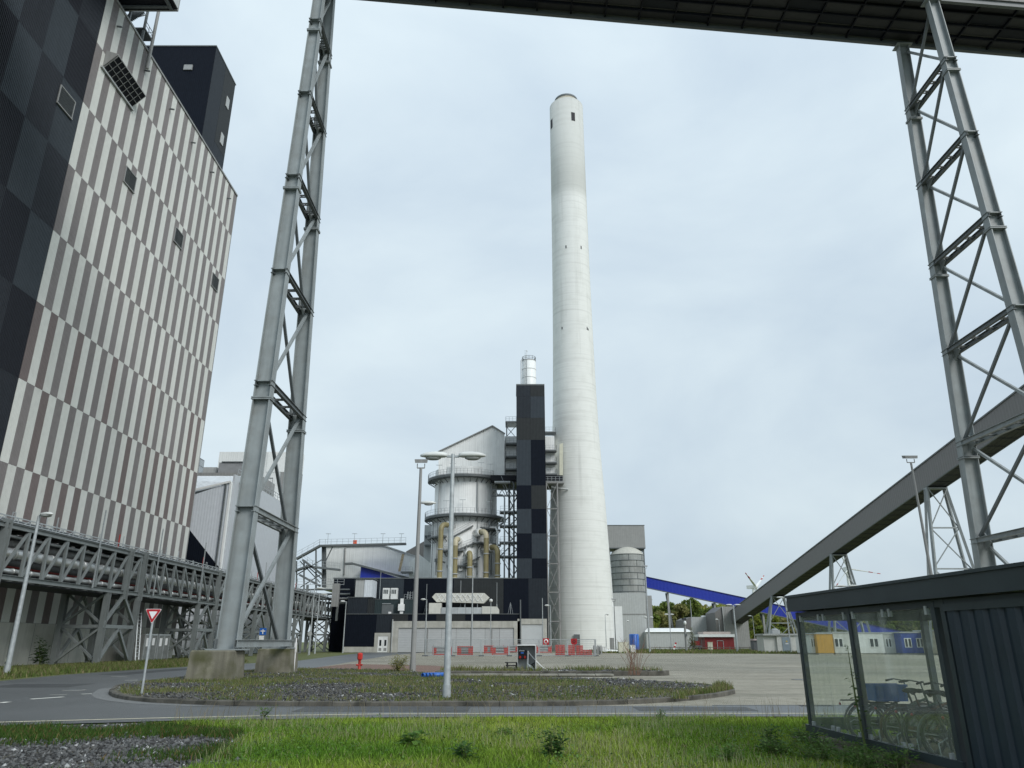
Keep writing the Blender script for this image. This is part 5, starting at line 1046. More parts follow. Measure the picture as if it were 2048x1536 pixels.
ks = em('kiosk', (52, 139, 0), 'white concrete switch kiosk with a grey steel door', 'kiosk'); a, b = P(1527, 1271, Y=136), P(1593, 1271, Y=136); c = P(1552, 1271, Y=136).x
KIO = mat('kiosk render', (.58, .59, .56), .8, var=.06, streak=.2); ob('wall', MB().box(a.x, c, 136.2, 140, -.05, a.z).box(c, b.x, 135.8, 140, -.05, a.z), KIO, ks); ob('roof', MB().box(a.x - .25, b.x + .25, 135.5, 140.3, a.z, a.z + .3), mat('kiosk roof', (.42, .43, .42), .8), ks)
dx0, dx1 = P(1564, 1280, Y=135.8).x, P(1581, 1280, Y=135.8).x; d = ob('door', MB().box(dx0, dx1, 135.7, 135.79, .05, 2.55), mat('grey door', (.25, .31, .36), .5), ks); ob('warning_sign', MB().prism([((dx0+dx1)/2 - .16, 135.68, 1.75), ((dx0+dx1)/2 + .16, 135.68, 1.75), ((dx0+dx1)/2, 135.68, 2.05)], (0, .015, 0)), mat('sign yellow', (.7, .5, .03), .5), d); ob('notice', MB().box((dx0+dx1)/2 - .25, (dx0+dx1)/2 + .25, 135.68, 135.695, 1.4, 1.55), SIGN_W, d)
ob('roof_vent', MB().box(c - .2, c + 1.1, 137, 138.4, a.z + .3, a.z + .95).ell((c + .45, 137.7, a.z + .95), (.65, .65, .25)), GREYW, ks)
ct = em('waste_container', (47, 145, 0), 'grey and red waste container beside the kiosk', 'container'); a, b, c = P(1507, 1281, Y=148), P(1529, 1281, Y=148), P(1518, 1281, Y=148); ob('body', MB().box(a.x, c.x, 148, 150, 0, a.z), mat('grey container', (.12, .13, .14), .6), ct); ob('end', MB().box(c.x + .02, b.x, 147.8, 150, 0, a.z), mat('faded red', (.33, .1, .1), .6, rib=.3), ct); ob('lid', MB().box(a.x - .1, b.x + .1, 147.7, 150.1, a.z, a.z + .3), mat('pale lid', (.5, .42, .42), .6, var=.2, scale=4), ct)
# site cabins seen through the shelter glass
def cabin(px0, px1, pt, Y, m, label, wins=(), d=6):
    a, b = P(px0, pt, Y=Y), P(px1, pt, Y=Y); e_ = em('site_cabin', ((a.x + b.x)/2, Y + 3, 0), label, 'site cabin'); ob('body', MB().box(a.x, b.x, Y, Y + d, .2, a.z), m, e_); ob('roof', MB().box(a.x - .1, b.x + .1, Y - .1, Y + d + .1, a.z, a.z + .18), GREYW, e_); ob('base', MB().box(a.x + .1, b.x - .1, Y + .1, Y + d, -.05, .2), CONC, e_)
    for w0, w1 in wins:
        x0_, x1_ = P(w0, 1280, Y=Y).x, P(w1, 1280, Y=Y).x; f = ob('window', MB().box(x0_, x1_, Y - .06, Y - .002, 1.0, 2.3), WHITE_P, e_)
        for s in (0, 1): ob('pane', MB().box(x0_ + .1 + s*(x1_ - x0_)/2, x0_ - .1 + (s+1)*(x1_ - x0_)/2, Y - .08, Y - .062, 1.1, 2.2), GLASSY, f)
cabin(1619, 1632, 1272, 118, WHITE_P, 'white cabin end left of the orange cabin', ((1621, 1630),)); cabin(1632, 1664, 1268, 117, ORANGE, 'orange site cabin seen through the shelter glass')
cabin(1665, 1712, 1266, 117.5, KIO, 'white site cabin with window next to the orange one', ((1668, 1685), (1705, 1711))); cabin(1712, 1765, 1267, 117.5, WHITE_P, 'long white site cabin behind the shelter post', ((1738, 1756),)); cabin(1766, 1800, 1268, 118, KIO, 'white site cabin beside the blue cabin', ((1770, 1782),))
cabin(1800, 1870, 1266, 116, mat('blue cabin', (.02, .06, .33), .5, rib=.3), 'blue site cabin behind the bicycles', ((1808, 1822), (1832, 1846)))
cabin(1870, 2000, 1262, 112, mat('weathered cream cabin', (.5, .46, .36), .7, var=.15, streak=.3), 'weathered cream cabin behind the shelter rear post')
# ---------------------------------------------------------------- trees and wind turbines
def crown_mesh(seed, hgt, rad, nl, c0, c1, trunk_frac=.22, leaf=.34):
    rg = np.random.default_rng(seed); nc = 26
    cz = rg.uniform(hgt*trunk_frac, hgt*.95, nc); k = 1 - ((cz/hgt - .52)/.62)**2; cr_ = rad*np.clip(k, .2, 1)*rg.uniform(.15, .85, nc); ca = rg.uniform(0, 6.28, nc)
    C = np.column_stack([cr_*np.cos(ca), cr_*np.sin(ca), cz]); cs_ = rg.uniform(.5, 1.0, nc)*rad*.42; ci = rg.integers(0, nc, nl)
    d = rg.normal(0, 1, (nl, 3)); d /= np.linalg.norm(d, axis=1)[:, None]; p = C[ci] + d*(cs_[ci]*rg.uniform(.55, 1.05, nl))[:, None]*np.array([1, 1, .8])
    u = rg.normal(0, 1, (nl, 3)); u /= np.linalg.norm(u, axis=1)[:, None]; w2_ = np.cross(u, rg.normal(0, 1, (nl, 3))); w2_ /= np.linalg.norm(w2_, axis=1)[:, None]; s = leaf*rg.uniform(.5, 1.3, nl)[:, None]
    v = np.stack([p - u*s, p - w2_*s*.6, p + u*s, p + w2_*s*.6], 1).reshape(-1, 3); f = np.arange(nl*4).reshape(-1, 4)
    cl = rg.uniform(0, 1, nc)[ci][:, None]; t = (np.array(c0)*(1-cl) + np.array(c1)*cl) * rg.uniform(1.1, 1.9, (nl, 1))
    return fast_mesh('crown', v, f, np.repeat(t, 4, 0), 4)
def trunk_mesh(seed, hgt, rad, r0):
    rg = random.Random(seed); mb = MB(); mb.path([(0, 0, -.1), (.1, 0, hgt*.3), (-.1, .1, hgt*.6), (0, 0, hgt*.9)], [r0, r0*.8, r0*.45, r0*.12], 7)
    for i in range(9): a = rg.uniform(0, 6.28); z = hgt*rg.uniform(.25, .7); L_ = rad*rg.uniform(.5, .95); mb.path([(0, 0, z), (L_*.5*math.cos(a), L_*.5*math.sin(a), z + L_*.45), (L_*math.cos(a), L_*math.sin(a), z + L_*.7)], [r0*.4, r0*.25, r0*.06], 5)
    return mb.mesh('trunk')
BARK = mat('bark', (.09, .075, .055), .9, var=.25, scale=3)
KINDS = []
for i, (h, r, c0, c1) in enumerate(((12, 4.2, (.10, .14, .03), (.23, .25, .05)), (13.5, 4.7, (.07, .11, .03), (.16, .19, .04)), (10.5, 4.0, (.13, .135, .05), (.23, .22, .08)), (11.5, 3.7, (.09, .13, .04), (.19, .215, .05)))): KINDS.append((crown_mesh(50 + i, h, r, 4200, c0, c1, .1, .5), trunk_mesh(90 + i, h, r, .28)))
lookk = ['yellowish green spring tree', 'dark green dense tree', 'brownish green thin tree', 'slender mid green tree']
tx = list(range(1292, 1450, 13)) + list(range(1490, 1640, 13)) + list(range(1650, 1910, 20))
spot = lambda x: 'between silo base and coal shed' if x < 1372 else ('above the coal shed' if x < 1450 else ('behind the low trestle' if x < 1640 else 'behind the shelter glass'))
seen = {}; ORD = ['first', 'second', 'third', 'fourth', 'fifth', 'sixth', 'seventh']
for i, x in enumerate(tx):
    Y = 262 + (i * 37 % 60); k = (i * 5 + i // 3) % 4; q = P(x, 1290, Y=Y); s = .95 + .3*random.random() + (.1 if x < 1372 else 0) - (.22 if 1490 <= x < 1640 else 0)
    key = (k, spot(x)); seen[key] = seen.get(key, 0) + 1
    lb = f"{lookk[k]} {spot(x)}, {ORD[seen[key]-1]} such from the left"
    t = em('tree', (q.x, Y, 0), lb, 'tree', 'trees of the far treeline'); c = ob('crown', KINDS[k][0], LEAF, t); tr = ob('trunk', KINDS[k][1], BARK, t)
    for o in (c, tr): o.matrix_parent_inverse = Matrix.Identity(4)
    t.scale = (s, s, s); t.rotation_euler = (0, 0, random.uniform(0, 6.28))
n = 26000; p = np.column_stack([RNG.uniform(62, 230, n), RNG.uniform(335, 350, n)]); hh = 11.5 + 5*vnoise(p[:, 0], p[:, 1]*0, 9, 3) + 2.5*vnoise(p[:, 0], p[:, 1]*0, 3, 4); z = RNG.random(n)**.6*hh
u = RNG.normal(0, 1, (n, 3)); w_ = RNG.normal(0, 1, (n, 3)); P3 = np.column_stack([p, z]); cc = vnoise(p[:, 0], z, 3.5, 8)[:, None]
V = np.stack([P3 - u*.5, P3 - w_*.35, P3 + u*.5, P3 + w_*.35], 1).reshape(-1, 3); T = (np.array([.11, .12, .04])*(1-cc) + np.array([.22, .21, .06])*cc)*RNG.uniform(1.2, 1.9, (n, 1))
o = ob('far_wood', fast_mesh('far_wood', V, np.arange(n*4).reshape(-1, 4), np.repeat(T, 4, 0), 4), LEAF, kind='stuff'); o['label'] = 'distant mass of woodland behind the treeline'
def turbine(px, py, Y, sc, rot, label, yaw):
    h = P(px, py, Y=Y); t = em('wind_turbine', (h.x, Y, 0), label, 'wind turbine', 'far wind turbines'); W_ = WHITE_P
    ob('tower', MB().tube((h.x, Y, -1), (h.x, Y, h.z - 1), 2.0*sc, 1.2*sc, 14), W_, t)
    dx, dy = math.sin(yaw), -math.cos(yaw); D = Vector((dx, dy, 0)); hub = Vector((h.x, Y, h.z)) + D*3.2*sc
    ob('nacelle', MB().beam(Vector((h.x, Y, h.z)) - D*6*sc, hub, 3*sc, 3.2*sc), W_, t); ob('hub', MB().ell(hub, (1.7*sc,)*3), W_, t); side = Vector((-dy, dx, 0))
    for k in range(3):
        a = rot + k*2*math.pi/3; d = side*math.sin(a) + Vector((0, 0, math.cos(a))); LB = 24*sc; b = ob('blade', MB().beam(hub, hub + d*LB*.22, .9*sc, 1.6*sc, up=D, w1=.6*sc, h1=2.6*sc).beam(hub + d*LB*.22, hub + d*LB, .6*sc, 2.6*sc, up=D, w1=.12*sc, h1=.5*sc), W_, t)
        for f0, f1, wd_ in ((.62, .76, 1.55), (.9, 1.0, .8)): ob('red_band', MB().beam(hub + d*LB*f0, hub + d*LB*f1, .5*sc, (wd_ + .25)*sc, up=D, w1=.4*sc, h1=wd_*.75*sc), RED, b)
turbine(1506, 1174, 560, .75, R(60), 'wind turbine with two raised red-banded blades', R(48)); turbine(1694, 1138, 470, .78, R(100), 'wind turbine behind the middle gallery trestle', R(-6)); turbine(1386, 1204, 900, .6, R(150), 'faint small wind turbine over the treeline', R(70))
pyl = em('power_mast', (120, 330, 0), 'thin lattice power mast above the far trees', 'mast'); q = P(1528, 1222, Y=420); m_ = MB()
for s in (-1, 1): m_.beam((q.x + s*2, 420, 0), (q.x + s*.4, 420, q.z + 5), .3)
for k in range(9): z = k*(q.z + 5)/9; z2 = (k+1)*(q.z + 5)/9; w0, w1 = 2 - 1.6*k/9, 2 - 1.6*(k+1)/9; m_.beam((q.x - w0, 420, z), (q.x + w1, 420, z2), .2).beam((q.x + w0, 420, z), (q.x - w1, 420, z2), .2)
for k in (1, 3.5): m_.beam((q.x - 3, 420, q.z + k), (q.x + 3, 420, q.z + k), .25)
ob('lattice', m_, GREYW, pyl)
# ---------------------------------------------------------------- street lamps
def head(mb_, p, d, L_, hh=.16, w_=.2):
    """cobra-head luminaire from point p along unit direction d"""
    p, d = Vector(p), Vector(d); s = Vector((-d.y, d.x, 0)); v = []; secs = ((0, .35, .5), (.12, .75, .85), (.45, 1.0, 1.0), (.8, .85, .8), (1.0, .35, .3)); n = 8
    for f, ww, h2 in secs:
        c = p + d*L_*f + Vector((0, 0, .02))
        for k in range(n): a = 2*math.pi*k/n; zz = math.sin(a); v.append(c + s*(w_*ww*math.cos(a)) + Vector((0, 0, hh*h2*(zz if zz > 0 else zz*.35))))
    mb_.add(v, [(i*n + k, i*n + (k+1) % n, (i+1)*n + (k+1) % n, (i+1)*n + k) for i in range(len(secs)-1) for k in range(n)] + [tuple(range(n))[::-1], tuple(range((len(secs)-1)*n, len(secs)*n))], True)
def lens(p, d, L_, w_=.2): p, d = Vector(p), Vector(d); c = p + d*L_*.52; return MB().ell((c.x, c.y, c.z - .05), (L_*.3*abs(d.x) + w_*.6*abs(d.y), L_*.3*abs(d.y) + w_*.6*abs(d.x), .09), 10, 5)
def street_lamp(base, zt_, heads, r0, label, L_=1.05, arm=.25, m=GALV, flood=None, group='street lamps', ball=False, s=1.0):
    x, y = base[0], base[1]; e_ = em('street_lamp', (x, y, 0), label, 'street lamp', group)
    ob('pole', MB().path([(x, y, -.05), (x, y, zt_*.25), (x, y, zt_)], [r0, r0*.92, r0*.55], 10), m, e_); ob('base_sleeve', MB().tube((x, y, -.05), (x, y, .5*s), r0*1.15, n=10), m, e_)
    for hz, ang in heads:
        d = Vector((math.cos(ang), math.sin(ang), 0)); p = Vector((x, y, hz)); a = ob('arm', MB().beam(p, p + d*arm, .07*s, .07*s), m, e_); hb_ = MB(); head(hb_, p + d*arm*.9, d, L_, .17*s, .2*s); h = ob('lamp_head', hb_, LAMPW, e_); ob('lens', lens(p + d*arm*.9, d, L_, .2*s), LENS, h)
    if flood: 
        f = ob('bracket', MB().beam((x - .25*s, y, zt_), (x + .25*s, y, zt_), .07).beam((x - .25*s, y, zt_), (x - .25*s, y, zt_ + .3), .05).beam((x + .25*s, y, zt_), (x + .25*s, y, zt_ + .3), .05), m, e_)
        ob('floodlight', MB().prism([(x - .38*s, y - .25, zt_ + .3), (x + .38*s, y - .25, zt_ + .3), (x + .42*s, y - .25, zt_ + .55*flood), (x - .42*s, y - .25, zt_ + .55*flood)], (0, .55, .12)), GREYB, e_)
    if ball: ob('lamp_globe', MB().ell((x, y, zt_ + .15), (.3, .3, .28)), LAMPW, e_)
    return e_
p = G(893, 1397, .1); street_lamp((p.x, p.y), P(908, 908, Y=p.y).z, ((P(908, 913, Y=p.y).z, math.pi - .02), (P(908, 913, Y=p.y).z, .02)), .115, 'twin-headed galvanised street lamp standing in the island gravel', L_=.95, arm=.22)
p = G(825, 1345); zt_ = P(843, 936, Y=p.y).z; street_lamp((p.x, p.y), zt_, ((P(843, 1007, Y=p.y).z, .02),), .17, 'tall grey pole with floodlight and one side lamp head', L_=1.0, arm=.1, m=GREYB, flood=1)
p = G(12, 1350); street_lamp((p.x, p.y), P(78, 1032, Y=p.y).z, ((P(78, 1031, Y=p.y).z, -.35),), .15, 'single-arm street lamp in front of the pipe bridge', L_=1.0, arm=.1)
def lamp_px(bx, by, tx_, ty, heads, label, r0=.12, Y=None, **k):
    g = G(bx, by) if Y is None else P(bx, 1300, Y=Y); street_lamp((g.x, g.y), P(tx_, ty, Y=g.y).z, tuple((P(tx_, ty, Y=g.y).z - .02, a) for a in heads), r0, label, **k)
lamp_px(618, 1309, 629.5, 1177, (0,), 'street lamp beyond the pylon, the taller one of the pair', L_=1.3); lamp_px(629, 1307, 640, 1189, (0,), 'street lamp beyond the pylon, farther from its legs', L_=1.1, r0=.14)
lamp_px(685.6, 1303, 691, 1203, (math.pi*1.2,), 'street lamp at the corner of the black building', L_=.9, Y=136); lamp_px(850, 0, 853.5, 1199, (math.pi*.98,), 'street lamp in front of the grey shutters', L_=.8, Y=126)
lamp_px(943, 0, 948, 1131, (), 'slender bare mast in front of the shutters', r0=.13, Y=124, ball=False); lamp_px(981, 0, 983.5, 1203, (), 'globe lamp in front of the last shutters', r0=.09, Y=128, ball=True)
lamp_px(1086, 0, 1086, 1196, (), 'plain thin post beside the roller door', r0=.1, Y=134); lamp_px(1102, 0, 1099.5, 1211, (math.pi,), 'small street lamp at the chimney lattice foot', L_=.8, Y=138)
lamp_px(1213, 0, 1210.5, 1229, (.0,), 'small lamp before the chimney, with head turned right', L_=.5, r0=.08, Y=145); lamp_px(1232, 0, 1227, 1203, (), 'dark-topped floodlight post beside the chimney', r0=.1, Y=142, flood=.8, m=STEEL_D)
lamp_px(1300, 1306, 1290, 1137, (), 'tall thin floodlight mast in front of the silo', r0=.16, flood=.8); lamp_px(1343, 0, 1338, 1229, (0, math.pi), 'far twin-headed lamp before the treeline', L_=.8, r0=.1, Y=165)
lamp_px(1475, 1303, 1462, 1210, (0, math.pi), 'twin-headed lamp in front of the transfer house', L_=1.1, r0=.2, Y=140); lamp_px(1443, 0, 1440, 1239, (math.pi,), 'small lamp above the red cabin', L_=.6, r0=.08, Y=180)
lamp_px(1512, 0, 1507, 1232, (math.pi,), 'lone lamp under the inclined gallery', L_=.8, r0=.1, Y=175); lamp_px(1582, 0, 1571, 1195, (0, math.pi), 'twin-headed lamp beside the lowest trestle', L_=1.2, r0=.13, Y=130)
lamp_px(1301, 0, 1298, 1235, (0, math.pi), 'small twin lamp overlapping the tall silo mast', L_=.7, r0=.09, Y=150); lamp_px(1713, 0, 1706, 1172, (0, math.pi), 'twin-headed lamp rising above the shelter roof', L_=1.2, r0=.14, Y=95)
fl_ = P(1830, 925, Y=62); street_lamp((fl_.x - .35, 62), fl_.z, (), .15, 'tall floodlight mast below the inclined gallery', flood=1, m=GREYB, s=1.3); lamp_px(1263, 0, 1261.5, 1242, (math.pi,), 'small lamp in front of the silo base', L_=.5, r0=.07, Y=165)
lamp_px(1388, 0, 1386, 1200, (), 'thin post in front of the far small turbine', r0=.1, Y=168); lamp_px(2000, 0, 2000, 1140, (0, math.pi), 'twin lamp peeping over the shelter roof by the pylon', L_=1.0, r0=.12, Y=75)
cm = em('camera_mast', (40, 150, 0), 'dark surveillance mast with dome camera on the grass', 'camera mast'); g = P(1373, 1300, Y=150); ob('pole', MB().tube((g.x, 150, 0), (g.x, 150, P(1370, 1243, Y=150).z), .22, .2, 10), GREYB, cm); ob('floodlight', MB().cbox((g.x - .1, 149.8, P(1370, 1238, Y=150).z), (.8, .5, .25)), DK1, cm); ob('dome_camera', MB().ell((g.x, 149.6, P(1370, 1246, Y=150).z), (.28, .28, .4)), WHITE_P, cm); ob('loudspeaker', MB().cbox((g.x + .05, 149.6, P(1370, 1270, Y=150).z), (.4, .3, .5)), STEEL_D, cm)
# ---------------------------------------------------------------- yield sign, hydrant, road sign posts
p = G(283, 1389, .1); ys_ = em('yield_sign', (p.x, p.y, .1), 'red and white triangular give way sign on a galvanised pole', 'road sign'); zt_ = P(309, 1218, Y=p.y).z; zb_ = P(309, 1248, Y=p.y).z
ob('pole', MB().tube((p.x, p.y, 0), (p.x, p.y, zt_ - .05), .04, n=10), GALV, ys_)
def tri(cx, y, z_top, z_bot, hw, th, rr=.05):
    pts = []
    for (a, b) in (((cx - hw, z_top), (1, 0)), ((cx + hw, z_top), (-.5, -.87)), ((cx, z_bot), (-.5, .87))):
        pts += [Vector((a[0], y, a[1])) + Vector((b[0], 0, b[1]))*0]
    out = []
    for i in range(3):
        A_, B_, C_ = pts[i-1], pts[i], pts[(i+1) % 3]; u, v = (A_ - B_).normalized(), (C_ - B_).normalized(); out += [B_ + u*rr, B_ + u*rr*.3 + v*rr*.3, B_ + v*rr]
    return MB().prism(out, (0, th, 0))
hw = .292; o = ob('sign_plate', tri(p.x, p.y - .06, zt_, zb_, hw, .012), SIGN_W, ys_); ob('red_border', tri(p.x, p.y - .066, zt_ - .012, zb_ + .024, hw - .02, .005), SIGN_R, o); ob('white_field', tri(p.x, p.y - .071, zt_ - .085, zb_ + .165, hw - .14, .004, .02), SIGN_W, o)
def hydrant(p, label):
    e_ = em('hydrant', (p.x, p.y, 0), label, 'hydrant'); x, y = p.x, p.y; ob('barrel', MB().lathe((x, y, 0), [(.13, 0), (.13, .05), (.1, .08), (.085, .66), (.1, .7), (.12, .74)], 16), RED, e_); ob('bonnet', MB().lathe((x, y, .74), [(.15, 0), (.165, .04), (.165, .34), (.15, .37), (.06, .4), (0, .41)], 6, smooth=False), mat('bright red paint', (.5, .03, .02), .5), e_)
    for a in (R(200), R(-20)): ob('outlet', MB().tube((x, y, .42), (x + .2*math.cos(a), y + .2*math.sin(a), .42), .06, n=10), RED, e_)
hydrant(G(718, 1344), 'red pillar hydrant at the edge of the gravel island')
sp = G(724, 1315); 
for i, (px, py, h) in enumerate(((616, 1311, 3.2), (702, 1303, 1.6))):
    g = G(px, py); e_ = em('sign_post', (g.x, g.y, 0), ['back of a round road sign on a thin post below the bridge', 'short white marker post by the black wall'][i], 'sign post'); ob('pole', MB().tube((g.x, g.y, 0), (g.x, g.y, h), .05, n=8), GALV, e_); ob('sign_back', MB().tube((g.x, g.y - .06, h - .35), (g.x, g.y - .04, h - .35), .32 if i == 0 else .1, n=16), GREYW, e_)
ms = em('muster_sign', (-27, 84, 0), 'small blue and white sign hanging below the pipe bridge', 'sign'); g = P(526, 1263, Y=88); ob('board', MB().cbox(g, (.75, .05, .75)), BLUEP, ms); ob('symbol', MB().cbox((g.x, g.y - .04, g.z + .05), (.5, .02, .12)).cbox((g.x, g.y - .04, g.z - .02), (.12, .025, .5)), SIGN_W, ms); ob('plate', MB().cbox((g.x - .1, g.y, g.z - .7), (.55, .05, .5)), SIGN_W, ms)
for i, (px, py, hh) in enumerate(((0, 1352, .95), (4, 1336, 1.0))): 
    if i == 0: g = G(1, 1350); e_ = em('bollard', (g.x - .35, g.y + 1, 0), 'short pale bollard beside the leftmost street lamp', 'bollard'); ob('post', MB().lathe((g.x - .1, g.y + .5, 0), [(.11, 0), (.11, .85), (.08, .93), (0, .95)], 12), CREAM, e_); ob('band', MB().lathe((g.x - .1, g.y + .5, 0), [(.113, .6), (.115, .6), (.115, .7), (.113, .7)], 12), STEEL_D, e_)
# ---------------------------------------------------------------- open meter cabinet with cables, bench and blue pipes
mc = em('meter_cabinet', (1.05, 46.6, .21), 'open grey site power cabinet with black sockets and white hoses', 'power cabinet'); g = P(1035, 1342, Y=46.6); x0_, x1_ = g.x, P(1071, 1342, Y=46.6).x; zb_, zt_ = .215, P(1050, 1291, Y=46.6).z
ob('housing', MB().box(x0_, x0_ + .03, 46.6, 47.3, zb_, zt_).box(x1_ - .03, x1_, 46.6, 47.3, zb_, zt_).box(x0_ + .03, x1_ - .03, 47.27, 47.3, zb_, zt_).box(x0_ + .03, x1_ - .03, 46.6, 47.27, zb_, zb_ + .03), mat('cabinet grey', (.36, .38, .38), .5, var=.08), mc); ob('roof', MB().box(x0_ - .02, x1_ + .02, 46.52, 47.33, zt_, zt_ + .045), WHITE_P, mc); ob('door_edge', MB().box(x1_ + .003, x1_ + .03, 46.1, 46.6, zb_ + .03, zt_ - .02), WHITE_P, mc)
sb_ = ob('socket_box', MB().box(x0_ + .05, x0_ + .55, 46.85, 47.2, zb_ + .62, zt_ - .26), DK1, mc)
for k in range(2): ob('red_socket', MB().tube((x0_ + .15 + k*.3, 46.85, zb_ + .73), (x0_ + .15 + k*.3, 46.78, zb_ + .70), .07, n=10), RED, sb_)
ob('display', MB().box(x0_ + .2, x0_ + .38, 46.84, 46.849, zb_ + .92, zb_ + 1.0), BLUEP, sb_); ob('label_strip', MB().box(x0_ + .1, x0_ + .42, 46.84, 46.849, zb_ + 1.05, zb_ + 1.1), GREYW, sb_); ob('bottle', MB().lathe((x0_ + .15, 47.0, zt_ - .25), [(.05, 0), (.05, .14), (.02, .18), (.02, .21)], 10), GREYW, mc)
ob('lagged_riser', MB().path([(x0_ + .62, 46.95, zb_), (x0_ + .62, 46.95, zb_ + .5), (x0_ + .64, 46.95, zb_ + 1.0), (x0_ + .62, 46.95, zt_ - .3)], [.07, .06, .055, .04], 8).path([(x0_ + .62, 46.9, zb_ + .3), (x0_ + .75, 46.85, zb_ + .22), (x0_ + .95, 46.85, zb_ + .03)], [.06, .08, .07], 8), WHITE_P, mc)
for k in range(3): ob('cable', MB().path([(x0_ + .75 + .1*k, 47.15, zb_), (x0_ + .78 + .12*k, 47.1, zb_ + .25 + .1*k), (x1_ - .06, 47.1, zb_ + .4)], .02, 6), BLACK, mc)
ob('white_hose', MB().path([(x0_ + .66, 46.9, zb_ + 1.0), (x1_ - .1, 46.6, zb_ + .65), (x1_ + .45, 46.3, .35), (x1_ + .75, 46.1, .24), (x1_ + 1.6, 45.6, .23), (x1_ + 2.2, 45.7, .23), (x1_ + 1.2, 45.3, .23), (x1_ + .4, 45.6, .23), (x1_ + .9, 46.1, .23)], .022, 6), WHITE_P, None, 'white hose trailing from the open power cabinet over the kerb', 'hose')
bn = em('bench', (.05, 47.0, .2), 'low dark pallet trestle leaning beside the power cabinet', 'trestle bench'); xb_ = x0_ - .75; ob('top', MB().box(xb_, x0_ - .03, 46.7, 47.1, .62, .66), BLACK, bn); ob('shelf', MB().box(xb_ - .1, x0_ - .03, 46.6, 47.1, .3, .34), STEEL_D, bn)
for x in (xb_ + .1, x0_ - .1): ob('leg', MB().box(x, x + .1, 46.75, 46.85, .21, .62), BLACK, bn)
ob('rail', MB().box(xb_ + .05, x0_ - .05, 46.78, 46.83, .44, .5), BLACK, bn)
for i in range(4): g = G(845 + i*7, 1354.5, .13); st_ = Vector((.75, .9, 0)).normalized(); q = Vector((g.x, g.y, .23)); mb_ = MB(); mb_.path([q, q + st_*1.3 + Vector((0, 0, .02))], .105, 12); o = ob('blue_pipe', MB().lathe((0, 0, 0), [(.085, 0), (.105, 0), (.105, .95), (.085, .95), (.085, 0)], 16), BLUEP, None, 'short blue plastic pipe, ' + ['first from the pole', 'second from the pole', 'third from the pole', 'last of the row away from the pole'][i] + ', lying on gravel', 'pipe', 'blue pipes on the island'); o.location = q; o.rotation_euler = (R(-90), 0, R(-42))
# ---------------------------------------------------------------- mobile fence with red stacks
FY = 103.0; fx = [P(x, 1300, Y=FY).x for x in (850, 905, 962, 1018, 1078, 1135, 1192)]
def fence_panel(a, b, label, i):
    e_ = em('mesh_fence', ((a[0]+b[0])/2, (a[1]+b[1])/2, 0), label, 'fence', 'mobile mesh fence panels'); A_, B_ = Vector((*a, .12)), Vector((*b, .12)); U = Vector((0, 0, 1.95)); d = (B_ - A_)
    ob('frame', MB().beam(A_, B_, .08).beam(A_ + U, B_ + U, .08).beam(A_, A_ + U, .09).beam(B_, B_ + U, .09), GALV, e_); w_ = MB(); n = 22
    for k in range(1, n): w_.beam(A_ + d*k/n, A_ + d*k/n + U, .016)
    for k in range(1, 8): w_.beam(A_ + U*k/8, B_ + U*k/8, .016)
    o = ob('wire_mesh', w_, GALV, e_); o['kind'] = 'stuff'; ob('foot', MB().cbox((A_.x, A_.y, .07), (.7, .24, .14)), STEEL_D, e_)
nm = ['nearest the tall floodlight pole', 'second from the floodlight pole', 'before the first red racks', 'behind the open power cabinet', 'between the two red round signs', 'at its chimney end']
for i in range(6): fence_panel((fx[i] + .05, FY), (fx[i+1] - .05, FY), 'mobile mesh fence panel ' + nm[i], i)
fence_panel((fx[0], FY + .1), (fx[0] + .6, FY + 5), 'mobile mesh fence panel returning toward the shutters', 6); fence_panel((fx[-1], FY + .1), (fx[-1] + .4, FY + 5), 'mobile mesh fence panel returning toward the chimney', 7)
def rack(px, py, wd_, tiers, label, m=RED, dark=False):
    g = G(px, py) if py else P(px, 1300, Y=106); x, y = g.x, g.y; e_ = em('red_rack', (x, y, 0), label, 'rack', 'red racks in the fenced compound')
    H_ = 1.15
    for sx in (-1, 1):
        X_ = x + sx*wd_/2; ob('end_frame', MB().beam((X_, y - .5, 0), (X_, y - .5, H_), .12).beam((X_, y + .5, 0), (X_, y + .5, H_), .12).beam((X_, y - .5, .5), (X_, y + .5, .5), .12).beam((X_, y - .5, H_), (X_, y + .5, H_), .12), m, e_); ob('corner_box', MB().cbox((x + sx*(wd_/2 - .28), y - .5, .62), (.45, .12, .7)), m, e_)
    for k in range(5): ob('tube', MB().tube((x - wd_/2 - .05, y - .45, .3 + k*.19), (x + wd_/2 + .05, y - .45, .3 + k*.19), .075, n=8), STEEL_D if (k % 2 or dark) else GALV, e_)
    ob('skid', MB().box(x - wd_/2, x + wd_/2, y - .5, y + .5, .08, .2), m, e_); ob('top_bar', MB().beam((x - wd_/2, y - .5, H_), (x + wd_/2, y - .5, H_), .1), GALV if not dark else m, e_)
rack(885, 1311, 2.6, 1, 'wide red rack of grey tubes at the fence corner'); rack(930, 1311, 2.0, 1, 'red rack with black tubes beside the twin lamp pole', dark=True); rack(1000, 1310, 2.2, 1, 'red rack of tubes left of the power cabinet'); rack(978, 1307, 1.5, 1, 'low red rack behind the others near the shutters', dark=True); rack(1022, 1305, 2.6, 1, 'pale tube rack on red legs behind the power cabinet'); rack(1088, 1306, 2.4, 1, 'red rack with white tubes right of the power cabinet')
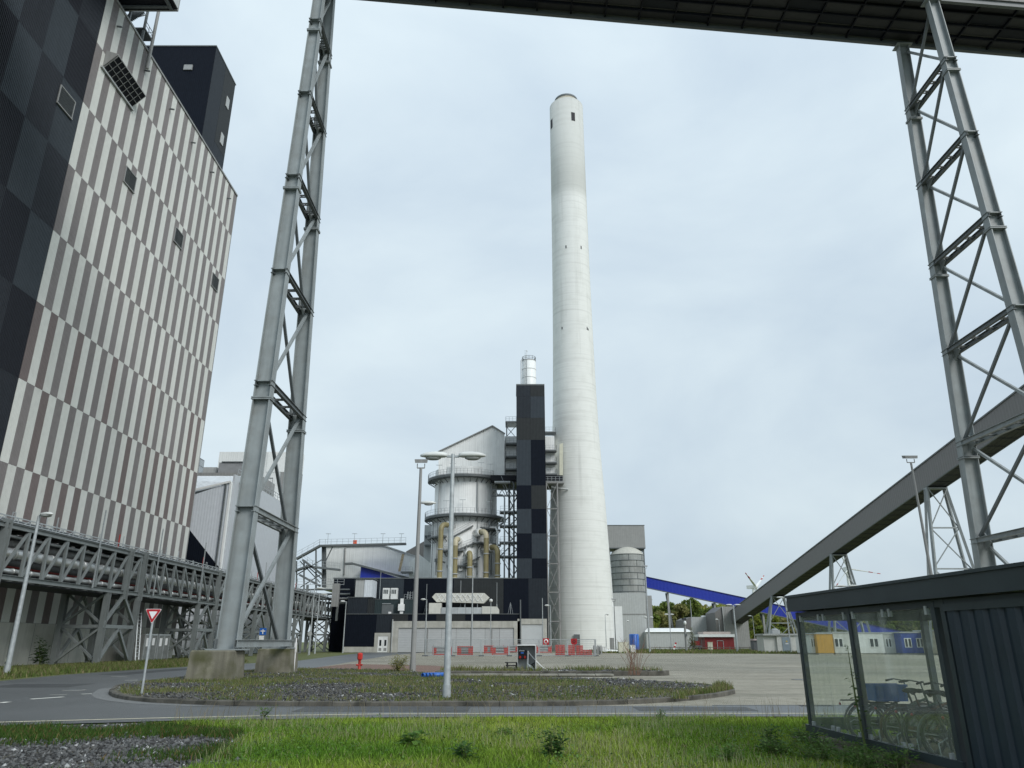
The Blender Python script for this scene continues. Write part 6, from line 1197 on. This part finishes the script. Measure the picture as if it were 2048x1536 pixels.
g = P(892, 1300, Y=104.5); bdl = em('red_bundle', (g.x, 104.5, 1.2), 'dark red wrapped bundle lying on the wide rack', 'bundle'); ob('wrap', MB().path([(g.x - 1.35, 104.4, 1.6), (g.x - 1.2, 104.4, 1.6), (g.x + 1.2, 104.4, 1.6), (g.x + 1.35, 104.4, 1.6)], [.28, .4, .4, .3], 12), mat('dark red tarpaulin', (.17, .03, .025), .6, var=.25, scale=4, bump=.5), bdl)
for x in (-.8, 0, .8): ob('strap', MB().lathe((0, 0, 0), [(.405, -.04), (.42, -.04), (.42, .04), (.405, .04)], 14), BLACK, bdl); bpy.context.view_layer.objects; o = bdl.children[-1]; o.location = (g.x + x, 104.4, 1.6); o.rotation_euler = (0, R(90), 0)
def stack(px0, px1, ptop, label, cols):
    Y = 105.0; a, b = P(px0, ptop, Y=Y), P(px1, ptop, Y=Y); e_ = em('barrier_stack', ((a.x+b.x)/2, Y, 0), label, 'stack', 'stacks of red plastic barriers'); n = max(2, round(a.z/.22)); wd_ = (b.x - a.x)/cols
    for c in range(cols):
        for k in range(n): dx = random.uniform(-.02, .02); ob('barrier_block', MB().cbox((a.x + wd_*(c+.5) + dx, Y + .4, .08 + (k+.5)*(a.z - .08)/n), (wd_ - .05, .9, (a.z - .08)/n - .035)), REDP, e_)
    ob('pallet', MB().box(a.x - .05, b.x + .05, Y - .1, Y + .95, 0, .08), STEEL_D, e_)
stack(1110.5, 1130, 1289.5, 'tall red barrier stack nearest the power cabinet', 3); stack(1135.5, 1150, 1290, 'middle tall red barrier stack below the round signs', 2); stack(1152, 1166, 1290.5, 'red barrier stack right of the middle one', 2); stack(1166.5, 1184, 1299.5, 'low red barrier stack at the fence end', 3)
for i, x in enumerate((1092, 1148)):
    g = P(x, 1283, Y=FY - .08); e_ = em('fence_sign', (g.x, FY, g.z), ['red board with pale ring hanging on the fence', 'red board with dark diamond hanging on the fence'][i], 'sign', 'red boards on the fence'); 
    if i == 0: ob('board', MB().cbox(g, (.8, .03, .78)), SIGN_R, e_); ob('ring', MB().lathe((0, 0, 0), [(.17, -.01), (.29, -.01), (.29, .01), (.17, .01)], 22, R(-30), R(290)), SIGN_W, e_); o = e_.children[-1]; o.location = (g.x, g.y - .03, g.z); o.rotation_euler = (R(90), 0, 0)
    else: ob('board', MB().prism([g + Vector((dx, 0, dz_)) for dx, dz_ in ((-.4, -.2), (-.25, -.38), (.25, -.38), (.4, -.2), (.4, .36), (-.4, .36))], (0, .03, 0)), SIGN_R, e_); ob('diamond', MB().prism([g + Vector((dx, -.015, dz_)) for dx, dz_ in ((-.26, 0), (0, -.26), (0, -.1), (-.1, 0), (0, .1), (0, .26))], (0, .01, 0)).prism([g + Vector((dx, -.015, dz_)) for dx, dz_ in ((.26, 0), (0.02, .26), (0.02, .1), (.1, 0), (0.02, -.1), (0.02, -.26))], (0, .01, 0)), mat('dark red print', (.12, .01, .01), .5), e_)
# clutter at the fence end: gas bottles, scrap on the grass
for i in range(5): g = P(1188 + i*3.6, 1300, Y=118); ob('gas_bottle', MB().lathe((g.x, 118 + .3*(i % 2), 0), [(.13, 0), (.13, 1.1), (.08, 1.25), (.04, 1.3), (.04, 1.4), (0, 1.4)], 12), GREYB, None, 'grey gas bottle at the fence end, ' + ['first', 'second', 'third', 'fourth', 'fifth'][i] + ' from the red stacks', 'gas bottle', 'gas bottles at the fence end')
lv = em('lying_pipes', (17, 136, 0), 'white lagged pipe pieces lying before the chimney', 'pipes')
for i in range(4): ob('pipe', MB().tube((15.2 + i*.3, 136 + i*.5, .22 + .1*(i % 2)), (17.6 + i*.5, 136.4 + i*.4, .25), .2, n=10), WHITE_P, lv)
bgate = em('barrier_board', (34, 150, 0), 'tilted red and white striped warning board on the grass', 'warning board'); g = P(1348, 1293, Y=150)
for k in range(4): ob('stripe', MB().cbox((g.x + k*.12, 150, .55 + k*.32), (.35, .05, .3), 0), SIGN_R if k % 2 else SIGN_W, bgate)
ob('post', MB().beam((g.x, 150.1, 0), (g.x + .4, 150.1, 1.8), .06), GALV, bgate)
tr_ = em('flat_trailer', (42, 172, 0), 'low dark trailer frame parked before the long grey shed', 'trailer'); a, b = P(1382, 1293, Y=168), P(1405, 1293, Y=168); ob('bed', MB().box(a.x, b.x, 168, 170, .8, 1.0), STEEL_D, tr_)
for x in (a.x + .6, b.x - .6): ob('wheel', MB().lathe((0, 0, 0), [(.2, -.12), (.42, -.12), (.45, 0), (.42, .12), (.2, .12)], 16), BLACK, tr_); o = tr_.children[-1]; o.location = (x, 167.9, .45); o.rotation_euler = (R(90), 0, 0)
ob('load', MB().cbox(((a.x+b.x)/2, 169, 1.5), (1.6, 1.2, .9)), REDW, tr_); ob('stake', MB().beam((a.x + .1, 168, 1), (a.x + .1, 168, 2.2), .08).beam((b.x - .1, 168, 1), (b.x - .1, 168, 2.2), .08), STEEL_D, tr_)
yp = em('yard_barrier', (45, 150, 0), 'low timber rail barrier along the far grass edge', 'barrier'); a, b = P(1300, 1297, Y=152), P(1520, 1298, Y=152)
for k in range(12): ob('post', MB().beam((a.x + (b.x - a.x)*k/11, 152, 0), (a.x + (b.x - a.x)*k/11, 152, .9), .12), STEEL_D, yp)
ob('rail', MB().beam((a.x, 152, .75), (b.x, 152, .75), .14, .1), mat('weathered timber', (.13, .11, .09), .9), yp)
# ---------------------------------------------------------------- bicycle shelter
sheet('shelter_floor', [(5.5, 16.2), (9.2, 16.4), (9.9, 3), (5.9, 3)], .03, ground_mat('trodden earth', (.075, .065, .045), (.11, .10, .075), (.05, .065, .02), .9, 7, .95, .8, 50))
sh_ = em('bicycle_shelter', (0, 0, 0), 'dark steel bicycle shelter with glass bays and a ribbed solid wall', 'shelter')
SL = 12.0; DP = 2.55; posts = (0.0, 2.12, 4.62)
for s in posts + (7.4, 10.2): ob('post', MB().box(s - .05, s + .05, -.05, .06, 0, 2.36), GREEN_D, sh_)
for s in (0.05, 3.6, 7.4, 10.2): ob('post', MB().box(s - .05, s + .05, DP - .06, DP + .05, 0, 2.36), GREEN_D, sh_)
ob('post', MB().box(4.8, 4.9, -.05, .06, 0, 2.36), GREEN_D, sh_)
ob('fascia', MB().box(-.2, SL, -.14, -.08, 2.38, 2.68).box(-.2, -.14, -.08, DP + .2, 2.38, 2.68).box(-.14, SL, DP + .14, DP + .2, 2.38, 2.68), GREEN_D, sh_); ob('fascia_trim', MB().box(-.22, SL, -.165, -.142, 2.645, 2.69).box(-.22, SL, -.165, -.142, 2.375, 2.39), GREEN_D, sh_); ob('roof', MB().box(-.14, SL, -.08, DP + .14, 2.55, 2.6), GREEN_D, sh_)
ob('head_beam', MB().box(-.05, SL, -.045, .045, 2.26, 2.355).box(-.05, .05, .05, DP, 2.2, 2.355).box(-.05, SL, DP - .05, DP + .05, 2.2, 2.355), GREEN_D, sh_)
for s in (1.0, 3.1): ob('roof_joist', MB().box(s, s + .08, .06, DP - .06, 2.3, 2.54), GREEN_D, sh_)
ob('sill_rail', MB().box(-.12, 2.06, -.09, -.05, .17, .29).box(2.06, 4.75, -.09, -.05, .17, .29), GREEN_D, sh_); ob('sill_rail', MB().box(-.05, .03, .06, DP - .06, .2, .42), GREEN_D, sh_)
bays = [(.07, 1.05), (1.065, 2.05), (2.2, 3.36), (3.375, 4.55)]
for a, b in bays:
    pn = ob('glass_pane', MB().box(a, b, -.035, -.025, .26, 2.25), GLASS, sh_)
    for s in (a + .09, b - .09):
        for z0, z1 in ((2.17, 2.29), (.24, .36)): ob('clamp', MB().box(s - .03, s + .03, -.062, -.015, z0, z1), GALV, pn)
me_ = MB(); prof = []; pt = .30; nr = 4
for i in range(nr): prof += [(i*pt + .02, 0), (i*pt + .06, -.05), (i*pt + .2, -.05), (i*pt + .24, 0)]
prof = [(0, 0)] + prof + [(nr*pt, 0)]; v = [(x, y, z) for x, y in prof for z in (.1, 2.26)]; me_.add(v, [(2*i, 2*i+1, 2*i+3, 2*i+2) for i in range(len(prof)-1)]); me_ = me_.mesh('wall_sheet')
for k in range(6): o = ob('wall_sheet', me_, GREEN_P, sh_); o.location = (4.9 + k*1.2, -.01, 0)
ob('inner_wall', MB().box(4.9, SL, .0, .03, .1, 2.26), GREEN_P, sh_); ob('wall_channel', MB().box(4.9, SL, -.075, -.062, 2.2, 2.3), GREEN_D, sh_)
sh_.location = (5.8, 15.66, 0); sh_.rotation_euler = (0, 0, math.atan2(-1, .055))
# ---------------------------------------------------------------- bicycles
FRM = mat('bike frame', (.03, .032, .035), .35, .2); CHR = mat('bike chrome', (.16, .165, .17), .35, .6)
def circle(c, r, n=28, a0=0, a1=360): return [(c[0] + r*math.cos(R(a0 + (a1-a0)*i/n)), c[1], c[2] + r*math.sin(R(a0 + (a1-a0)*i/n))) for i in range(n if a1 - a0 == 360 else n + 1)]
def bike(label, fm):
    e_ = em('bicycle', (0, 0, 0), label, 'bicycle', 'parked bicycles'); rr = .345; wl = (0, 0, rr); wf = (1.08, 0, rr)
    for c in (wl, wf):
        w_ = ob('wheel', MB().tube((c[0], -.04, c[2]), (c[0], .04, c[2]), .03, n=10), CHR, e_); ob('tyre', MB().path(circle(c, rr - .02), .021, 6, True), BLACK, w_); ob('rim', MB().path(circle(c, rr - .05), .012, 5, True), CHR, w_); sp = MB()
        for k in range(14): a = 2*math.pi*k/14; sp.beam((c[0], .02*(-1)**k, c[2]), (c[0] + (rr - .05)*math.cos(a), 0, c[2] + (rr - .05)*math.sin(a)), .004)
        ob('spokes', sp, CHR, w_)
    ob('mudguard', MB().path(circle(wl, rr + .03, 18, 20, 200), .022, 5), fm, e_); ob('mudguard', MB().path(circle(wf, rr + .03, 14, -10, 140), .022, 5), fm, e_)
    bb = (.46, 0, .29); st_ = (.3, 0, .82); hd0, hd1 = (.9, 0, .68), (.84, 0, .9)
    ob('frame', MB().tube(bb, st_, .018).tube(bb, hd0, .022).tube((.36, 0, .6), (.87, 0, .8), .02).tube(hd0, hd1, .022).tube(wl, bb, .012).tube(wl, (.33, 0, .72), .01).tube(hd0, wf, .017), fm, e_)
    s_ = ob('saddle', MB().ell((.22, 0, .97), (.15, .1, .045), 12, 6).ell((.36, 0, .965), (.1, .045, .035), 10, 5), BLACK, e_); ob('seat_post', MB().tube(st_, (.27, 0, .95), .014), CHR, s_)
    h = ob('handlebar', MB().tube(hd1, (.81, 0, 1.06), .014).path([(.62, -.3, 1.06), (.74, -.26, 1.09), (.82, -.1, 1.07), (.82, .1, 1.07), (.74, .26, 1.09), (.62, .3, 1.06)], .012, 6), CHR, e_)
    for sy in (-1, 1): ob('grip', MB().tube((.6, sy*.305, 1.057), (.72, sy*.27, 1.085), .018, n=8), BLACK, h)
    ob('carrier', MB().path([(.22, -.07, .74), (-.38, -.08, .74), (-.41, 0, .74), (-.38, .08, .74), (.22, .07, .74)], .009, 5).tube((-.05, -.07, .74), (0, -.06, rr), .007).tube((-.05, .07, .74), (0, .06, rr), .007).tube((-.25, -.075, .74), (-.25, .075, .74), .007).tube((-.05, -.07, .74), (-.05, .07, .74), .007), FRM, e_)
    ob('rear_lamp', MB().ell((-.42, 0, .68), (.02, .035, .025)), SIGN_R, e_); ob('front_lamp', MB().ell((.94, 0, .86), (.05, .045, .045)), CHR, e_)
    ob('chain_guard', MB().prism([(-.03, .05, .32), (.5, .05, .2), (.58, .05, .3), (.45, .05, .39), (-.03, .05, .4)], (0, .02, 0)), fm, e_)
    c = ob('crank', MB().tube((.46, -.09, .29), (.46, .12, .29), .015).tube((.46, .1, .29), (.55, .1, .15), .012).tube((.46, -.08, .29), (.37, -.08, .43), .012), CHR, e_); ob('pedal', MB().cbox((.55, .15, .15), (.09, .08, .025)).cbox((.37, -.13, .43), (.09, .08, .025)), BLACK, c)
    ob('kickstand', MB().tube((.4, .05, .28), (.3, .2, .02), .01), CHR, e_); return e_
cols_b = [FRM, mat('bike green', (.03, .06, .05), .35), mat('bike rust', (.10, .05, .03), .6), FRM, mat('bike grey', (.12, .13, .14), .35), FRM]
names_b = ['black bicycle farthest from the camera inside the shelter', 'dark green bicycle carrying the blue crate', 'rusty brown bicycle third from the shelter corner', 'black bicycle fourth from the shelter corner', 'grey bicycle fifth from the shelter corner', 'black bicycle nearest the ribbed shelter wall']
for i in range(6):
    b_ = bike(names_b[i], cols_b[i]); b_.location = (6.62 + .06*i + random.uniform(-.08, .08), 15.05 - i*.56, .03); b_.rotation_euler = (0, R(random.uniform(-1, 1)), R(random.uniform(-5, 4)))
cr_ = em('blue_crate', (0, 0, 0), 'blue folding plastic crate on a bicycle carrier', 'crate'); ob('body', MB().box(-.28, .28, -.18, -.165, 0, .27).box(-.28, .28, .165, .18, 0, .27).box(-.28, -.265, -.165, .165, 0, .27).box(.265, .28, -.165, .165, 0, .27).box(-.265, .265, -.165, .165, 0, .02), BLUEP, cr_); ob('rim', MB().box(-.3, .3, -.2, -.181, .24, .28).box(-.3, .3, .181, .2, .24, .28), BLUEP, cr_)
for k in range(5): ob('rib', MB().box(-.25 + k*.12, -.235 + k*.12, -.19, -.181, .02, .24), BLUEP, cr_)
cr_.location = (6.75, 14.42, .80)
rk = em('bicycle_stand', (7.2, 13.5, 0), 'low tubular wheel stand holding the bicycles', 'bicycle stand'); ob('rail', MB().tube((6.55, 12, .06), (6.35, 15.4, .06), .02).tube((6.95, 12, .06), (6.75, 15.4, .06), .02), GALV, rk)
for i in range(6): y = 15.05 - i*.56 + .12; x = 6.4 + .04*i; ob('hoop', MB().path([(x - .12, y, .06), (x - .14, y, .34), (x + .02, y, .42), (x + .28, y, .38), (x + .42, y, .06)], .012, 6), GALV, rk)
# ---------------------------------------------------------------- plants
def leafy(name, base, h, n, spread, leaf, label, cat, c0, c1, stems=1, group=None, tilt=.35):
    e_ = em(name, tuple(base), label, cat, group); mb = MB(); rg = np.random.default_rng(abs(hash(label)) % 9999 if 0 else sum(map(ord, label))); V = []; T = []
    for s in range(stems):
        a = rg.uniform(0, 6.28); tl = rg.uniform(0, tilt) if stems > 1 else rg.uniform(0, .12); hs = h*rg.uniform(.7, 1) if stems > 1 else h; tip = Vector((math.cos(a)*tl*hs, math.sin(a)*tl*hs, hs)); b = Vector(base); mb.path([b, b + tip*.5 + Vector((rg.normal(0, .02), rg.normal(0, .02), 0)), b + tip], [.012*h + .004, .008*h + .003, .003], 5)
        for k in range(n // stems):
            f = rg.uniform(.12, 1.0); p = b + tip*f; la = rg.uniform(0, 6.28); L_ = leaf*rg.uniform(.5, 1.2)*(1.15 - .6*f); d = Vector((math.cos(la), math.sin(la), rg.uniform(-.3, .7))).normalized(); q = p + d*spread*rg.uniform(.1, 1)*(1.1 - f*.8); sd = Vector((-d.y, d.x, rg.uniform(-.3, .3))).normalized()*L_*.32
            V += [q, q + d*L_*.5 + sd, q + d*L_ + Vector((0, 0, -L_*.15)), q + d*L_*.5 - sd]; cc = rg.uniform(0, 1); t = (np.array(c0)*(1-cc) + np.array(c1)*cc)*rg.uniform(.7, 1.25); T += [t]*4
    ob('stem', mb, mat('green stem', (.10, .13, .04), .7), e_); V = np.array([tuple(x) for x in V]); ob('foliage', fast_mesh('foliage', V, np.arange(len(V)).reshape(-1, 4), np.array(T), 4), LEAF, e_); return e_
DG0, DG1 = (.03, .085, .02), (.075, .16, .035); MG0, MG1 = (.07, .16, .03), (.14, .25, .05)
for i, (px, py, h, n, sp_, lf, lb) in enumerate(((1106, 1521, .5, 260, .16, .13, 'dark leafy thistle weed standing up from the lawn'), (1545, 1512, .46, 240, .18, .12, 'broad dark weed near the shelter corner'), (1322, 1445, .34, 90, .1, .1, 'small weed at the road edge of the lawn'), (528, 1436, .3, 120, .14, .1, 'low weed at the lawn tip by the road'), (930, 1528, .3, 120, .2, .16, 'dark weed at the very front of the lawn'), (818, 1500, .3, 60, .14, .24, 'spiky long-leaved weed in the middle of the lawn'), (1460, 1530, .32, 160, .22, .12, 'spreading weed in front of the shelter grass'), (1010, 1478, .22, 70, .14, .14, 'small pale weed in the middle of the lawn'))): g = G(px, py); leafy('weed', (g.x, g.y, .01), h, n, sp_, lf, lb, 'weed', DG0 if i in (0, 1, 4) else MG0, DG1 if i in (0, 1, 4) else MG1, 7, 'weeds in the lawn', .55 if i < 3 else 1.2)
for i, (x, y) in enumerate(((5.45, 12.9), (5.1, 13.6), (4.7, 12.6), (5.3, 14.7), (4.3, 13.3), (5.6, 12.0), (5.0, 12.1), (5.0, 11.6))): leafy('nettle_clump', (x, y, .01), .34, 330, .3, .1, ['leafy weed clump below the second shelter post', 'leafy weed clump between lawn and shelter sill', 'leafy weed clump on the lawn side, low and wide', 'leafy weed clump near the shelter corner post', 'outermost leafy weed clump on the lawn by the shelter', 'leafy weed clump under the shelter sill rail', 'front leafy weed clump beside the shelter', 'leafy weed clump at the lower picture edge by the shelter'][i], 'weeds', MG0, (.16, .26, .07), 14, 'weed clumps by the shelter', 1.4)
leafy('sapling', (5.78, 13.35, .0), 1.75, 70, .12, .11, 'thin sapling growing in front of the shelter glass', 'sapling', (.05, .10, .03), (.09, .16, .04))
g = G(57, 1333); leafy('shrub', (-37.5, 62.8, -.05), 2.3, 260, .5, .4, 'small dark shrub against the concrete plinth', 'shrub', (.03, .07, .02), (.07, .12, .03), 5)
leafy('shrub', (-6.9, 47.6, .1), 1.0, 420, .5, .22, 'yellowish weed bush at the foot of the floodlight pole', 'shrub', (.26, .26, .09), (.38, .35, .13), 16, None, .9); g = P(1385, 1290, Y=165); leafy('shrub', (g.x, 165, 0), 5.2, 500, 1.0, .5, 'young thin tree beside the red cabin', 'tree', (.14, .16, .06), (.2, .21, .08), 3)
bs = em('bare_shrub', (6.6, 43.0, .1), 'bare reddish twiggy shrub on the gravel island', 'shrub'); mb = MB(); rg = random.Random(3)
for k in range(26):
    a = rg.uniform(0, 6.28); L_ = rg.uniform(1.0, 2.2); t = rg.uniform(.1, .75); p0 = Vector((6.6 + rg.uniform(-.3, .3), 43 + rg.uniform(-.3, .3), .1)); p1 = p0 + Vector((math.cos(a)*t*.4, math.sin(a)*t*.4, .55))*L_; p2 = p0 + Vector((math.cos(a)*t, math.sin(a)*t, 1))*L_; mb.path([p0, p1, p2], [.014, .009, .003], 4)
    for j in range(3): q = p1.lerp(p2, rg.uniform(0, .8)); b = rg.uniform(0, 6.28); mb.path([q, q + Vector((math.cos(b)*.25, math.sin(b)*.25, .35))], [.006, .002], 4)
ob('twigs', mb, mat('reddish twig', (.20, .12, .085), .9), bs)
# thin dry stalks standing along both road edges
n = 420; p = np.column_stack([RNG.uniform(-8, 9.5, n), RNG.uniform(19.0, 20.1, n), np.full(n, .01)]); p[:, 1] -= np.clip(-p[:, 0] - 3, 0, 9)*.2
v, f, t = blades(p, RNG.uniform(.25, .62, n), .0045, .45, np.tile(np.array([[.30, .25, .15]]), (n, 1))*RNG.uniform(.5, 1.2, (n, 1))); o = ob('dry_stalks', fast_mesh('dry_stalks', v, f, t, 4), GRASS, kind='stuff'); o['label'] = 'thin dry stalks standing along the lawn edge'
